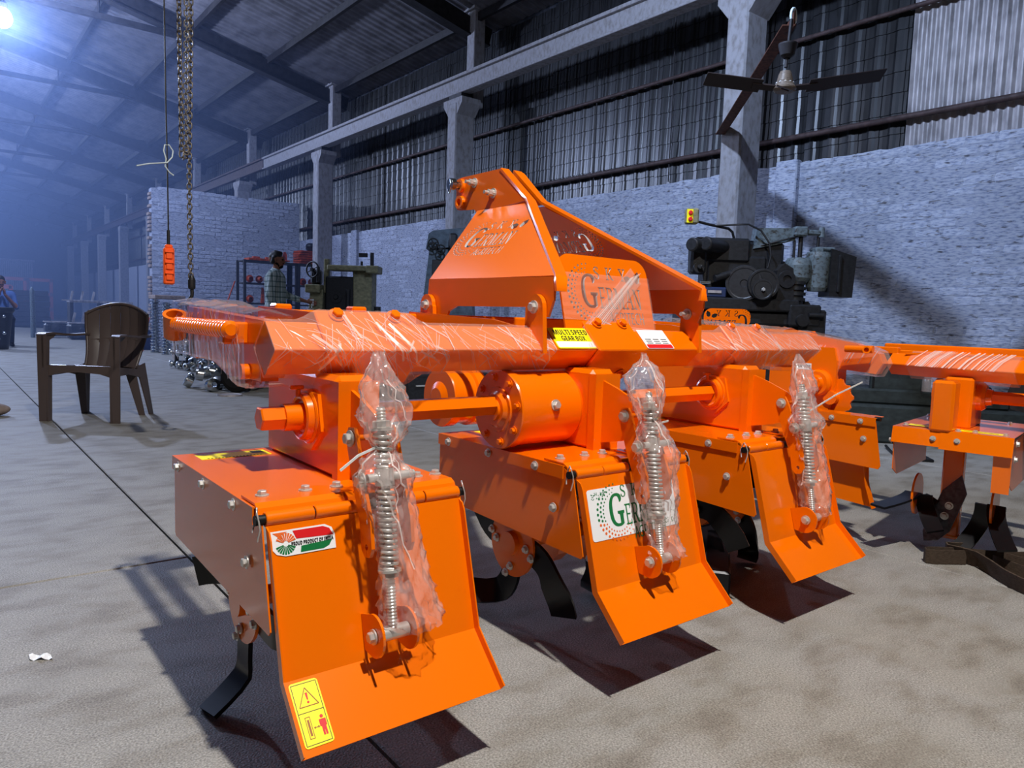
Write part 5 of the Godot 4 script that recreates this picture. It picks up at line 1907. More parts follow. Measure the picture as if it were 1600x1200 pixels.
# ---------------------------------------------------------------- loose things near the front
func chair() -> void:
	var p := V(1.0, 0, -6.40)
	var keep := O
	O = Vector3.ZERO
	var t := Node3D.new()
	t.name = numbered("plastic_chair")
	add_child(t)
	tag(t, "brown moulded plastic armchair with a slatted rounded back standing alone on the concrete", "chair")
	var m: Material = M.chair
	# seat shell with turned-down front
	var st := S()
	grid(st, 18, 14, func(i: int, j: int) -> Vector3:
		var u := i / 18.0
		var x := lerpf(-0.225, 0.225, j / 14.0)
		var z := lerpf(0.25, -0.20, u)
		var dish := -0.022 * (1.0 - pow(absf(x) / 0.225, 2.0)) * smoothstep(0.0, 0.4, u)
		return V(x * lerpf(1.06, 0.93, u), 0.425 - 0.045 * u + dish - (0.02 if i == 0 else 0.0), z), SY, true)
	grid(st, 18, 14, func(i: int, j: int) -> Vector3:
		var u := i / 18.0
		var x := lerpf(-0.225, 0.225, j / 14.0)
		return V(x * lerpf(1.06, 0.93, u), 0.410 - 0.045 * u - 0.022 * (1.0 - pow(absf(x) / 0.225, 2.0)), lerpf(0.25, -0.20, u)), -SY, true)
	obj("seat", st, m, t)
	st = S()
	prism(st, [Vector2(-0.24, 0.42), Vector2(0.24, 0.42), Vector2(0.24, 0.335), Vector2(0.15, 0.362), Vector2(0.0, 0.372), Vector2(-0.15, 0.362), Vector2(-0.24, 0.335)], V(0, 0, 0.235), SX, SY, V(0, 0, 0.018))
	for s in [-1.0, 1.0]:
		prism(st, [Vector2(-0.21, 0.37), Vector2(0.25, 0.42), Vector2(0.25, 0.34), Vector2(0.0, 0.345), Vector2(-0.21, 0.30)], V(s * 0.232 - 0.007, 0, 0), SZ, SY, V(0.014, 0, 0))
	obj("apron", st, m, t)
	# back: curved panel of slats with a rounded top and slits between them
	var back := func(x: float, y: float) -> Vector3:
		var u := (y - 0.36) / 0.52
		return V(x, y, -0.195 - 0.135 * u - 0.05 * sin(u * PI) + 0.055 * pow(x / 0.235, 2.0))
	for k in 6:
		st = S()
		var x0 := -0.222 + k * 0.0745
		var half := 0.0345
		for sd in [0.0, -0.010]:
			grid(st, 22, 3, func(i: int, j: int) -> Vector3:
				var top := 0.885 - 0.075 * pow((x0 + 0.0345) / 0.225, 2.0)
				var y := lerpf(0.36, top, i / 22.0)
				var wide := lerpf(0.86, 1.06, smoothstep(0.36, 0.75, y))
				var x := (x0 + half + lerpf(-half, half, j / 3.0)) * wide
				return back.call(x, y) + V(0, -0.0035 * absf(j - 1.5), sd - 0.0022 * absf(j - 1.5)), SZ if sd == 0.0 else -SZ, true)
		obj("back_slat", st, m, t)
	st = S()
	var rim := []
	for i in 25:
		var x := lerpf(-0.245, 0.245, i / 24.0)
		rim.append(back.call(x, 0.886 - 0.078 * pow(x / 0.235, 2.0)) + V(0, 0, -0.004))
	tube(st, rim, 0.013, 8)
	for s in [-1.0, 1.0]:
		var edge := []
		for i in 12:
			var y := lerpf(0.36, 0.81, i / 11.0)
			edge.append(back.call(s * 0.232 * lerpf(0.86, 1.06, smoothstep(0.36, 0.75, y)), y) + V(0, 0, -0.006))
		tube(st, edge, 0.012, 8)
	for h in [[0.37, 0.048], [0.60, 0.03], [0.83, 0.03]]:
		var band := []
		for i in 13:
			band.append(back.call(lerpf(-0.2, 0.2, i / 12.0), h[0] - 0.02 * pow(lerpf(-1, 1, i / 12.0), 2.0)) - V(0, 0, 0.009))
		ribbon(st, band, [SY], h[1], 0.008)
	obj("back_frame", st, m, t)
	for s in [-1.0, 1.0]:
		# arm: broad top that bends down into the front leg
		st = S()
		ribbon(st, [V(s * 0.272, 0.635, 0.262), V(s * 0.274, 0.648, 0.245), V(s * 0.277, 0.650, 0.15), V(s * 0.280, 0.638, 0.0), V(s * 0.276, 0.632, -0.14), V(s * 0.262, 0.636, -0.24), V(s * 0.235, 0.64, -0.285)], [SX], 0.062, 0.016)
		prism(st, [Vector2(0.262, 0.645), Vector2(0.10, 0.645), Vector2(0.13, 0.622), Vector2(0.185, 0.60), Vector2(0.195, 0.42), Vector2(0.262, 0.40)], V(s * 0.262 - 0.007, 0, 0), SZ, SY, V(0.014, 0, 0))
		obj("arm", st, m, t)
		st = S()
		prism(st, [Vector2(-0.036, 0.64), Vector2(0.036, 0.64), Vector2(0.034, 0.40), Vector2(0.030, 0.0), Vector2(-0.026, 0.0), Vector2(-0.032, 0.40)], V(s * 0.268, 0, 0.262), SX * s, SY, V(0, 0, -0.012))
		prism(st, [Vector2(0.0, 0.42), Vector2(-0.055, 0.42), Vector2(-0.040, 0.0), Vector2(0.0, 0.0)], V(s * 0.268 - s * 0.036 + (-0.006), 0, 0.262), SZ, SY, V(0.012, 0, 0))
		obj("leg", st, m, t)
		st = S()
		prism(st, [Vector2(-0.035, 0.40), Vector2(0.05, 0.40), Vector2(0.028, 0.0), Vector2(-0.018, 0.0)], V(s * 0.225, 0, -0.20), V(s * 1.0, 0, 0), V(s * 0.06, 1.0, -0.20 * -1.0).normalized() if false else V(-s * 0.10, 1.0, 0.30), V(0, 0, -0.012))
		prism(st, [Vector2(-0.075, 0.42), Vector2(0.06, 0.40), Vector2(0.028, 0.0), Vector2(-0.028, 0.0)], V(s * 0.262 - 0.006, 0, -0.29), SZ, V(-s * 0.10, 1.0, 0.22), V(0.012, 0, 0))
		obj("leg", st, m, t)
	t.position = p
	t.rotation.y = deg_to_rad(-38.0)
	O = keep

func link(st: SurfaceTool, c: Vector3, turn: float, l: float, w: float, r: float) -> void:
	var pts := []
	var x := V(cos(turn), 0, sin(turn))
	for i in 12:
		var a := TAU * i / 12
		var y := sin(a) * w + signf(sin(a)) * (l - w)
		pts.append(c + x * cos(a) * w + SY * y)
	tube(st, pts, r, 6, true)

func hoist() -> void:
	var base := V(1.20, 0.90, -4.55)
	var t := thing("chain_hoist", "hanging load chain of bare steel links with a forged hook, doubled higher up", "hoist", base)
	var x := base.x
	var z := base.z
	var st := S()
	var y := 1.06
	var i := 0
	while y < 3.5:
		link(st, V(x - 0.004 + 0.006 * sin(y * 3.0), y, z), 0.5 + (PI / 2 if i % 2 else 0.0), 0.019, 0.0125, 0.0042)
		y += 0.0285
		i += 1
	obj("load_chain", st, M.chain, t)
	# slack falls that hang in a loop
	for s in [[-0.062, 0.010, 0.9], [-0.032, 0.028, 0.2]]:
		st = S()
		y = 1.78
		i = 0
		while y < 3.5:
			link(st, V(x + s[0] * 0.95 + 0.004 * sin(y * 4.0 + s[0] * 90.0), y, z + s[1]), s[2] + (PI / 2 if i % 2 else 0.0), 0.019, 0.0125, 0.0042)
			y += 0.0285
			i += 1
		if s[2] > 0.5:
			for k in 4:
				link(st, V(x - 0.055 + k * 0.008, 1.755 - 0.02 * sin(k * 1.0 + 0.5), z + 0.014 + k * 0.004), 0.6 + k, 0.019, 0.0125, 0.0042)
		obj("slack_chain", st, M.chain, t)
	st = S()
	lathe(st, V(x, 0.985, z), SY, [Vector2(0, 0), Vector2(0.016, 0.0), Vector2(0.021, 0.01), Vector2(0.021, 0.055), Vector2(0.015, 0.066), Vector2(0.011, 0.08), Vector2(0, 0.082)], 16)
	obj("swivel", st, M.machine_black, t)
	st = S()
	var hk := [V(0, 0.99, 0), V(0.002, 0.965, 0), V(0.000, 0.945, 0), V(-0.014, 0.925, 0), V(-0.026, 0.900, 0), V(-0.028, 0.875, 0), V(-0.016, 0.853, 0), V(0.006, 0.846, 0), V(0.026, 0.856, 0), V(0.036, 0.876, 0), V(0.038, 0.892, 0)]
	var path := []
	for q in hk:
		path.append(V(x + q.x * 0.9, q.y, z + q.x * 0.35))
	tube(st, path, 0.0105, 10)
	obj("hook", st, M.machine_black, t)
	# trolley and body high above, hung from the roof tie
	st = S()
	box(st, V(x, 3.66, z), V(0.34, 0.26, 0.2), 0.03)
	lathe(st, V(x - 0.30, 3.66, z), SX, [Vector2(0, 0), Vector2(0.10, 0), Vector2(0.12, 0.02), Vector2(0.12, 0.14), Vector2(0, 0.14)], 20)
	rod(st, V(x, 3.75, z), V(x, 5.78, z), 0.02, 10)
	obj("hoist_body", st, M.steel_dark, t)
	O = Vector3.ZERO
	# push-button station on its cable
	base = V(1.03, 0.995, -4.36)
	t = thing("control_pendant", "orange push-button control box hanging on a black cable beside the load chain", "control box", base)
	st = S()
	box(st, base + V(0, 0.105, 0), V(0.056, 0.20, 0.045), 0.008, Basis(SY, -0.08))
	box(st, base + V(0, 0.212, 0), V(0.040, 0.02, 0.034), 0.006, Basis(SY, -0.08))
	obj("case", st, M.pendant, t)
	for k in 3:
		st = S()
		var bq := Basis(SY, -0.08)
		box(st, base + bq * V(0, 0.045 + k * 0.058, 0.0245), V(0.034, 0.036, 0.012), 0.004, bq)
		box(st, base + bq * V(0, 0.064 + k * 0.058, 0.029), V(0.044, 0.006, 0.014), 0.002, bq)
		obj("button", st, M.pendant, t)
	st = S()
	rod(st, base + V(0, 0.22, 0), base + V(0, 0.30, 0), 0.0085, 10)
	tube(st, [base + V(0, 0.29, 0), base + V(-0.002, 0.6, 0), base + V(-0.008, 1.0, 0), base + V(-0.010, 1.6, -0.01), base + V(-0.008, 2.45, -0.06), V(1.12, 3.62, -4.5)], 0.0042, 6)
	obj("cable", st, M.cable, t)
	st = S()
	var k0 := base + V(-0.004, 0.66, 0)
	tube(st, [k0 + V(-0.17, -0.055, 0.10), k0 + V(-0.10, -0.028, 0.06), k0 + V(0.0, 0.0, 0.006), k0 + V(0.028, 0.035, -0.006), k0 + V(0.034, 0.07, -0.012), k0 + V(0.012, 0.097, -0.004), k0 + V(-0.012, 0.092, 0.004), k0 + V(-0.018, 0.06, 0.008), k0 + V(-0.006, 0.02, 0.006), k0 + V(-0.012, -0.02, 0.006), k0 + V(0.012, -0.05, 0.002), k0 + V(0.034, -0.062, -0.004)], 0.0035, 7)
	obj("knotted_wire", st, M.cable_white, t)
	O = Vector3.ZERO

func fan() -> void:
	# angle iron on the column that carries the fan
	var a := V(6.27, 2.83, -4.66)
	var b := V(4.57, 2.94, -2.89)
	var t := thing("fan_bracket", "long rusty brown angle iron reaching out from the grey column, carrying the old fan", "bracket", a)
	var d := (b - a).normalized()
	var w := d.cross(SY).normalized()
	var n := w.cross(d)
	var st := S()
	prism(st, [Vector2(-0.045, -0.045), Vector2(0.045, -0.045), Vector2(0.045, -0.036), Vector2(-0.036, -0.036), Vector2(-0.036, 0.055), Vector2(-0.045, 0.055)], a, w, n, b - a)
	obj("angle_iron", st, M.rust, t)
	st = S()
	box(st, b + V(0.02, -0.015, 0.01), V(0.11, 0.10, 0.008), 0.0, Basis(d, n, w))
	obj("end_plate", st, M.rust, t)
	O = Vector3.ZERO
	var h := V(4.53, 2.49, -2.87)
	t = thing("ceiling_fan", "old three-bladed ceiling fan with a cone-shaped tan motor hanging from the rusty iron", "fan", h)
	st = S()
	lathe(st, h + V(0, -0.04, 0), SY, [Vector2(0, 0), Vector2(0.058, 0.002), Vector2(0.076, 0.017), Vector2(0.076, 0.026), Vector2(0.068, 0.036), Vector2(0.060, 0.05), Vector2(0.053, 0.062), Vector2(0.053, 0.070), Vector2(0.044, 0.112), Vector2(0.034, 0.134), Vector2(0, 0.138)], 30)
	var motor := obj("motor", st, M.fan_body, t)
	for k in 10:
		var an := TAU * k / 10
		bolt(motor, h + V(cos(an) * 0.054, 0.018, sin(an) * 0.054), V(cos(an), 0.25, sin(an)), 0.005)
	st = S()
	rod(st, h + V(0, 0.12, 0), h + V(0.03, 0.44, 0.0), 0.011, 10)
	lathe(st, h + V(0.008, 0.18, 0), SY, [Vector2(0.02, 0), Vector2(0.045, 0.02), Vector2(0.062, 0.085), Vector2(0.062, 0.095), Vector2(0.0, 0.1)], 18)
	obj("down_rod", st, M.steel_dark, t)
	st = S()
	var loop := []
	for i in 12:
		var an := lerpf(-0.5, 4.2, i / 11.0)
		loop.append(h + V(0.02 - 0.03 * cos(an), 0.45 + 0.050 * sin(an), 0.02))
	tube(st, loop, 0.009, 7)
	obj("hanger_loop", st, M.cable_white, t)
	for q in [[V(-0.42, 0.05, -0.33), 0.42], [V(0.53, 0.12, 0.40), 0.42], [V(-0.30, -0.10, 0.20), 0.35]]:
		var dir: Vector3 = (q[0] as Vector3).normalized()
		var l: float = (q[0] as Vector3).length()
		var wd := (dir.cross(SY)).normalized()
		var seen := V(0, 0.9, 0) - h
		var turn: float = q[1] if absf(dir.cross(wd.rotated(dir, q[1])).normalized().dot(seen)) > absf(dir.cross(wd.rotated(dir, -q[1])).normalized().dot(seen)) else -q[1]
		wd = wd.rotated(dir, turn)
		st = S()
		var pts := []
		for i in 8:
			pts.append(h + V(0, -0.02, 0) + dir * lerpf(0.16, l, i / 7.0))
		ribbon(st, pts, [wd], 0.118, 0.006)
		var bl := obj("blade", st, M.fan_blade, t)
		st = S()
		ribbon(st, [h + V(0, -0.02, 0) + dir * 0.07, h + V(0, -0.025, 0) + dir * 0.22], [wd], 0.05, 0.012)
		obj("blade_iron", st, M.fan_blade, bl)
	O = Vector3.ZERO

func floor_things() -> void:
	# webbing strap thrown on the floor
	var t := thing("webbing_strap", "dusty brown webbing strap lying in loops on the concrete near the shovel", "strap", V(3.05, 0, -1.0))
	var st := S()
	var y := 0.029
	var path := [V(3.10, y, -1.10), V(3.00, y, -1.17), V(2.985, y, -1.195), V(3.0, y, -1.21), V(3.03, y, -1.20), V(3.12, y, -1.125), V(3.17, y, -1.06), V(3.24, y * 1.1, -0.98), V(3.36, y, -0.92), V(3.55, y, -0.88)]
	ribbon(st, path, [SY], 0.055, 0.005)
	obj("strap_end", st, M.strap, t)
	st = S()
	path = [V(3.20, y, -1.14), V(3.165, y, -1.175), V(3.13, y * 1.1, -1.185), V(3.10, y * 1.2, -1.16), V(3.105, y * 1.25, -1.12), V(3.095, y * 1.2, -1.06), V(3.03, y * 1.1, -0.99), V(2.97, y, -0.93), V(2.92, y, -0.86), V(2.90, y, -0.76), V(2.92, y, -0.64)]
	ribbon(st, path, [SY, (SY + V(-0.35, 0, 0.1)).normalized()], 0.062, 0.006)
	obj("strap_fold", st, M.strap, t)
	st = S()
	ribbon(st, [V(3.13, y, -1.02), V(3.10, y, -0.96), V(3.06, y, -0.86), V(3.06, y, -0.74), V(3.09, y, -0.6)], [SY], 0.055, 0.005)
	ribbon(st, [V(3.20, y, -1.0), V(3.19, y, -0.93), V(3.17, y, -0.82), V(3.18, y, -0.65)], [SY], 0.055, 0.005)
	obj("strap_fold", st, M.strap, t)
	t.position += V(-0.03, 0, 0.06)
	O = Vector3.ZERO
	# litter
	st = S()
	O = V(0.185, 0, -2.09)
	grid(st, 6, 3, func(i: int, j: int) -> Vector3: return V(0.165 + i * 0.0075, 0.004 + 0.004 * sin(i * 1.7 + j), -2.105 + j * 0.010 + 0.004 * i), SY, false)
	one("paper_scrap", st, M.white, "small torn white wrapper lying on the empty concrete", "litter", O)
	st = S()
	O = V(0.30, 0, -6.78)
	ball(st, V(0.30, 0.05, -6.78), V(0.16, 0.055, 0.10), 18, 10)
	one("sack", st, M.brick_raw, "rounded tan sack end lying on the bare floor beyond the plastic chair", "sack", O)
	st = S()
	O = V(2.05, 0, -5.35)
	rod(st, V(1.98, 0.018, -5.42), V(2.12, 0.018, -5.30), 0.018, 12)
	rod(st, V(1.975, 0.018, -5.425), V(1.995, 0.018, -5.408), 0.026, 12)
	one("steel_pin", st, M.chrome, "headed steel pin lying on the floor behind the first head", "pin", O)
	st = S()
	O = V(2.35, 0, -7.55)
	lathe(st, V(2.35, 0.0, -7.55), SY, [Vector2(0, 0.006), Vector2(0.10, 0.006), Vector2(0.12, 0.016), Vector2(0.125, 0.0)], 22)
	one("tin_lid", st, M.zinc_sheet, "pale tin lid lying on the floor beside the tyre", "lid", O)
	# dark bars under the middle and third heads
	for q in [[V(2.36, 0.045, -1.66), V(1.96, 0.045, -1.37), "black square steel bar lying on the floor beneath the third head, the longer one"], [V(2.46, 0.045, -1.78), V(2.12, 0.045, -1.50), "black square steel bar behind another bar beneath the third head"]]:
		st = S()
		var a: Vector3 = q[0]
		var b: Vector3 = q[1]
		O = V(b.x, 0, b.z)
		var d := (b - a).normalized()
		box(st, (a + b) / 2, V(0.085, 0.09, (b - a).length()), 0.006, Basis(SY.cross(d), SY, d))
		one("steel_bar", st, M.black_steel, q[2], "bar", O)
	O = Vector3.ZERO

# ---------------------------------------------------------------- machine tools along the wall
func wheel_rim(st: SurfaceTool, c: Vector3, ax: Vector3, r: float, thick: float, spokes := 4) -> void:
	var b := basis_y(ax)
	var pts := []
	for i in 22:
		pts.append(c + b.x * cos(TAU * i / 22) * r + b.z * sin(TAU * i / 22) * r)
	tube(st, pts, thick, 7, true)
	for k in spokes:
		var a := TAU * k / spokes + 0.4
		rod(st, c, c + b.x * cos(a) * r + b.z * sin(a) * r, thick * 0.7, 6)
	rod(st, c - b.y * thick * 2.0, c + b.y * thick * 2.0, thick * 2.2, 12)

func black_mill() -> void:
	var o := V(4.83, 0, -3.93)
	var t := thing("milling_machine", "black milling machine with twin overarm bars and a yellow push-button box", "machine tool", o)
	var u := V(0.78, 0, 0.62)
	var w := V(0.62, 0, -0.78)
	var b := Basis(u, SY, -w)
	var P := func(x: float, y: float, d: float) -> Vector3: return o + u * x + SY * y + w * d
	var m: Material = M.machine_black
	var st := S()
	box(st, P.call(0.62, 0.55, 0.35), V(1.0, 1.10, 0.7), 0.02, b)
	box(st, P.call(0.55, 1.055, 0.06), V(0.86, 0.10, 0.34), 0.012, b)
	box(st, P.call(0.55, 0.945, 0.08), V(0.84, 0.10, 0.30), 0.012, b)
	obj("bed", st, m, t)
	st = S()
	box(st, P.call(1.03, 0.98, 0.06), V(0.26, 0.18, 0.36), 0.015, b)
	box(st, P.call(1.10, 0.90, 0.06), V(0.22, 0.26, 0.34), 0.015, b)
	rod(st, P.call(1.05, 0.985, -0.14), P.call(1.17, 0.985, -0.14), 0.018, 10)
	rod(st, P.call(1.0, 0.94, -0.16), P.call(1.0, 0.94, 0.0), 0.05, 16)
	obj("knee", st, m, t)
	# overarm bars and column
	for q in [[0.055, 1.515, -0.18], [0.165, 1.525, -0.18]]:
		st = S()
		lathe(st, P.call(q[0], q[1], q[2]), (w * 0.75 + u * 0.66), [Vector2(0, 0.004), Vector2(0.044, 0.004), Vector2(0.052, 0.012), Vector2(0.055, 0.02), Vector2(0.055, 0.60), Vector2(0, 0.60)], 26)
		obj("overarm", st, m, t)
	st = S()
	box(st, P.call(0.37, 1.50, 0.16), V(0.46, 0.20, 0.26), 0.02, b)
	box(st, P.call(0.64, 1.36, 0.25), V(0.52, 0.46, 0.36), 0.03, b)
	box(st, P.call(0.50, 1.28, 0.2), V(0.50, 0.36, 0.3), 0.02, b)
	prism(st, [Vector2(0.60, 1.48), Vector2(0.98, 1.42), Vector2(0.98, 1.20), Vector2(0.62, 1.18)], o + w * 0.12, u, SY, w * 0.2)
	obj("column", st, m, t)
	st = S()
	box(st, P.call(0.155, 1.40, 0.0), V(0.13, 0.22, 0.12), 0.02, b)
	rod(st, P.call(0.15, 1.34, -0.1), P.call(0.15, 1.34, 0.05), 0.042, 18)
	rod(st, P.call(0.15, 1.345, -0.14), P.call(0.15, 1.345, -0.06), 0.018, 12)
	rod(st, P.call(0.22, 1.20, -0.02), P.call(0.22, 1.40, -0.02), 0.022, 10)
	rod(st, P.call(0.29, 1.26, -0.06), P.call(0.46, 1.31, -0.02), 0.03, 12)
	obj("arbor_support", st, m, t)
	st = S()
	rod(st, P.call(0.17, 1.22, -0.08), P.call(0.25, 1.225, -0.08), 0.016, 10)
	rod(st, P.call(0.165, 1.345, -0.16), P.call(0.16, 1.345, -0.12), 0.011, 10)
	obj("bright_shaft", st, M.chrome, t)
	st = S()
	box(st, P.call(0.24, 1.145, 0.0), V(0.30, 0.085, 0.16), 0.01, b)
	var vise := obj("vise", st, M.blue_bin, t)
	st = S()
	box(st, P.call(0.29, 1.15, -0.085), V(0.11, 0.022, 0.006), 0.0, b)
	obj("maker_strip", st, M.zinc_sheet, vise)
	# belt drum and change wheels
	for q in [[0.52, 1.225, -0.10, 0.145, 0.14, 0.10], [0.665, 1.22, -0.15, 0.125, 0.03, 0.02], [0.645, 1.175, -0.20, 0.082, 0.02, 0.03]]:
		st = S()
		var r: float = q[3]
		lathe(st, P.call(q[0], q[1], q[2]), w + u * float(q[5]) * 4.0, [Vector2(0, 0.010), Vector2(r * 0.18, 0.010), Vector2(r * 0.22, 0.004), Vector2(r * 0.80, 0.004), Vector2(r * 0.86, 0.0), Vector2(r * 0.97, 0.0), Vector2(r, 0.004), Vector2(r, q[4]), Vector2(0, q[4])], 40)
		obj("gear_wheel" if q[3] < 0.13 else "belt_drum", st, m, t)
	st = S()
	lathe(st, P.call(0.645, 1.175, -0.225), w, [Vector2(0, 0), Vector2(0.012, 0), Vector2(0.016, 0.01), Vector2(0.016, 0.025), Vector2(0, 0.025)], 6, true)
	obj("nut", st, M.zinc, t)
	st = S()
	prism(st, [Vector2(0.78, 1.10), Vector2(0.80, 1.34), Vector2(0.86, 1.40), Vector2(0.93, 1.36), Vector2(0.95, 1.10)], o + w * -0.06, u, SY, w * 0.16)
	lathe(st, P.call(0.88, 1.27, -0.075), w, [Vector2(0.035, 0), Vector2(0.07, 0.0), Vector2(0.075, 0.02), Vector2(0.035, 0.02)], 26)
	obj("swing_bracket", st, m, t)
	# grey vertical head on the far side
	st = S()
	prism(st, [Vector2(0.63, 1.52), Vector2(0.65, 1.69), Vector2(0.98, 1.70), Vector2(0.97, 1.60), Vector2(0.82, 1.56)], o + w * 0.05, u, SY, w * 0.12)
	box(st, P.call(1.005, 1.67, 0.06), V(0.11, 0.08, 0.11), 0.012, b)
	box(st, P.call(1.10, 1.665, 0.05), V(0.15, 0.045, 0.05), 0.012, b)
	rod(st, P.call(1.185, 1.63, 0.05), P.call(1.185, 1.71, 0.05), 0.028, 12, 0.02)
	obj("link_arm", st, M.machine_grey, t)
	st = S()
	rod(st, P.call(1.02, 1.45, 0.06), P.call(1.02, 1.66, 0.06), 0.018, 10)
	rod(st, P.call(0.97, 1.45, 0.06), P.call(0.97, 1.60, 0.06), 0.010, 10)
	rod(st, P.call(1.165, 1.52, 0.06), P.call(1.165, 1.64, 0.06), 0.014, 10)
	rod(st, P.call(0.985, 1.07, 0.02), P.call(0.985, 1.27, 0.02), 0.07, 18)
	for k in 4:
		rod(st, P.call(0.985, 1.10 + 0.045 * k, 0.02), P.call(0.985, 1.125 + 0.045 * k, 0.02), 0.085, 18)
	obj("feed_screw", st, m, t)
	st = S()
	lathe(st, P.call(1.0, 1.25, 0.03), SY, [Vector2(0, 0), Vector2(0.08, 0), Vector2(0.105, 0.04), Vector2(0.11, 0.14), Vector2(0.10, 0.18), Vector2(0.085, 0.20), Vector2(0, 0.21)], 26)
	box(st, P.call(1.09, 1.36, 0.06), V(0.12, 0.16, 0.16), 0.04, b)
	obj("motor", st, M.machine_grey, t)
	st = S()
	lathe(st, P.call(1.165, 1.185, 0.03), SY, [Vector2(0, 0), Vector2(0.07, 0.0), Vector2(0.085, 0.03), Vector2(0.09, 0.14), Vector2(0.10, 0.28), Vector2(0.09, 0.32), Vector2(0, 0.33)], 26)
	box(st, P.call(1.20, 1.53, 0.05), V(0.16, 0.03, 0.16), 0.01, b)
	box(st, P.call(1.145, 1.52, 0.0), V(0.07, 0.04, 0.08), 0.01, b)
	obj("gear_head", st, M.machine_grey, t)
	st = S()
	prism(st, [Vector2(1.235, 1.53), Vector2(1.44, 1.47), Vector2(1.425, 1.14), Vector2(1.235, 1.145)], o - w * 0.06, u, SY, w * 0.22)
	box(st, P.call(1.30, 1.33, -0.07), V(0.02, 0.30, 0.03), 0.004, b)
	obj("slide_plate", st, m, t)
	# push-button box on a bent arm with its cable
	st = S()
	box(st, P.call(0.085, 1.755, -0.02), V(0.105, 0.125, 0.075), 0.012, b)
	var bx := obj("switch_box", st, M.machine_cream, t)
	st = S()
	box(st, P.call(0.062, 1.752, -0.0605), V(0.052, 0.108, 0.006), 0.002, b)
	obj("yellow_face", st, M.yellow, bx)
	for y in [1.727, 1.778]:
		st = S()
		lathe(st, P.call(0.064, y, -0.063), -w, [Vector2(0.016, 0), Vector2(0.018, 0.008), Vector2(0.012, 0.016), Vector2(0, 0.016)], 16)
		obj("button", st, M.red, bx)
	st = S()
	tube(st, [P.call(0.13, 1.72, 0.0), P.call(0.25, 1.70, 0.03), P.call(0.42, 1.68, 0.08), P.call(0.46, 1.655, 0.10), P.call(0.49, 1.58, 0.12)], 0.011, 8)
	obj("switch_arm", st, m, t)
	st = S()
	tube(st, [P.call(0.30, 1.695, 0.04), P.call(0.45, 1.705, 0.02), P.call(0.56, 1.71, 0.0), P.call(0.66, 1.66, -0.02), P.call(0.73, 1.56, -0.03), P.call(0.75, 1.46, -0.03), P.call(0.73, 1.36, -0.03)], 0.008, 7)
	obj("cable", st, M.cable, t)
	st = S()
	tube(st, [P.call(0.60, 1.50, 0.1), P.call(0.70, 1.55, 0.05), P.call(0.88, 1.60, 0.03), P.call(1.0, 1.635, 0.05)], 0.008, 7)
	obj("oil_pipe", st, M.cable, t)
	O = Vector3.ZERO

func grey_mill() -> void:
	var o := V(4.86, 0, -8.05)
	var t := thing("milling_machine", "tall blue-grey machine with tapering column and hand wheels behind the hitch frame", "machine tool", o)
	var u := V(0.78, 0, 0.62)
	var w := V(0.62, 0, -0.78)
	var P := func(x: float, y: float, d: float) -> Vector3: return o + u * x + SY * y + w * d
	var st := S()
	prism(st, [Vector2(-0.10, 0), Vector2(0.0, 0.65), Vector2(0.11, 1.72), Vector2(0.62, 1.72), Vector2(0.70, 0.65), Vector2(0.75, 0)], o, u, SY, w * 0.6)
	obj("column", st, M.machine_blue, t)
	st = S()
	prism(st, [Vector2(0.07, 1.71), Vector2(0.10, 1.90), Vector2(0.16, 1.94), Vector2(0.90, 2.03), Vector2(0.92, 1.98), Vector2(0.92, 1.76), Vector2(0.40, 1.74)], o - w * 0.04, u, SY, w * 0.5)
	obj("head", st, M.machine_blue, t)
	for q in [[0.17, 1.77, 0.062], [0.265, 1.70, 0.055]]:
		st = S()
		wheel_rim(st, P.call(q[0], q[1], -0.12), w, q[2], 0.009)
		rod(st, P.call(q[0], q[1], -0.12), P.call(q[0], q[1], 0.02), 0.014, 8)
		obj("hand_wheel", st, M.black, t)
	st = S()
	box(st, P.call(0.26, 1.46, -0.004), V(0.22, 0.24, 0.02), 0.004, Basis(u, SY, -w))
	obj("panel", st, M.machine_black, t)
	st = S()
	box(st, P.call(0.42, 1.80, -0.10), V(0.10, 0.20, 0.16), 0.02, Basis(u, SY, -w))
	obj("speed_box", st, M.machine_black, t)
	O = Vector3.ZERO

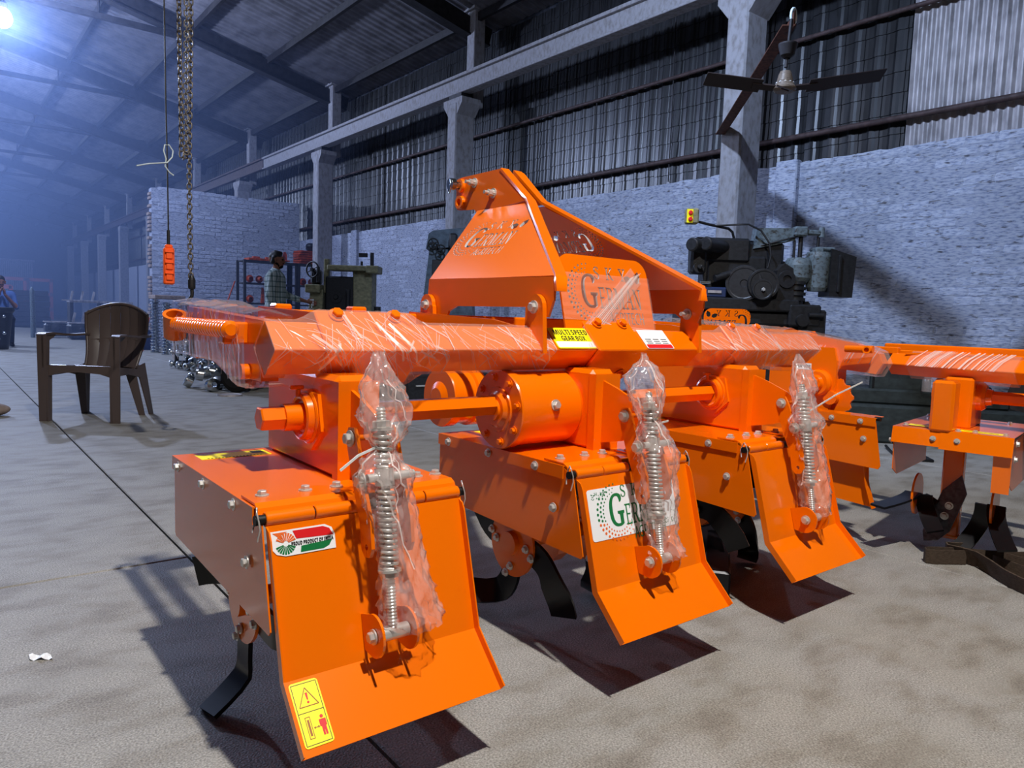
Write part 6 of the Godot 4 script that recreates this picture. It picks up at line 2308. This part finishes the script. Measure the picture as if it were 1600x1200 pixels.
func cream_machine() -> void:
	var o := V(4.28, 0, -10.25)
	var t := thing("slotting_machine", "worn olive-cream machine with a long flat ram on a square pillar beside the grey column", "machine tool", o)
	var u := V(0.78, 0, 0.62)
	var w := V(0.62, 0, -0.78)
	var b := Basis(u, SY, -w)
	var P := func(x: float, y: float, d: float) -> Vector3: return o + u * x + SY * y + w * d
	var c: Material = M.machine_cream
	var st := S()
	box(st, P.call(0.55, 0.38, 0.3), V(1.0, 0.76, 0.6), 0.03, b)
	obj("base", st, c, t)
	st = S()
	box(st, P.call(0.80, 1.1, 0.25), V(0.28, 0.78, 0.40), 0.02, b)
	obj("pillar", st, c, t)
	st = S()
	box(st, P.call(0.67, 1.52, 0.12), V(0.72, 0.075, 0.36), 0.012, b)
	box(st, P.call(0.96, 1.51, 0.12), V(0.18, 0.11, 0.38), 0.012, b)
	obj("ram", st, c, t)
	st = S()
	rod(st, P.call(0.93, 1.56, 0.1), P.call(0.93, 1.76, 0.1), 0.028, 12)
	rod(st, P.call(0.78, 1.57, 0.1), P.call(0.78, 1.63, 0.1), 0.02, 8)
	box(st, P.call(0.80, 1.72, 0.1), V(0.13, 0.06, 0.04), 0.006, b)
	obj("tool_post", st, M.machine_black, t)
	st = S()
	box(st, P.call(0.10, 1.21, 0.1), V(0.22, 0.12, 0.3), 0.012, b)
	prism(st, [Vector2(0.02, 0.76), Vector2(0.22, 0.76), Vector2(0.24, 1.2), Vector2(0.05, 1.2)], o + w * 0.02, u, SY, w * 0.3)
	box(st, P.call(0.26, 1.4, 0.15), V(0.07, 0.5, 0.12), 0.01, b)
	obj("slide_head", st, c, t)
	st = S()
	wheel_rim(st, P.call(0.10, 1.48, -0.05), w + u * 0.5, 0.11, 0.012)
	box(st, P.call(0.12, 1.38, 0.1), V(0.15, 0.22, 0.16), 0.03, b)
	rod(st, P.call(0.17, 1.3, 0.0), P.call(0.17, 1.52, 0.0), 0.025, 10)
	obj("feed_gear", st, M.machine_black, t)
	st = S()
	box(st, P.call(0.47, 1.1, 0.2), V(0.42, 0.6, 0.3), 0.02, b)
	lathe(st, P.call(0.42, 1.10, 0.02), w, [Vector2(0, 0), Vector2(0.03, 0), Vector2(0.04, 0.02), Vector2(0.09, 0.02), Vector2(0.10, 0.06)], 24)
	rod(st, P.call(0.60, 0.8, 0.03), P.call(0.60, 1.22, 0.03), 0.03, 12)
	obj("drive_case", st, M.machine_black, t)
	st = S()
	for i in 5:
		for j in 8:
			if rng.randf() < 0.62:
				box(st, P.call(0.02 + i * 0.02, 0.80 + j * 0.035, -0.002), V(0.017 * rng.randf_range(0.6, 1.1), 0.03 * rng.randf_range(0.5, 1.1), 0.004), 0.0, b)
	obj("dial_plate", st, M.white, t)
	st = S()
	rod(st, P.call(1.02, 0.5, 0.1), P.call(1.02, 0.98, 0.1), 0.06, 16, 0.05)
	obj("motor_case", st, M.machine_black, t)
	O = Vector3.ZERO

func shelves() -> void:
	var bits := [[5.10, 6.20, "dark steel shelf rack holding orange castings behind the man in the checked shirt"], [6.26, 6.90, "narrow dark steel shelf rack with piled orange plates beside the grey column"]]
	for q in bits:
		var x0: float = q[0]
		var x1: float = q[1]
		var t := thing("shelf_rack", q[2], "shelf", V((x0 + x1) / 2, 0, -15.6))
		for x in [x0, x1]:
			for z in [-15.85, -15.4]:
				var st := S()
				box(st, V(x, 0.95, z), V(0.05, 1.90, 0.05), 0.004)
				obj("upright", st, M.steel_dark, t)
		for y in [0.35, 1.0, 1.42, 1.88]:
			var st := S()
			box(st, V((x0 + x1) / 2, y, -15.62), V(x1 - x0, 0.03, 0.5), 0.003)
			obj("shelf_board", st, M.steel_dark, t)
		O = Vector3.ZERO
	var what := [
		[V(5.35, 1.895, -15.6), "flat"], [V(5.62, 1.895, -15.6), "flat"], [V(5.80, 1.92, -15.6), "bracket"], [V(5.92, 1.92, -15.55), "bracket"], [V(6.05, 1.92, -15.6), "bracket"], [V(5.25, 1.435, -15.5), "hub"], [V(5.45, 1.435, -15.5), "hub"], [V(5.62, 1.435, -15.5), "hub"],
		[V(5.5, 1.015, -15.5), "arm"], [V(5.62, 1.015, -15.5), "arm"], [V(5.72, 1.015, -15.5), "arm"], [V(5.82, 1.015, -15.5), "arm"], [V(5.25, 1.015, -15.5), "hub"], [V(6.40, 1.435, -15.5), "hub"], [V(6.60, 1.435, -15.5), "hub"],
		[V(6.50, 1.895, -15.6), "plate"], [V(6.51, 1.945, -15.6), "plate"], [V(6.50, 1.995, -15.6), "plate"], [V(6.49, 2.045, -15.6), "plate"], [V(6.50, 2.095, -15.6), "plate"], [V(6.52, 2.145, -15.6), "plate"]]
	var proto := {}
	for q in what:
		var kind: String = q[1]
		if not proto.has(kind):
			O = Vector3.ZERO
			var st := S()
			match kind:
				"flat":
					box(st, V(0, 0.03, 0), V(0.30, 0.05, 0.3), 0.006)
					box(st, V(0.05, 0.075, 0), V(0.14, 0.04, 0.1), 0.004)
				"bracket":
					prism(st, [Vector2(-0.05, 0), Vector2(0.05, 0), Vector2(0.05, 0.16), Vector2(0.02, 0.22), Vector2(-0.02, 0.22), Vector2(-0.05, 0.12)], V(0, 0, -0.1), SX, SY, V(0, 0, 0.012))
					box(st, V(0, 0.02, 0), V(0.10, 0.03, 0.2), 0.003)
				"hub":
					lathe(st, V(0, 0.08, -0.06), SZ, [Vector2(0, 0), Vector2(0.075, 0), Vector2(0.08, 0.02), Vector2(0.05, 0.03), Vector2(0.045, 0.11), Vector2(0.03, 0.12), Vector2(0.03, 0.06), Vector2(0, 0.06)], 20)
				"arm":
					prism(st, [Vector2(-0.035, 0), Vector2(0.035, 0), Vector2(0.028, 0.30), Vector2(-0.01, 0.33)], V(0, 0, -0.02), SX, SY, V(0, 0, 0.05))
				"plate":
					box(st, V(0, 0.022, 0), V(0.46, 0.042, 0.34), 0.006)
					box(st, V(0, 0.03, 0.172), V(0.40, 0.014, 0.012), 0.0)
			var names := {"flat": "orange_housing", "bracket": "orange_bracket", "hub": "orange_hub", "arm": "orange_lever", "plate": "orange_plate"}
			proto[kind] = one(names[kind], st, M.orange_dull, "", "casting")
			proto[kind].position = q[0]
			tag(proto[kind], {"flat": "flat orange casting on top of the wide shelf rack", "bracket": "upright orange bracket on top of the wide shelf rack", "hub": "round orange hub lying on a shelf of the dark racks", "arm": "orange arm standing on the lower shelf behind the man", "plate": "orange plate in the pile on the narrow shelf rack"}[kind], "casting", {"flat": "flat castings on the rack", "bracket": "brackets on the rack", "hub": "hubs on the racks", "arm": "arms on the lower shelf", "plate": "orange plates piled on the rack"}[kind])
		else:
			dup(proto[kind], q[0], "", rng.randf_range(-0.12, 0.12))
	var rank := ["lowest", "second lowest", "third from below", "fourth from below", "second from the top", "topmost"]
	var where := ["outermost hub on the middle shelf of the wide rack", "second hub on the middle shelf of the wide rack", "third hub on the middle shelf, behind the man's shoulder", "hub on the lower shelf by the wide rack's outer post", "first hub on the middle shelf of the narrow rack", "second hub on the middle shelf of the narrow rack"]
	var counts := {}
	for c in get_children():
		var nm := String(c.name)
		if nm.begins_with("orange_plate") or nm.begins_with("orange_hub") or nm.begins_with("orange_lever") or nm.begins_with("orange_bracket") or nm.begins_with("orange_housing"):
			var kd := nm.rstrip("0123456789").rstrip("_")
			var n: int = counts.get(kd, 0)
			counts[kd] = n + 1
			match kd:
				"orange_plate": c.set_meta("label", rank[n] + " orange plate of the pile on the narrow shelf rack")
				"orange_hub": c.set_meta("label", "round orange " + where[n])
				"orange_lever": c.set_meta("label", ["first", "second", "third", "fourth"][n] + " upright orange arm from the outer post on the lower shelf")
				"orange_bracket": c.set_meta("label", ["first", "second", "third"][n] + " upright orange bracket from the outer post on top of the rack")
				"orange_housing": c.set_meta("label", ["flat orange casting at the outer end of the rack's top", "flat orange casting beside the upright brackets on the rack's top"][n])
	# dark sacks on top and a leaning board
	var st := S()
	O = V(6.86, 2.18, -15.6)
	ball(st, V(6.72, 2.27, -15.7), V(0.18, 0.10, 0.16), 18, 10)
	ball(st, V(6.62, 2.31, -15.66), V(0.10, 0.07, 0.12), 16, 8)
	one("sack", st, M.machine_black, "dark limp sack on the orange plates of the narrow shelf rack", "sack", O)
	st = S()
	O = V(4.75, 0, -15.7)
	rod(st, V(4.66, 0.60, -15.6), V(5.06, 1.46, -15.9), 0.016, 8)
	rod(st, V(4.66, 0.60, -15.6), V(4.38, 0.0, -15.4), 0.016, 8)
	one("leaning_bar", st, M.orange_dull, "thin reddish bar leaning against the wide shelf rack", "bar", O)
	O = Vector3.ZERO

func stores() -> void:
	# stacked discs
	O = Vector3.ZERO
	var st := S()
	lathe(st, Vector3.ZERO, SY, [Vector2(0.04, 0), Vector2(0.080, 0), Vector2(0.088, 0.006), Vector2(0.088, 0.022), Vector2(0.06, 0.028), Vector2(0.056, 0.052), Vector2(0.05, 0.056), Vector2(0.04, 0.056)], 18)
	var disc := one("steel_disc", st, M.chrome, "bright flanged steel disc in the tall stacks before the white cross wall", "disc", Vector3.ZERO, "steel discs stacked before the cross wall")
	var first := true
	for s in [[3.30, -15.0, 25], [3.34, -14.35, 24], [3.56, -14.2, 24], [3.58, -13.6, 12], [3.78, -14.3, 22], [4.0, -14.35, 22], [4.22, -14.3, 21], [4.44, -14.35, 21], [4.66, -14.3, 20], [4.9, -14.35, 21], [5.1, -14.3, 20]]:
		for k in int(s[2] * 0.73):
			var p := V(s[0] + rng.randf_range(-0.006, 0.006), k * 0.056, s[1] + rng.randf_range(-0.006, 0.006))
			if first:
				disc.position = p
				first = false
			else:
				dup(disc, p, "", rng.randf() * 6.0)
	st = S()
	O = V(3.42, 1.0, -14.5)
	box(st, V(3.42, 1.045, -14.62), V(0.52, 0.07, 0.5), 0.008)
	one("carton", st, M.brick_raw, "flat brown carton lying on the tall disc stacks by the wall end", "box", O)
	# shafts racked in rows, bright ends out
	O = Vector3.ZERO
	st = S()
	rod(st, V(0, 0, 0), V(0.7, 0, 0), 0.042, 14)
	lathe(st, V(-0.06, 0, 0), SX, [Vector2(0, 0), Vector2(0.025, 0.0), Vector2(0.045, 0.012), Vector2(0.05, 0.035), Vector2(0.03, 0.06)], 16)
	var shaft := one("steel_shaft", st, M.chrome, "bright-ended steel shaft lying in the racked rows behind the screw eye", "shaft", Vector3.ZERO, "racked steel shafts")
	first = true
	for r in 4:
		for k in 6:
			var p := V(2.70 + 0.02 * k, 0.07 + r * 0.165, -11.2 + k * 0.30)
			if first:
				shaft.position = p
				first = false
			else:
				dup(shaft, p, "")
	var t := thing("shaft_rack", "dark frame of posts and rails that carries the racked steel shafts", "rack", V(3.0, 0, -10.4))
	for k in 4:
		st = S()
		box(st, V(2.78, 0.33, -11.35 + k * 0.6), V(0.05, 0.66, 0.05), 0.004)
		obj("post", st, M.steel_dark, t)
	for r in 4:
		st = S()
		box(st, V(2.95, 0.018 + r * 0.165 if r else 0.012, -10.45), V(0.05, 0.02, 1.9), 0.0)
		box(st, V(3.30, 0.018 + r * 0.165 if r else 0.012, -10.45), V(0.05, 0.02, 1.9), 0.0)
		obj("rail", st, M.steel_dark, t)
	O = Vector3.ZERO
	# loose cranked couplings in a heap
	st = S()
	lathe(st, V(0, 0, -0.05), SZ, [Vector2(0.03, 0), Vector2(0.065, 0), Vector2(0.07, 0.02), Vector2(0.07, 0.08), Vector2(0.03, 0.09), Vector2(0.03, 0.0)], 18)
	box(st, V(0.09, 0.02, 0), V(0.10, 0.05, 0.04), 0.01)
	ball(st, V(0.14, 0.03, 0), V(0.035, 0.035, 0.035), 12, 8)
	var cr := one("coupling", st, M.chrome, "bright steel coupling in the heap on the floor beside the tyre", "coupling", Vector3.ZERO, "couplings heaped on the floor")
	first = true
	for k in 22:
		var lay := k / 9
		var p := V(2.20 + (k % 9) * 0.105 + lay * 0.04, 0.07 + lay * 0.10, -8.45 + 0.16 * ((k * 7) % 4) - 0.2 * lay)
		var d: Node3D
		if first:
			d = cr
			d.position = p
			first = false
		else:
			d = dup(cr, p, "")
		d.rotation = V(rng.randf_range(-0.5, 0.5), rng.randf() * 6.28, rng.randf_range(-0.6, 0.6))
	# trolley with rubber tyres
	t = thing("trolley", "low dark trolley on black rubber tyres loaded with steel parts behind the first head", "trolley", V(3.3, 0, -7.9))
	st = S()
	box(st, V(3.35, 0.36, -8.05), V(1.75, 0.06, 0.7), 0.006)
	for x in [2.55, 3.1, 3.7, 4.15]:
		box(st, V(x, 0.5, -7.75), V(0.04, 0.26, 0.04), 0.0)
	box(st, V(3.35, 0.62, -7.75), V(1.7, 0.04, 0.04), 0.0)
	obj("frame", st, M.steel_dark, t)
	for q in [[2.50, -7.80], [3.95, -7.72], [2.8, -8.35], [4.1, -8.35]]:
		st = S()
		var c := V(q[0], 0.18, q[1])
		var ax := V(-0.80, 0, 0.6) if q[0] < 2.6 else V(-0.3, 0, 0.95)
		lathe(st, c - ax * 0.055, ax, [Vector2(0.075, 0.01), Vector2(0.125, 0.0), Vector2(0.165, 0.012), Vector2(0.18, 0.035), Vector2(0.18, 0.075), Vector2(0.165, 0.098), Vector2(0.125, 0.11), Vector2(0.075, 0.10), Vector2(0.075, 0.01)], 30)
		var ty := obj("tyre", st, M.rubber, t)
		st = S()
		lathe(st, c - ax * 0.04, ax, [Vector2(0, 0.01), Vector2(0.03, 0.0), Vector2(0.03, 0.09), Vector2(0, 0.1)], 14)
		lathe(st, c, ax, [Vector2(0, 0), Vector2(0.075, 0.0), Vector2(0.075, 0.01), Vector2(0, 0.01)], 20)
		obj("wheel_hub", st, M.steel_dark, ty)
	O = Vector3.ZERO
	for k in 9:
		dup(cr, V(2.65 + k * 0.19, 0.46, -8.1 - 0.1 * (k % 3)), "bright steel coupling lying on the low dark trolley", k * 1.3, "couplings on the trolley")
	for k in 6:
		dup(cr, V(2.62 + k * 0.14, 0.07, -8.75 - 0.1 * (k % 2)), "bright steel coupling behind the low trolley", k * 2.1, "couplings behind the trolley")
	# blue bin and the small flag by the wall end
	st = S()
	O = V(3.28, 0, -16.1)
	prism(st, [Vector2(-0.14, 0), Vector2(0.14, 0), Vector2(0.17, 0.36), Vector2(0.18, 0.36), Vector2(0.18, 0.39), Vector2(-0.18, 0.39), Vector2(-0.18, 0.36), Vector2(-0.17, 0.36)], V(3.28, 0, -16.28), SX, SY, V(0, 0, 0.34))
	one("bin", st, M.blue_bin, "dark blue bin on the floor at the end of the white cross wall", "bin", O)
	st = S()
	O = V(3.20, 0.0, -15.55)
	rod(st, V(3.20, 0, -15.544), V(3.20, 0.54, -15.544), 0.008, 6)
	prism(st, [Vector2(0, -0.1), Vector2(0.10, -0.06), Vector2(0.13, 0.15), Vector2(0.08, 0.17)], V(3.19, 0.50, -15.55), SX, SY, V(0, 0, 0.012))
	one("marker_flag", st, M.pendant, "small bright orange flag on a thin stake beside the blue bin", "marker", O)
	O = Vector3.ZERO

func dark_base() -> void:
	var q := thing("tool_chest", "low dark steel chest on the floor behind the gearbox drum", "chest", V(4.0, 0, -6.2))
	var s0 := S()
	box(s0, V(4.0, 0.17, -6.3), V(1.0, 0.28, 0.5), 0.012)
	for x in [3.58, 4.42]:
		box(s0, V(x, 0.02, -6.3), V(0.08, 0.04, 0.4), 0.0)
	obj("chest_body", s0, M.steel_dark, q)
	for k in 3:
		s0 = S()
		box(s0, V(3.68 + k * 0.32, 0.17, -6.045), V(0.29, 0.20, 0.02), 0.006)
		var dr := obj("drawer", s0, M.machine_black, q)
		s0 = S()
		box(s0, V(3.68 + k * 0.32, 0.20, -6.025), V(0.12, 0.014, 0.02), 0.003)
		obj("handle", s0, M.zinc, dr)
	O = Vector3.ZERO
	var t := thing("machine_bed", "long dark green-black machine bed low on the floor by the whitewashed wall", "machine tool", V(6.2, 0, -2.45))
	var u := V(0.62, 0, 0.78)
	var b := Basis(u, SY, u.cross(SY))
	var st := S()
	box(st, V(6.20, 0.15, -2.62), V(1.5, 0.30, 0.6), 0.02, b)
	box(st, V(6.18, 0.36, -2.66), V(1.4, 0.12, 0.45), 0.015, b)
	obj("bed", st, M.machine_green, t)
	st = S()
	box(st, V(6.02, 0.565, -2.62), V(0.44, 0.31, 0.06), 0.01, b)
	obj("side_panel", st, M.machine_green, t)
	st = S()
	box(st, V(6.00, 0.72, -2.65), V(0.46, 0.015, 0.075), 0.003, b)
	box(st, V(5.90, 0.565, -2.78), V(0.02, 0.31, 0.075), 0.003, b)
	obj("panel_edge", st, M.black, t)
	st = S()
	tube(st, [V(5.6, 0.02, -2.5), V(5.45, 0.012, -2.4), V(5.3, 0.012, -2.3), V(5.22, 0.012, -2.15), V(5.3, 0.012, -2.05), V(5.42, 0.012, -2.15), V(5.4, 0.012, -2.3)], 0.010, 7)
	obj("hose", st, M.cable, t)
	O = Vector3.ZERO
	st = S()
	O = V(6.45, 0, -1.6)
	prism(st, [Vector2(-2.30, 0.0), Vector2(-1.94, 1.24), Vector2(-0.9, 1.24), Vector2(-0.9, 0.0)], V(6.62, 0, 0.10), SZ, V(0.10, 0.995, 0), V(0.012, 0.0, 0))
	one("steel_plate", st, M.plate, "large brown steel plate with a slanting edge leaning towards the whitewashed wall", "plate", O)
	O = V(6.04, 0.42, -2.42)
	var c := O
	t = thing("plastic_bottle", "clear plastic bottle standing among black balls on the dark machine bed", "bottle", c)
	st = S()
	lathe(st, c, SY, [Vector2(0, 0), Vector2(0.036, 0), Vector2(0.04, 0.006), Vector2(0.04, 0.085), Vector2(0.034, 0.10), Vector2(0.015, 0.125), Vector2(0.013, 0.135)], 20)
	obj("bottle_body", st, M.bag, t)
	st = S()
	lathe(st, c + V(0, 0.133, 0), SY, [Vector2(0.016, 0), Vector2(0.016, 0.018), Vector2(0, 0.018)], 14)
	obj("cap", st, M.white, t)
	O = Vector3.ZERO
	st = S()
	ball(st, Vector3.ZERO, V(0.032, 0.032, 0.032), 16, 10)
	var bl := one("black_ball", st, M.black_steel, "glossy black ball in the group beside the clear bottle", "ball", Vector3.ZERO, "black balls by the bottle")
	for k in 11:
		var p := V(6.09 + 0.040 * (k % 6) + (0.02 if k > 5 else 0.0), 0.452 + (0.052 if k > 5 else 0.0), -2.36 + 0.050 * (k % 6) + 0.02 * (k % 2))
		if k == 0:
			bl.position = p
		else:
			dup(bl, p, "")

func far_hall() -> void:
	# dark frames in a pile, implements on a bench, machines on the floor, orange frames by the far door
	O = Vector3.ZERO
	var st := S()
	for z in [-0.5, 0.5]:
		box(st, V(0, 0.09, z), V(1.15, 0.17, 0.12), 0.01)
	for x in [-0.5, 0.5]:
		box(st, V(x, 0.09, 0), V(0.12, 0.17, 1.1), 0.01)
	var fr := one("steel_skid", st, M.steel_dark, "lowest dark square frame in the pile far down the hall", "frame", V(2.65, 0, -30.5), "dark frames piled far down the hall")
	for k in range(1, 7):
		dup(fr, V(2.65 + 0.03 * sin(k * 2.0), k * 0.18, -30.5), ["", "second lowest", "third lowest", "middle", "third topmost", "second topmost", "topmost"][k] + " dark square frame in the pile far down the hall", 0.03 * sin(k * 3.0))
	var t := thing("work_bench", "long dark bench with upright pale blades far down the hall", "bench", V(3.5, 0, -22.6))
	st = S()
	box(st, V(3.6, 0.93, -22.6), V(1.5, 0.06, 0.6), 0.006)
	box(st, V(3.1, 0.955, -22.3), V(0.85, 0.03, 0.05), 0.0)
	obj("bench_top", st, M.zinc_sheet, t)
	for x in [2.9, 3.6, 4.3]:
		st = S()
		box(st, V(x, 0.45, -22.6), V(0.08, 0.9, 0.5), 0.0)
		obj("leg", st, M.steel_dark, t)
	O = Vector3.ZERO
	st = S()
	prism(st, [Vector2(0, 0), Vector2(0.05, 0), Vector2(0.10, 0.22), Vector2(0.05, 0.24)], V(0, 0, -0.01), SX, SY, V(0, 0, 0.02))
	var bd := one("hoe_share", st, M.zinc_sheet, "pale upright blade on the long dark bench far down the hall", "blade", V(2.86, 0.97, -22.4), "blades on the far bench")
	for k in 2:
		dup(bd, V(3.1 + k * 0.26, 0.97, -22.4), "")
	for k in 4:
		dup(bd, V([2.66, 2.86, 3.35, 3.55][k], 0.425, [-20.55, -20.55, -20.25, -20.25][k]), "pale upright blade on the low dark unit behind the plastic chair", 0.0, "blades on the low dark units")
	for q in [[V(2.45, 0, -21.6), "dark gearbox unit on the floor before the far bench", 0.9], [V(2.85, 0, -20.6), "round-shouldered dark machine unit on the floor beyond the plastic chair", 1.0], [V(3.5, 0, -20.3), "dark low machine unit partly behind the plastic chair", 1.0]]:
		var p: Vector3 = q[0]
		t = thing("machine_unit", q[1], "machine", p)
		st = S()
		box(st, p + V(0, 0.20, 0), V(0.55, 0.36, 0.5) * float(q[2]), 0.05)
		obj("unit_case", st, M.machine_black, t)
		st = S()
		lathe(st, p + V(0, 0.24, 0.22), SZ, [Vector2(0.0, 0.06), Vector2(0.05, 0.06), Vector2(0.06, 0.04), Vector2(0.13, 0.03), Vector2(0.14, 0.0)], 20)
		lathe(st, p + V(-0.12, 0.12, 0.22), SZ, [Vector2(0.0, 0.05), Vector2(0.08, 0.05), Vector2(0.09, 0.0)], 18)
		obj("flange", st, M.machine_black, t)
		st = S()
		box(st, p + V(-0.02, 0.40, 0.05), V(0.5, 0.03, 0.3), 0.005)
		obj("top_rail", st, M.zinc_sheet, t)
		O = Vector3.ZERO
	for q in [[V(3.2, 0, -44.0), "tall reddish orange welded frame standing before the pale far door"], [V(4.35, 0, -44.3), "wide reddish orange frame beside another before the pale far door"], [V(2.35, 0, -36.0), "narrow orange upright stand near the dark pile of frames"]]:
		var p: Vector3 = q[0]
		t = thing("orange_gantry", q[1], "frame", p)
		var hh := 2.05 if p.z < -40 else 1.5
		var ww := 0.5 if p.z < -40 else 0.2
		for x in [-ww, ww]:
			st = S()
			box(st, p + V(x, hh / 2, 0), V(0.14, hh, 0.2), 0.0)
			obj("post", st, M.orange_dull, t)
		for y in [0.25, 0.62, 0.97]:
			st = S()
			box(st, p + V(0, hh * y, 0), V(ww * 2.3, 0.16, 0.2), 0.0)
			obj("rail", st, M.orange_dull, t)
		O = Vector3.ZERO
	t = thing("drum_stand", "dark drum-shaped stand with bright fittings on the floor before the seated man", "stand", V(0.93, 0, -16.2))
	st = S()
	var p := V(0.93, 0, -16.2)
	lathe(st, p, SY, [Vector2(0, 0), Vector2(0.16, 0), Vector2(0.18, 0.1), Vector2(0.24, 0.66), Vector2(0.27, 0.70), Vector2(0.27, 0.76), Vector2(0, 0.77)], 26)
	obj("drum", st, M.machine_black, t)
	st = S()
	for k in 5:
		ball(st, p + V(0.10 * sin(k * 2.1), 0.2 + 0.1 * k, 0.2), V(0.035, 0.035, 0.03), 10, 7)
	obj("fitting", st, M.chrome, t)
	O = Vector3.ZERO
	st = S()
	rod(st, V(0, 0, 0), V(0, 1.15, 0), 0.05, 12, 0.045)
	lathe(st, V(0, 1.15, 0), SY, [Vector2(0.045, 0), Vector2(0.03, 0.06), Vector2(0, 0.1)], 12)
	var post := one("gas_cylinder", st, M.machine_grey, "slim grey cylinder standing near the seated man", "cylinder", V(1.95, 0, -21.5), "slim cylinders far down the hall")
	dup(post, V(2.3, 0, -25.0), "slim grey cylinder standing beside the orange stand")

# ---------------------------------------------------------------- the scene
func _ready() -> void:
	rng.seed = 20
	var cam := Camera3D.new()
	cam.name = "camera"
	cam.fov = 55.43
	cam.near = 0.05
	cam.far = 200.0
	cam.transform = Transform3D(Basis(SY, deg_to_rad(-38.5)) * Basis(SX, deg_to_rad(-5.15)) * Basis(SZ, deg_to_rad(1.95)), V(0, 0.88, 0))
	add_child(cam)
	cam.current = true
	var env := Environment.new()
	env.background_mode = Environment.BG_COLOR
	env.background_color = Color(0.01, 0.012, 0.018)
	env.tonemap_mode = Environment.TONE_MAPPER_LINEAR
	env.tonemap_exposure = 1.0
	env.sdfgi_enabled = true
	env.ssao_enabled = true
	env.ssil_enabled = true
	env.volumetric_fog_enabled = true
	env.volumetric_fog_density = 0.0
	var we := WorldEnvironment.new()
	we.name = "environment"
	we.environment = env
	add_child(we)
	make_materials()
	floodlight(V(0.65, 5.05, 0.45), V(1.3, 0.0, -1.6), Color(1.0, 0.98, 0.955), 34.0, 52.0, 0.22, 0.07, 6.0, "floodlight hung above the open floor, shining down on the orange weeder")
	floodlight(V(2.4, 4.8, -3.10), V(7.0, 1.5, -5.0), Color(0.75, 0.84, 1.0), 27.0, 50.0, 0.26, 0.08, 6.0, "floodlight under the roof shining across at the brickwork of the long wall")
	bulb_lamp(V(0.95, 5.05, -13.6), Color(0.76, 0.83, 1.0), 28.0, 0.13, 14.0, "cold bluish bulb lamp hanging under the roof beside the hanging chains")
	bulb_lamp(V(0.9, 5.15, -7.2), Color(0.82, 0.87, 1.0), 3.0, 0.13, 10.0, "cold white bulb lamp hanging above the lone plastic chair")
	bulb_lamp(V(-1.5, 5.1, -21.0), Color(0.78, 0.85, 1.0), 45.0, 0.13, 12.0, "cold bluish bulb lamp hanging midway down the hall")
	bulb_lamp(V(-2.5, 5.1, -34.0), Color(0.78, 0.85, 1.0), 70.0, 0.13, 12.0, "cold bluish bulb lamp hanging far down the hall")
	build_hall()
	weeder()
	weeder_behind()
	weeder_end()
	bags()
	films()
	black_mill()
	grey_mill()
	cream_machine()
	dark_base()
	shelves()
	stores()
	chair()
	hoist()
	fan()
	floor_things()
	far_hall()
	people()
	var fog := FogVolume.new()
	fog.name = "haze"
	fog.size = V(19.5, 7.0, 43.0)
	fog.position = V(-3.2, 3.6, -34.2)
	fog.shape = RenderingServer.FOG_VOLUME_SHAPE_BOX
	var fm := FogMaterial.new()
	fm.density = 0.028
	fm.albedo = Color(0.66, 0.77, 1.0)
	fog.material = fm
	fog.set_meta("kind", "stuff")
	add_child(fog)
